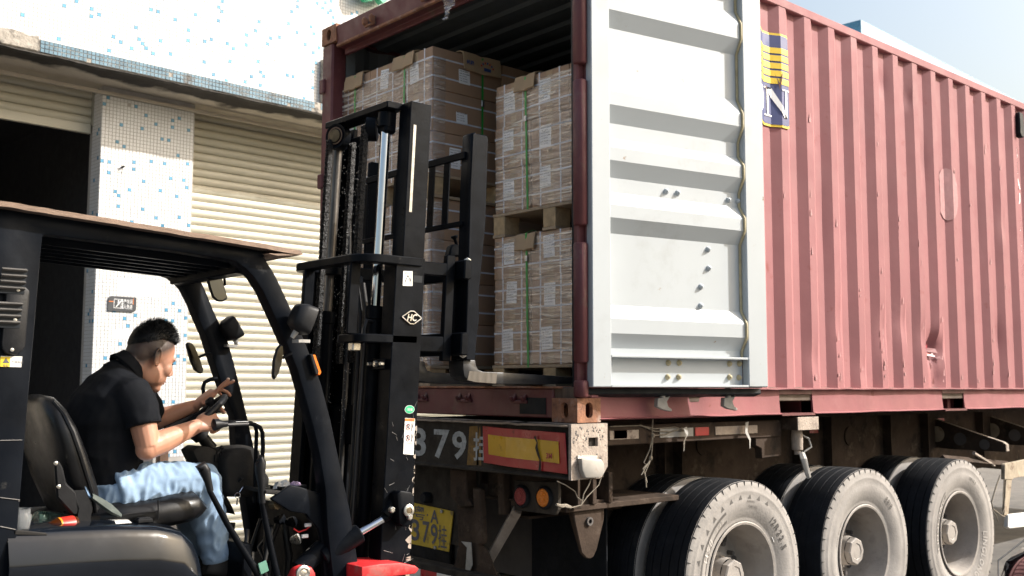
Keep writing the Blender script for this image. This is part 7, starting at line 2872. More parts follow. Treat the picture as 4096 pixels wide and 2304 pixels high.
# ---- loose things on the hood
cu = thing('plastic_cup', 'clear plastic cup on the forklift hood beside the pillar', 'cup', (-2.62, 0.10, 1.10))
c0 = Vector((-2.484, 0.1, 1.115))
m = MB()
m.lathe([(0.026, 0.0), (0.028, 0.002), (0.034, 0.045), (0.030, 0.05), (0.029, 0.065), (0.031, 0.068), (0.029, 0.068), (0.027, 0.05), (0.032, 0.044), (0.026, 0.004)], c0, (0, 0, 1), n=24)
m.build('shell', 'clear_cup', cu, smooth=50)
bt_ = thing('tea_bottle', 'tea bottle with red and orange label lying on the forklift hood', 'bottle', tuple((-2.358, 0.15, 1.105)))
ax0, ax1 = Vector((-2.415, 0.16, 1.099)), Vector((-2.286, 0.18, 1.106))
d_ = (ax1 - ax0)
ln = d_.length
m = MB()
m.lathe([(0.013, 0.022), (0.014, 0.03), (0.022, 0.048), (0.030, 0.07), (0.031, ln), (0.028, ln + 0.008)], ax0, tuple(d_), n=24)
m.build('liquid', 'tea', bt_, smooth=50)
m = MB()
m.lathe([(0.0318, 0.075), (0.0322, 0.078), (0.0322, ln * 0.62)], ax0, tuple(d_), n=24, cap=False)
m.build('label', 'tea_orange', bt_, smooth=50)
m = MB()
m.lathe([(0.0320, ln * 0.62), (0.0322, ln - 0.004)], ax0, tuple(d_), n=24, cap=False)
m.build('label_band', 'tea_red', bt_, smooth=50)
m = MB()
m.lathe([(0.015, 0.0), (0.0165, 0.003), (0.0165, 0.022), (0.014, 0.026)], ax0, tuple(d_), n=18)
m.build('cap', 'cap_white', bt_, smooth=40)
gb = thing('green_bottle', 'empty green tinted bottle behind the seat on the hood', 'bottle', tuple((-2.344, 0.3, 1.115)))
ax0, ax1 = Vector((-2.377, 0.3, 1.122)), Vector((-2.286, 0.32, 1.101))
m = MB()
m.lathe([(0.026, 0), (0.030, 0.006), (0.030, 0.03), (0.027, 0.035), (0.030, 0.04), (0.030, (ax1 - ax0).length)], ax0, tuple(ax1 - ax0), n=20)
m.build('shell', 'pet_green', gb, smooth=50)
jk = MB()
jp = [(-2.223, 0.2, 1.197), (-2.192, 0.2, 1.175), (-2.155, 0.2, 1.148), (-2.119, 0.2, 1.123)]
vs = []
for i, q in enumerate(jp):
    w = (0.010, 0.014, 0.016, 0.008)[i]
    for a, b in ((0.006, w), (-0.008, w * 0.4), (-0.012, -w * 0.5), (0.0, -w)):
        vs.append((q[0] + b * 0.3, q[1] + a - 0.008, q[2] + b))
jk.add(vs, [(4 * i + j, 4 * i + (j + 1) % 4, 4 * i + 4 + (j + 1) % 4, 4 * i + 4 + j) for i in range(3) for j in range(4)] + [(0, 1, 2, 3), (12, 15, 14, 13)])
tag(jk.build('folded_jacket', 'sleeve_green', smooth=60), 'grey green jacket sleeve with zip trailing over the seat', 'jacket')

# ================================================================ driver
per = thing('person', 'person in black polo shirt and blue jeans driving the forklift', 'person', (-2.05, 0.43, 1.10))
BP = BASE[per.name]
YC = 0.43


def sect(c, t, hd, hw, n=24, e=2.2, yc=YC):
    """closed ring: hd along the normal of t in the xz plane, hw along y"""
    t = Vector(t).normalized()
    nrm = Vector((-t.z, 0, t.x))
    out = []
    for j in range(n):
        a = 2 * math.pi * j / n
        ca, sa = math.cos(a), math.sin(a)
        u = abs(ca) ** (2 / e) * (1 if ca > 0 else -1)
        v = abs(sa) ** (2 / e) * (1 if sa > 0 else -1)
        out.append(Vector((c[0], c[1] if len(c) > 2 else yc, c[-1])) + nrm * (u * hd) + Vector((0, v * hw, 0)))
    return out


def loft_mb(mb, secs):
    n = len(secs[0])
    vs = [q for s_ in secs for q in s_]
    fs = [(i * n + j, i * n + (j + 1) % n, (i + 1) * n + (j + 1) % n, (i + 1) * n + j) for i in range(len(secs) - 1) for j in range(n)]
    fs.append(list(range(n))[::-1])
    fs.append([(len(secs) - 1) * n + j for j in range(n)])
    mb.add(vs, fs)


def tor(mb, grow=0.0, first=0, last=99):
    cs = [(-2.07, 0.43, 1.135), (-2.079, 0.43, 1.192), (-2.086, 0.43, 1.258), (-2.108, 0.43, 1.343), (-2.112, 0.43, 1.436), (-2.096, 0.43, 1.516), (-2.066, 0.43, 1.582), (-2.032, 0.43, 1.63)]
    hd = [0.085, 0.105, 0.110, 0.126, 0.130, 0.112, 0.080, 0.056]
    hw = [0.150, 0.165, 0.155, 0.160, 0.175, 0.185, 0.165, 0.085]
    secs = []
    for i, c in enumerate(cs):
        if i < first or i > last:
            continue
        a, b = Vector(cs[max(0, i - 1)]), Vector(cs[min(len(cs) - 1, i + 1)])
        secs.append(sect(c, b - a, hd[i] + grow, hw[i] + grow))
    loft_mb(mb, secs)


# head frame
pit, yawh = rad(-20), rad(6)
hf = Vector((math.cos(pit) * math.cos(yawh), math.cos(pit) * math.sin(yawh), math.sin(pit)))
hs = Vector((math.sin(yawh), -math.cos(yawh), 0))
hu = hs.cross(hf)
HM = Matrix((hf, hs, hu)).transposed()
HO = Vector((-1.937, 0.36, 1.691))
HO.y = YC + 0.004


def hp_(f, s, u):
    return HO + hf * f + hs * s + hu * u


body = MB()
tor(body, -0.014)
# neck and head
body.tube([Vector((-2.039, 0.43, 1.625)), Vector((-1.999, 0.43, 1.662)), hp_(-0.030, 0, -0.055), hp_(-0.018, 0, 0.0)], [0.066, 0.058, 0.055, 0.055], 20)
body.ell(hp_(-0.006, 0, 0.040), (0.094, 0.073, 0.084), HM, 28, 18)
body.ell(hp_(-0.045, 0, 0.010), (0.052, 0.062, 0.062), HM)
body.ell(hp_(0.045, 0, 0.010), (0.046, 0.060, 0.070), HM)
body.ell(hp_(0.046, 0, -0.052), (0.046, 0.050, 0.052), HM)
body.ell(hp_(0.030, 0, -0.070), (0.052, 0.046, 0.034), HM)
body.ell(hp_(0.064, 0, -0.098), (0.024, 0.026, 0.020), HM)
for s_ in (-1, 1):
    body.ell(hp_(0.062, s_ * 0.038, -0.022), (0.026, 0.022, 0.030), HM)
    body.ell(hp_(0.012, s_ * 0.038, -0.050), (0.050, 0.020, 0.050), HM)
    body.ell(hp_(0.078, s_ * 0.026, 0.024), (0.014, 0.026, 0.010), HM)
    # ear: shell with rim and lobe
    eo = 0.074
    R2 = HM @ Matrix.Rotation(rad(-22 * s_), 3, 'Z')
    ring = [hp_(-0.010 + 0.017 * math.cos(a) - 0.010 * math.sin(a) * 0.4, s_ * (eo + 0.008 - 0.012 * math.cos(a)), 0.000 + 0.031 * math.sin(a)) for a in [2 * math.pi * k / 16 for k in range(16)]]
    body.tube(ring, 0.0048, 8, closed=True)
    body.ell(hp_(-0.008, s_ * (eo + 0.001), 0.0), (0.016, 0.005, 0.028), HM)
    body.ell(hp_(0.000, s_ * (eo + 0.003), -0.027), (0.008, 0.005, 0.010), HM)
body.tube([hp_(0.085, 0, 0.018), hp_(0.096, 0, -0.002), hp_(0.106, 0, -0.022), hp_(0.110, 0, -0.032)], [0.009, 0.009, 0.012, 0.010], 12)
for s_ in (-1, 1):
    body.ell(hp_(0.096, s_ * 0.011, -0.034), (0.012, 0.008, 0.008), HM)
body.ell(hp_(0.078, 0, -0.058), (0.018, 0.026, 0.014), HM)
body.ell(hp_(0.082, 0, -0.064), (0.013, 0.021, 0.0065), HM)
body.ell(hp_(0.079, 0, -0.074), (0.013, 0.018, 0.007), HM)


def finger(mb, base, d, nrm, lens, curls, r0):
    """segments bend about d x nrm towards nrm"""
    p_ = Vector(base)
    d = Vector(d).normalized()
    nrm = Vector(nrm)
    nrm = (nrm - d * nrm.dot(d)).normalized()
    pts, rs = [p_ - d * 0.014], [r0]
    pts.append(p_)
    rs.append(r0)
    for i, (L_, c) in enumerate(zip(lens, curls)):
        a = rad(c)
        d2 = (d * math.cos(a) + nrm * math.sin(a)).normalized()
        nrm = (nrm * math.cos(a) - d * math.sin(a)).normalized()
        d = d2
        p_ = p_ + d * L_
        pts.append(p_ - d * (L_ * 0.15))
        rs.append(r0 * (0.98 - 0.07 * i))
        pts.append(p_)
        rs.append(r0 * (0.93 - 0.10 * i))
    mb.tube(pts, rs, 10)
    mb.ell(pts[-1], (rs[-1],) * 3, nu=10, nv=6)
    return pts[-1], d, nrm


def hand(mb, wrist, d, pn, spread, curls, thumb, scale=1.0):
    """d: wrist to knuckles, pn: palm normal (fingers curl this way); side: towards the thumb"""
    d = Vector(d).normalized()
    pn = Vector(pn)
    pn = (pn - d * pn.dot(d)).normalized()
    side = spread[0] * d.cross(pn)
    w = Vector(wrist)
    # palm: rounded slab from wrist to knuckles
    secs = []
    for (t, hw, ht) in ((-0.01, 0.026, 0.020), (0.015, 0.031, 0.020), (0.045, 0.040, 0.019), (0.075, 0.043, 0.016), (0.092, 0.040, 0.012)):
        c = w + d * (t * scale)
        ring = []
        for j in range(16):
            a = 2 * math.pi * j / 16
            ca, sa = math.cos(a), math.sin(a)
            ring.append(c + side * (hw * scale * abs(ca) ** 0.8 * (1 if ca > 0 else -1)) + pn * (ht * scale * abs(sa) ** 0.8 * (1 if sa > 0 else -1)))
        secs.append(ring)
    loft_mb(mb, secs)
    mb.ell(w + d * 0.035 * scale + side * 0.022 * scale + pn * 0.010, (0.022 * scale,) * 3)
    tips = []
    for k, (off, L_) in enumerate(((0.031, 0.92), (0.0105, 1.0), (-0.0105, 0.94), (-0.031, 0.76))):
        b = w + d * ((0.088 - (0.006 if k in (0, 3) else 0)) * scale) + side * (off * scale)
        dd = d + side * (spread[1] * (off / 0.03))
        r0 = (0.0088, 0.0090, 0.0086, 0.0076)[k] * scale
        tips.append(finger(mb, b, dd, pn, [0.043 * L_ * scale, 0.027 * L_ * scale, 0.022 * L_ * scale], curls[k], r0))
    tb = w + d * 0.028 * scale + side * 0.032 * scale + pn * 0.006
    tips.append(finger(mb, tb, thumb[0], thumb[1], [0.040 * scale, 0.030 * scale, 0.024 * scale], thumb[2], 0.0105 * scale))
    return tips


# near arm
sh_n = Vector((-2.054, 0.25, 1.555))
el_n = Vector((-2.023, 0.205, 1.357))
wr_n = Vector((-1.8, 0.27, 1.432))
body.tube([sh_n + Vector((-0.01, 0.01, -0.02)), sh_n.lerp(el_n, 0.4), sh_n.lerp(el_n, 0.8), el_n], [0.044, 0.050, 0.046, 0.042], 16)
body.ell(el_n + Vector((-0.004, 0, -0.004)), (0.042, 0.038, 0.042))
body.tube([el_n, el_n.lerp(wr_n, 0.25), el_n.lerp(wr_n, 0.6), wr_n], [0.043, 0.046, 0.037, 0.027], 16, ry=[0.040, 0.041, 0.034, 0.022])
d_n = (Vector((-1.711, 0.29, 1.453)) - wr_n)
near_tips = hand(body, wr_n, d_n, (0.05, 0.85, -0.5), (1, 0.03), [(62, 78, 50), (66, 82, 50), (70, 84, 52), (74, 84, 52)], ((0.75, 0.55, 0.45), (0.2, 0.4, -0.9), (10, 25, 25)))
# far arm
sh_f = Vector((-1.902, 0.6, 1.547))
el_f = Vector((-1.815, 0.67, 1.435))
wr_f = Vector((-1.661, 0.6, 1.502))
body.tube([sh_f + Vector((-0.01, -0.01, -0.02)), sh_f.lerp(el_f, 0.5), el_f], [0.044, 0.046, 0.040], 16)
body.ell(el_f, (0.040, 0.038, 0.040))
body.tube([el_f, el_f.lerp(wr_f, 0.3), el_f.lerp(wr_f, 0.65), wr_f], [0.040, 0.043, 0.034, 0.026], 16, ry=[0.038, 0.038, 0.031, 0.021])
d_f = (Vector((-1.602, 0.58, 1.554)) - wr_f)
far_tips = hand(body, wr_f, d_f, (0.35, 0.1, -0.93), (-1, 0.12), [(-14, 6, 6), (2, 10, 8), (30, 34, 26), (42, 38, 30)], ((0.86, -0.30, -0.10), (0.3, 0.2, -0.95), (0, 22, 30)))
# legs inside the trousers keep the figure whole
NL = [(-2.103, 0.32, 1.188), (-1.963, 0.32, 1.207), (-1.845, 0.32, 1.212), (-1.759, 0.32, 1.207), (-1.738, 0.32, 1.111), (-1.708, 0.32, 1.012), (-1.686, 0.32, 0.9089), (-1.671, 0.32, 0.8812)]
FL = [(-2.024, 0.53, 1.166), (-1.897, 0.53, 1.182), (-1.784, 0.53, 1.187), (-1.718, 0.53, 1.176), (-1.714, 0.53, 1.071), (-1.687, 0.53, 0.978), (-1.657, 0.53, 0.8999), (-1.643, 0.53, 0.8733)]
for P_ in (NL, FL):
    body.tube(P_, [0.075, 0.070, 0.062, 0.055, 0.052, 0.045, 0.038, 0.036], 14)
me = remeshed(body, 0.0036, 2, 'body')
bm_ = bmesh.new()
bm_.from_mesh(me)
hv = [v for v in bm_.verts if (v.co - HO).length < 0.135 and abs((v.co - HO).dot(hs)) < 0.066]
for k in range(7):
    bmesh.ops.smooth_vert(bm_, verts=hv, factor=0.5, use_axis_x=True, use_axis_y=True, use_axis_z=True)
bm_.to_mesh(me)
bm_.free()
for v in me.vertices:
    v.co -= BP
me.polygons.foreach_set('use_smooth', [True] * len(me.polygons))


def skin_with_fade():
    m = MATS['skin'].copy()
    m.name = 'skin_head'
    nt = m.node_tree
    N, L = nt.nodes, nt.links
    b = N['Principled BSDF']
    old = b.inputs['Base Color'].links[0].from_socket
    b.inputs['Subsurface Weight'].default_value = 0.12
    b.inputs['Subsurface Radius'].default_value = (0.012, 0.004, 0.002)
    b.inputs['Subsurface Scale'].default_value = 0.6
    g_ = N.new('ShaderNodeNewGeometry')
    sub = N.new('ShaderNodeVectorMath')
    sub.operation = 'SUBTRACT'
    L.new(g_.outputs['Position'], sub.inputs[0])
    sub.inputs[1].default_value = HO

    def dot(v):
        d = N.new('ShaderNodeVectorMath')
        d.operation = 'DOT_PRODUCT'
        L.new(sub.outputs[0], d.inputs[0])
        d.inputs[1].default_value = v
        return d.outputs['Value']

    f_, u_ = dot(hf), dot(hu)
    # height of the hairline as a function of f
    mr = N.new('ShaderNodeMapRange')
    mr.inputs['From Min'].default_value = -0.10
    mr.inputs['From Max'].default_value = 0.10
    L.new(f_, mr.inputs['Value'])
    cv = N.new('ShaderNodeValToRGB')
    cr = cv.color_ramp
    cr.elements[0].position = 0.0
    cr.elements[0].color = (0.02, 0.02, 0.02, 1)      # (u + 0.1) / 0.2
    cr.elements[1].position = 1.0
    cr.elements[1].color = (0.98, 0.98, 0.98, 1)
    for pos, val in ((0.30, 0.22), (0.46, 0.42), (0.60, 0.55), (0.72, 0.66), (0.86, 0.86)):
        e = cr.elements.new(pos)
        e.color = (val, val, val, 1)
    L.new(mr.outputs['Result'], cv.inputs['Fac'])
    ln = N.new('ShaderNodeMapRange')
    ln.inputs['To Min'].default_value = -0.10
    ln.inputs['To Max'].default_value = 0.10
    L.new(cv.outputs['Color'], ln.inputs['Value'])
    df = N.new('ShaderNodeMath')
    df.operation = 'SUBTRACT'
    L.new(u_, df.inputs[0])
    L.new(ln.outputs['Result'], df.inputs[1])
    fac = N.new('ShaderNodeMapRange')
    fac.inputs['From Min'].default_value = -0.004
    fac.inputs['From Max'].default_value = 0.034
    fac.inputs['To Max'].default_value = 0.93
    L.new(df.outputs[0], fac.inputs['Value'])
    # only near the head
    le = N.new('ShaderNodeVectorMath')
    le.operation = 'LENGTH'
    L.new(sub.outputs[0], le.inputs[0])
    near = N.new('ShaderNodeMapRange')
    near.inputs['From Min'].default_value = 0.16
    near.inputs['From Max'].default_value = 0.18
    near.inputs['To Min'].default_value = 1
    near.inputs['To Max'].default_value = 0
    L.new(le.outputs['Value'], near.inputs['Value'])
    ml = N.new('ShaderNodeMath')
    ml.operation = 'MULTIPLY'
    L.new(fac.outputs['Result'], ml.inputs[0])
    L.new(near.outputs['Result'], ml.inputs[1])
    mx = N.new('ShaderNodeMix')
    mx.data_type = 'RGBA'
    L.new(ml.outputs[0], mx.inputs['Factor'])
    L.new(old, mx.inputs['A'])
    mx.inputs['B'].default_value = (0.035, 0.026, 0.022, 1)
    L.new(mx.outputs['Result'], b.inputs['Base Color'])
    MATS['skin_head'] = m


skin_with_fade()
place('body', me, 'skin_head', per)
# facial details
m = MB()
for s_ in (-1, 1):
    m.ell(hp_(0.082, s_ * 0.030, 0.006), (0.005, 0.011, 0.0035), HM, 12, 8)
m.build('eyes', 'eye', per)
m = MB()
for s_ in (-1, 1):
    m.tube([hp_(0.089, s_ * 0.012, 0.026), hp_(0.088, s_ * 0.028, 0.031), hp_(0.076, s_ * 0.044, 0.027)], [0.003, 0.004, 0.002], 6)
m.build('eyebrows', 'hair', per)
m = MB()
m.ell(hp_(0.0905, 0, -0.0635), (0.0062, 0.019, 0.0038), HM, 14, 8)
m.ell(hp_(0.0885, 0, -0.0725), (0.0062, 0.016, 0.0040), HM, 14, 8)
m.build('lips', 'lips', per)
m = MB()
for (tp, d, nn) in far_tips[:2] + far_tips[4:]:
    m.ell(tp - Vector(nn) * 0.005 + Vector(d) * 0.001, (0.007, 0.006, 0.004), None, 8, 6)
m.build('fingernails', 'nail', per)
# hair: thick crop on top, cropped sides
random.seed(6)
cap = MB()
nu, nv = 40, 20
vs = []


def hair_surf(az, el):
    """az around the head from the front, el from the crown"""
    f = math.sin(el) * math.cos(az)
    s = math.sin(el) * math.sin(az)
    u = math.cos(el)
    thick = 0.024 * max(0.0, math.cos(el)) ** 0.55 + 0.004
    return hp_(-0.006 + f * (0.095 + thick * 0.15), s * (0.074 + thick * 0.25), 0.040 + u * (0.084 + thick))


def el_max(az):
    c = math.cos(az)
    return rad(76 - 16 * max(0, c) + 22 * max(0, -c) - 14 * (1 - abs(c)))


for j in range(nv + 1):
    for i in range(nu):
        az = 2 * math.pi * i / nu
        el = el_max(az) * j / nv
        q = hair_surf(az, el)
        if j == nv:
            q = q + (hp_(-0.006, 0, 0.04) - q) * 0.10
        vs.append(q)
cap.add(vs, [(j * nu + i, (j + 1) * nu + i, (j + 1) * nu + (i + 1) % nu, j * nu + (i + 1) % nu) for j in range(nv) for i in range(nu)])
hr = cap.build('hair', 'hair', per, smooth=60)
st = MB()
for k in range(5200):
    az = random.uniform(0, 2 * math.pi)
    el = el_max(az) * math.sqrt(random.random())
    q = hair_surf(az, el)
    c = hp_(-0.006, 0, 0.03)
    out = (q - c).normalized()
    lift = max(0.0, math.cos(el))
    fr_ = max(0, math.sin(el) * math.cos(az))
    d = (out * 0.55 + hf * (0.25 + 0.35 * fr_) + hu * 0.75 + Vector((random.uniform(-1, 1), random.uniform(-1, 1), random.uniform(-1, 1))) * 0.42).normalized()
    L_ = random.uniform(0.008, 0.030) * (0.30 + 0.70 * lift) + 0.016 * fr_ * random.random()
    w = d.cross(out)
    if w.length < 1e-3:
        continue
    w = w.normalized() * 0.0011
    q0 = q - out * 0.004
    q1 = q0 + d * L_ * 0.6
    q2 = q0 + (d * 0.95 + hf * 0.12 - hu * 0.05).normalized() * L_
    st.add([q0 - w, q0 + w, q1 + w * 0.7, q1 - w * 0.7, q2], [(0, 1, 2, 3), (3, 2, 4)])
for k in range(2600):
    az = random.uniform(0, 2 * math.pi)
    el = el_max(az) * random.uniform(0.90, 1.02)
    q = hair_surf(az, el)
    out = (q - hp_(-0.006, 0, 0.03)).normalized()
    d = (-hu * 0.9 - out * 0.10 + hf * (0.25 if math.cos(az) < 0.5 else 0.5) + Vector((random.uniform(-1, 1), random.uniform(-1, 1), random.uniform(-1, 1))) * 0.35).normalized()
    L_ = random.uniform(0.004, 0.016) * (0.6 if math.cos(az) > 0.5 else 1.0)
    w = d.cross(out)
    if w.length < 1e-3:
        continue
    w = w.normalized() * 0.0011
    st.add([q - w, q + w, q + d * L_], [(0, 1, 2)])
tag(st.build('hair_strands', 'hair', hr, smooth=0, fixn=False), kind='stuff')


# ---- polo shirt
def fold(me, amp, fx, seed, ridge=0.0, keep=None):
    vn = [v.normal.copy() for v in me.vertices]
    for v, n in zip(me.vertices, vn):
        q = v.co
        w = mnoise.noise(Vector((q.x * fx[0] + seed, q.y * fx[1], q.z * fx[2]))) + 0.5 * mnoise.noise(Vector((q.x * fx[0] * 2.1, q.y * fx[1] * 2.1 + seed, q.z * fx[2] * 2.1)))
        if ridge:
            w = w * (1 - ridge) + ridge * (1 - 2 * abs(mnoise.noise(Vector((q.x * fx[0] * 1.3, q.y * fx[1] * 1.3, q.z * fx[2] * 1.3 + seed * 2)))))
        k = 1.0 if keep is None else keep(q)
        v.co = q + n * (amp * w * k)


sh = MB()
tor(sh, 0.010, 1, 7)
sh.tube([Vector((-2.067, 0.33, 1.554)), sh_n + Vector((-0.010, 0.01, -0.006)), sh_n.lerp(el_n, 0.30), sh_n.lerp(el_n, 0.575)], [0.075, 0.072, 0.069, 0.064], 20, ry=[0.075, 0.072, 0.068, 0.062])
sh.tube([Vector((-1.99, 0.53, 1.553)), sh_f + Vector((-0.010, -0.01, -0.006)), sh_f.lerp(el_f, 0.45), sh_f.lerp(el_f, 0.72)], [0.075, 0.070, 0.066, 0.060], 20)
sh.tube([Vector((-2.043, 0.43, 1.616)), Vector((-2.021, 0.43, 1.647))], [0.085, 0.064], 20)
me = remeshed(sh, 0.0065, 4, 'polo_shirt')
fold(me, 0.013, (14, 6, 10), 3.0, 0.5, keep=lambda q: 0.35 + 0.65 * max(0.0, min(1.0, (1.55 - q.z) / 0.25)))
for v in me.vertices:
    v.co -= BP
me.polygons.foreach_set('use_smooth', [True] * len(me.polygons))
shirt = place('polo_shirt', me, 'polo', per)
# sleeve hem, collar
m = MB()
hc = sh_n.lerp(el_n, 0.575)
hd_ = (el_n - sh_n).normalized()
m.tube([hc - hd_ * 0.026, hc - hd_ * 0.022, hc + hd_ * 0.001, hc + hd_ * 0.004], [0.0635, 0.0655, 0.0655, 0.060], 24, ry=[0.0615, 0.0635, 0.0635, 0.058])
m.build('sleeve_hem', 'polo', shirt, smooth=60)
m = MB()
cc = Vector((-2.016, 0.43, 1.658))
ca_ = Vector((0.70, 0, 0.71)).normalized()
cb = Vector((ca_.z, 0, -ca_.x))
N_ = 28
rows = []
for (h, r_, tl) in ((-0.030, 0.078, 0.0), (-0.010, 0.069, 0.0), (0.008, 0.063, 0.004), (0.012, 0.065, 0.004), (0.000, 0.072, 0.0), (-0.018, 0.082, 0.0), (-0.022, 0.083, 0)):
    ring = []
    for i in range(N_):
        a = 2 * math.pi * i / N_
        back = 0.5 - 0.5 * math.cos(a)
        hh = h + 0.016 * back * (1 if h > 0 else 0.3)
        ring.append(cc + ca_ * hh + cb * (r_ * math.cos(a) * 0.98) + Vector((0, r_ * math.sin(a) * 0.92, 0)))
    rows.append(ring)
m.add([q for r_ in rows for q in r_], [(j * N_ + i, (j + 1) * N_ + i, (j + 1) * N_ + (i + 1) % N_, j * N_ + (i + 1) % N_) for j in range(len(rows) - 1) for i in range(N_)])
m.build('collar', 'polo', shirt, smooth=60)

# ---- jeans
je = MB()
cs = [(-2.081, 0.43, 1.136), (-2.075, 0.43, 1.173), (-2.081, 0.43, 1.22)]
loft_mb(je, [sect(cs[0], (0, 0, 1), 0.12, 0.185), sect(cs[1], (0, 0, 1), 0.135, 0.195), sect(cs[2], (0, 0, 1), 0.125, 0.185)])
je.tube(NL[:7], [0.096, 0.087, 0.079, 0.074, 0.069, 0.058, 0.051], 20, ry=[0.102, 0.090, 0.078, 0.072, 0.066, 0.057, 0.050])
je.tube(FL[:7], [0.096, 0.084, 0.074, 0.066, 0.056, 0.049, 0.045], 20)
je.ell(NL[3], (0.074, 0.070, 0.074))
me = remeshed(je, 0.006, 3, 'jeans')
fold(me, 0.011, (24, 9, 15), 8.0, 0.8)
for v in me.vertices:
    v.co -= BP
me.polygons.foreach_set('use_smooth', [True] * len(me.polygons))
jeans = place('jeans', me, 'denim', per)
m = MB()
m.tube([hpos + Vector((0, 0, 0)) for hpos in [Vector(q) for q in [(-2.244, 0.205, 1.232), (-2.233, 0.205, 1.206), (-2.224, 0.205, 1.192)]]], [0.004, 0.005, 0.004], 6)
m.build('belt_loop', 'denim_seam', jeans)
m = MB()
hemc = Vector(NL[6])
hdv = (Vector(NL[6]) - Vector(NL[5])).normalized()
m.tube([hemc - hdv * 0.030, hemc - hdv * 0.026, hemc + hdv * 0.004, hemc + hdv * 0.008], [0.052, 0.055, 0.055, 0.050], 22)
m.build('turn_up', 'denim', jeans, smooth=60)


# ---- shoes
def shoe(a, d, L_, w):
    d = Vector(d).normalized()
    u = Vector((0, 0, 1))
    u = (u - d * u.dot(d)).normalized()
    s = d.cross(u)
    secs = []
    for (t, hw, zt, zb) in ((-0.34, 0.55, 0.55, -0.30), (-0.28, 0.80, 0.85, -0.34), (-0.12, 0.88, 0.95, -0.34), (0.10, 0.85, 0.62, -0.33), (0.35, 0.98, 0.30, -0.33), (0.55, 0.95, 0.16, -0.32), (0.64, 0.6, 0.0, -0.28)):
        ring = []
        for j in range(16):
            an = 2 * math.pi * j / 16
            ca, sa = math.cos(an), math.sin(an)
            cz, hz = (zt + zb) / 2, (zt - zb) / 2
            ring.append(Vector(a) + d * (t * L_) + s * (hw * w * abs(ca) ** 0.8 * (1 if ca > 0 else -1)) + u * ((cz + hz * abs(sa) ** 0.75 * (1 if sa > 0 else -1)) * 0.10))
        secs.append(ring)
    m = MB()
    loft_mb(m, secs)
    o = m.build('shoe', 'shoe_black', per, smooth=50)
    return o


shoe(Vector(NL[6]) + Vector((0.04, 0, -0.05)), (1, 0, -0.28), 0.27, 0.052)
shoe(Vector(FL[6]) + Vector((0.04, 0, -0.05)), (1, 0, -0.28), 0.27, 0.052)
for q, yy in ((NL[6], 0.32), (FL[6], 0.53)):
    MB().box((q[0] - 0.08, yy - 0.06, q[2] - 0.118), (q[0] + 0.24, yy + 0.06, q[2] - 0.098)).xf(lambda v: v + Vector((0, 0, -0.28 * (v.x - q[0])))).build('pedal', 'mast_black', fk, bevel=0.004)
    MB().tube([(q[0] + 0.10, yy, q[2] - 0.13), (q[0] + 0.14, yy, 0.55)], 0.015, 8).build('pedal_arm', 'mast_black', fk)

# ================================================================ parked black car, of which only the bonnet corner shows
car = thing('parked_car', 'glossy black car bonnet corner in front of the trailer wheels', 'car', (3.3, -2.45, 0.0))
CXF, CYR = 1.20, -1.27       # nose and right-hand side


def car_section(x, hw, zs):
    """half outline mirrored: zs list of (fraction of half width, height)"""
    yc = CYR - 0.9
    left = [(yc + hw * f, z) for f, z in zs]
    right = [(yc - hw * f, z) for f, z in reversed(zs)]
    return [(x, y, z) for y, z in left + right]


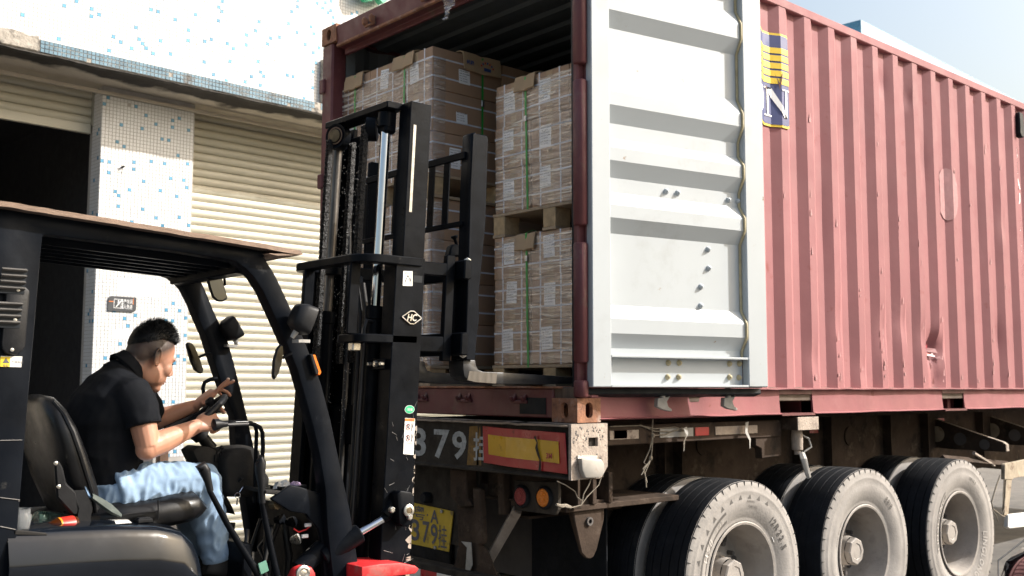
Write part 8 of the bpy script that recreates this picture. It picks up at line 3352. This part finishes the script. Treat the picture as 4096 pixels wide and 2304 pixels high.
secs = [car_section(CXF + 0.00, 0.62, [(1.0, 0.30), (1.0, 0.42), (0.98, 0.55), (0.92, 0.62), (0.75, 0.64), (0.35, 0.655), (0.0, 0.66)]),
        car_section(CXF + 0.10, 0.78, [(1.0, 0.22), (1.0, 0.42), (0.98, 0.60), (0.93, 0.69), (0.75, 0.715), (0.35, 0.735), (0.0, 0.74)]),
        car_section(CXF + 0.30, 0.87, [(1.0, 0.20), (1.0, 0.45), (0.985, 0.66), (0.93, 0.765), (0.75, 0.80), (0.35, 0.825), (0.0, 0.83)]),
        car_section(CXF + 0.70, 0.90, [(1.0, 0.20), (1.0, 0.45), (0.985, 0.72), (0.93, 0.835), (0.75, 0.865), (0.35, 0.885), (0.0, 0.89)]),
        car_section(CXF + 1.20, 0.90, [(1.0, 0.20), (1.0, 0.45), (0.985, 0.78), (0.93, 0.895), (0.75, 0.93), (0.35, 0.95), (0.0, 0.955)]),
        car_section(CXF + 1.60, 0.90, [(1.0, 0.20), (1.0, 0.45), (0.985, 0.80), (0.93, 0.93), (0.72, 1.10), (0.35, 1.13), (0.0, 1.14)]),
        car_section(CXF + 2.05, 0.90, [(1.0, 0.20), (1.0, 0.45), (0.985, 0.82), (0.93, 0.95), (0.68, 1.40), (0.35, 1.44), (0.0, 1.45)]),
        car_section(CXF + 3.20, 0.90, [(1.0, 0.20), (1.0, 0.45), (0.985, 0.84), (0.93, 0.98), (0.68, 1.40), (0.35, 1.44), (0.0, 1.45)]),
        car_section(CXF + 3.85, 0.90, [(1.0, 0.20), (1.0, 0.45), (0.985, 0.85), (0.93, 1.0), (0.72, 1.08), (0.35, 1.10), (0.0, 1.11)]),
        car_section(CXF + 4.35, 0.84, [(1.0, 0.24), (1.0, 0.45), (0.98, 0.80), (0.92, 0.96), (0.75, 1.0), (0.35, 1.02), (0.0, 1.02)]),
        car_section(CXF + 4.45, 0.74, [(1.0, 0.30), (1.0, 0.45), (0.98, 0.75), (0.92, 0.85), (0.75, 0.88), (0.35, 0.9), (0.0, 0.9)])]
cbody = loft(secs, 'body', 'car_black', car, smooth=55)
m = MB()
yc = CYR - 0.9
m.prism([(CXF + 0.015, 0.56), (CXF + 0.10, 0.545), (CXF + 0.30, 0.60), (CXF + 0.34, 0.685), (CXF + 0.22, 0.675), (CXF + 0.06, 0.63)], 'y', CYR - 0.19, CYR - 0.015)
hl = m.build('headlight', 'mirror_glass', car, bevel=0.02, seg=3, smooth=60)
m = MB()
m.prism([(CXF + 0.015, 0.56), (CXF + 0.10, 0.545), (CXF + 0.30, 0.60), (CXF + 0.34, 0.685), (CXF + 0.22, 0.675), (CXF + 0.06, 0.63)], 'y', yc * 2 - CYR + 0.015, yc * 2 - CYR + 0.19)
m.build('headlight', 'mirror_glass', car, bevel=0.02, seg=3, smooth=60)
m = MB()
m.tube([(CXF + 0.05, CYR - 0.16, 0.655), (CXF + 0.30, CYR - 0.055, 0.765), (CXF + 0.7, CYR - 0.045, 0.845), (CXF + 1.2, CYR - 0.045, 0.905)], 0.004, 6)
m.build('bonnet_gap', 'gasket', cbody)
for x in (CXF + 0.85, CXF + 3.55):
    for y0, s_ in ((CYR + 0.005, -1), (yc * 2 - CYR - 0.005, 1)):
        m = MB()
        m.lathe([(0.20, 0), (0.30, 0.0), (0.315, 0.03), (0.315, 0.18), (0.2, 0.2)], (x, y0, 0.315), (0, s_, 0), n=32)
        w = m.build('wheel', 'rubber', car, smooth=40)
        m = MB()
        m.lathe([(0.21, -0.004), (0.19, 0.02), (0.05, 0.01), (0.03, -0.002)], (x, y0, 0.315), (0, s_, 0), n=24)
        m.build('rim', 'rim', w, smooth=40)
m = MB()
m.box((CXF + 2.0, CYR - 0.16, 0.97), (CXF + 3.3, CYR - 0.145, 1.33))
m.xf(lambda q: Vector((q.x, q.y - (q.z - 0.97) * 0.5 + 0.105, q.z)))
m.build('side_window', 'car_glass', car)
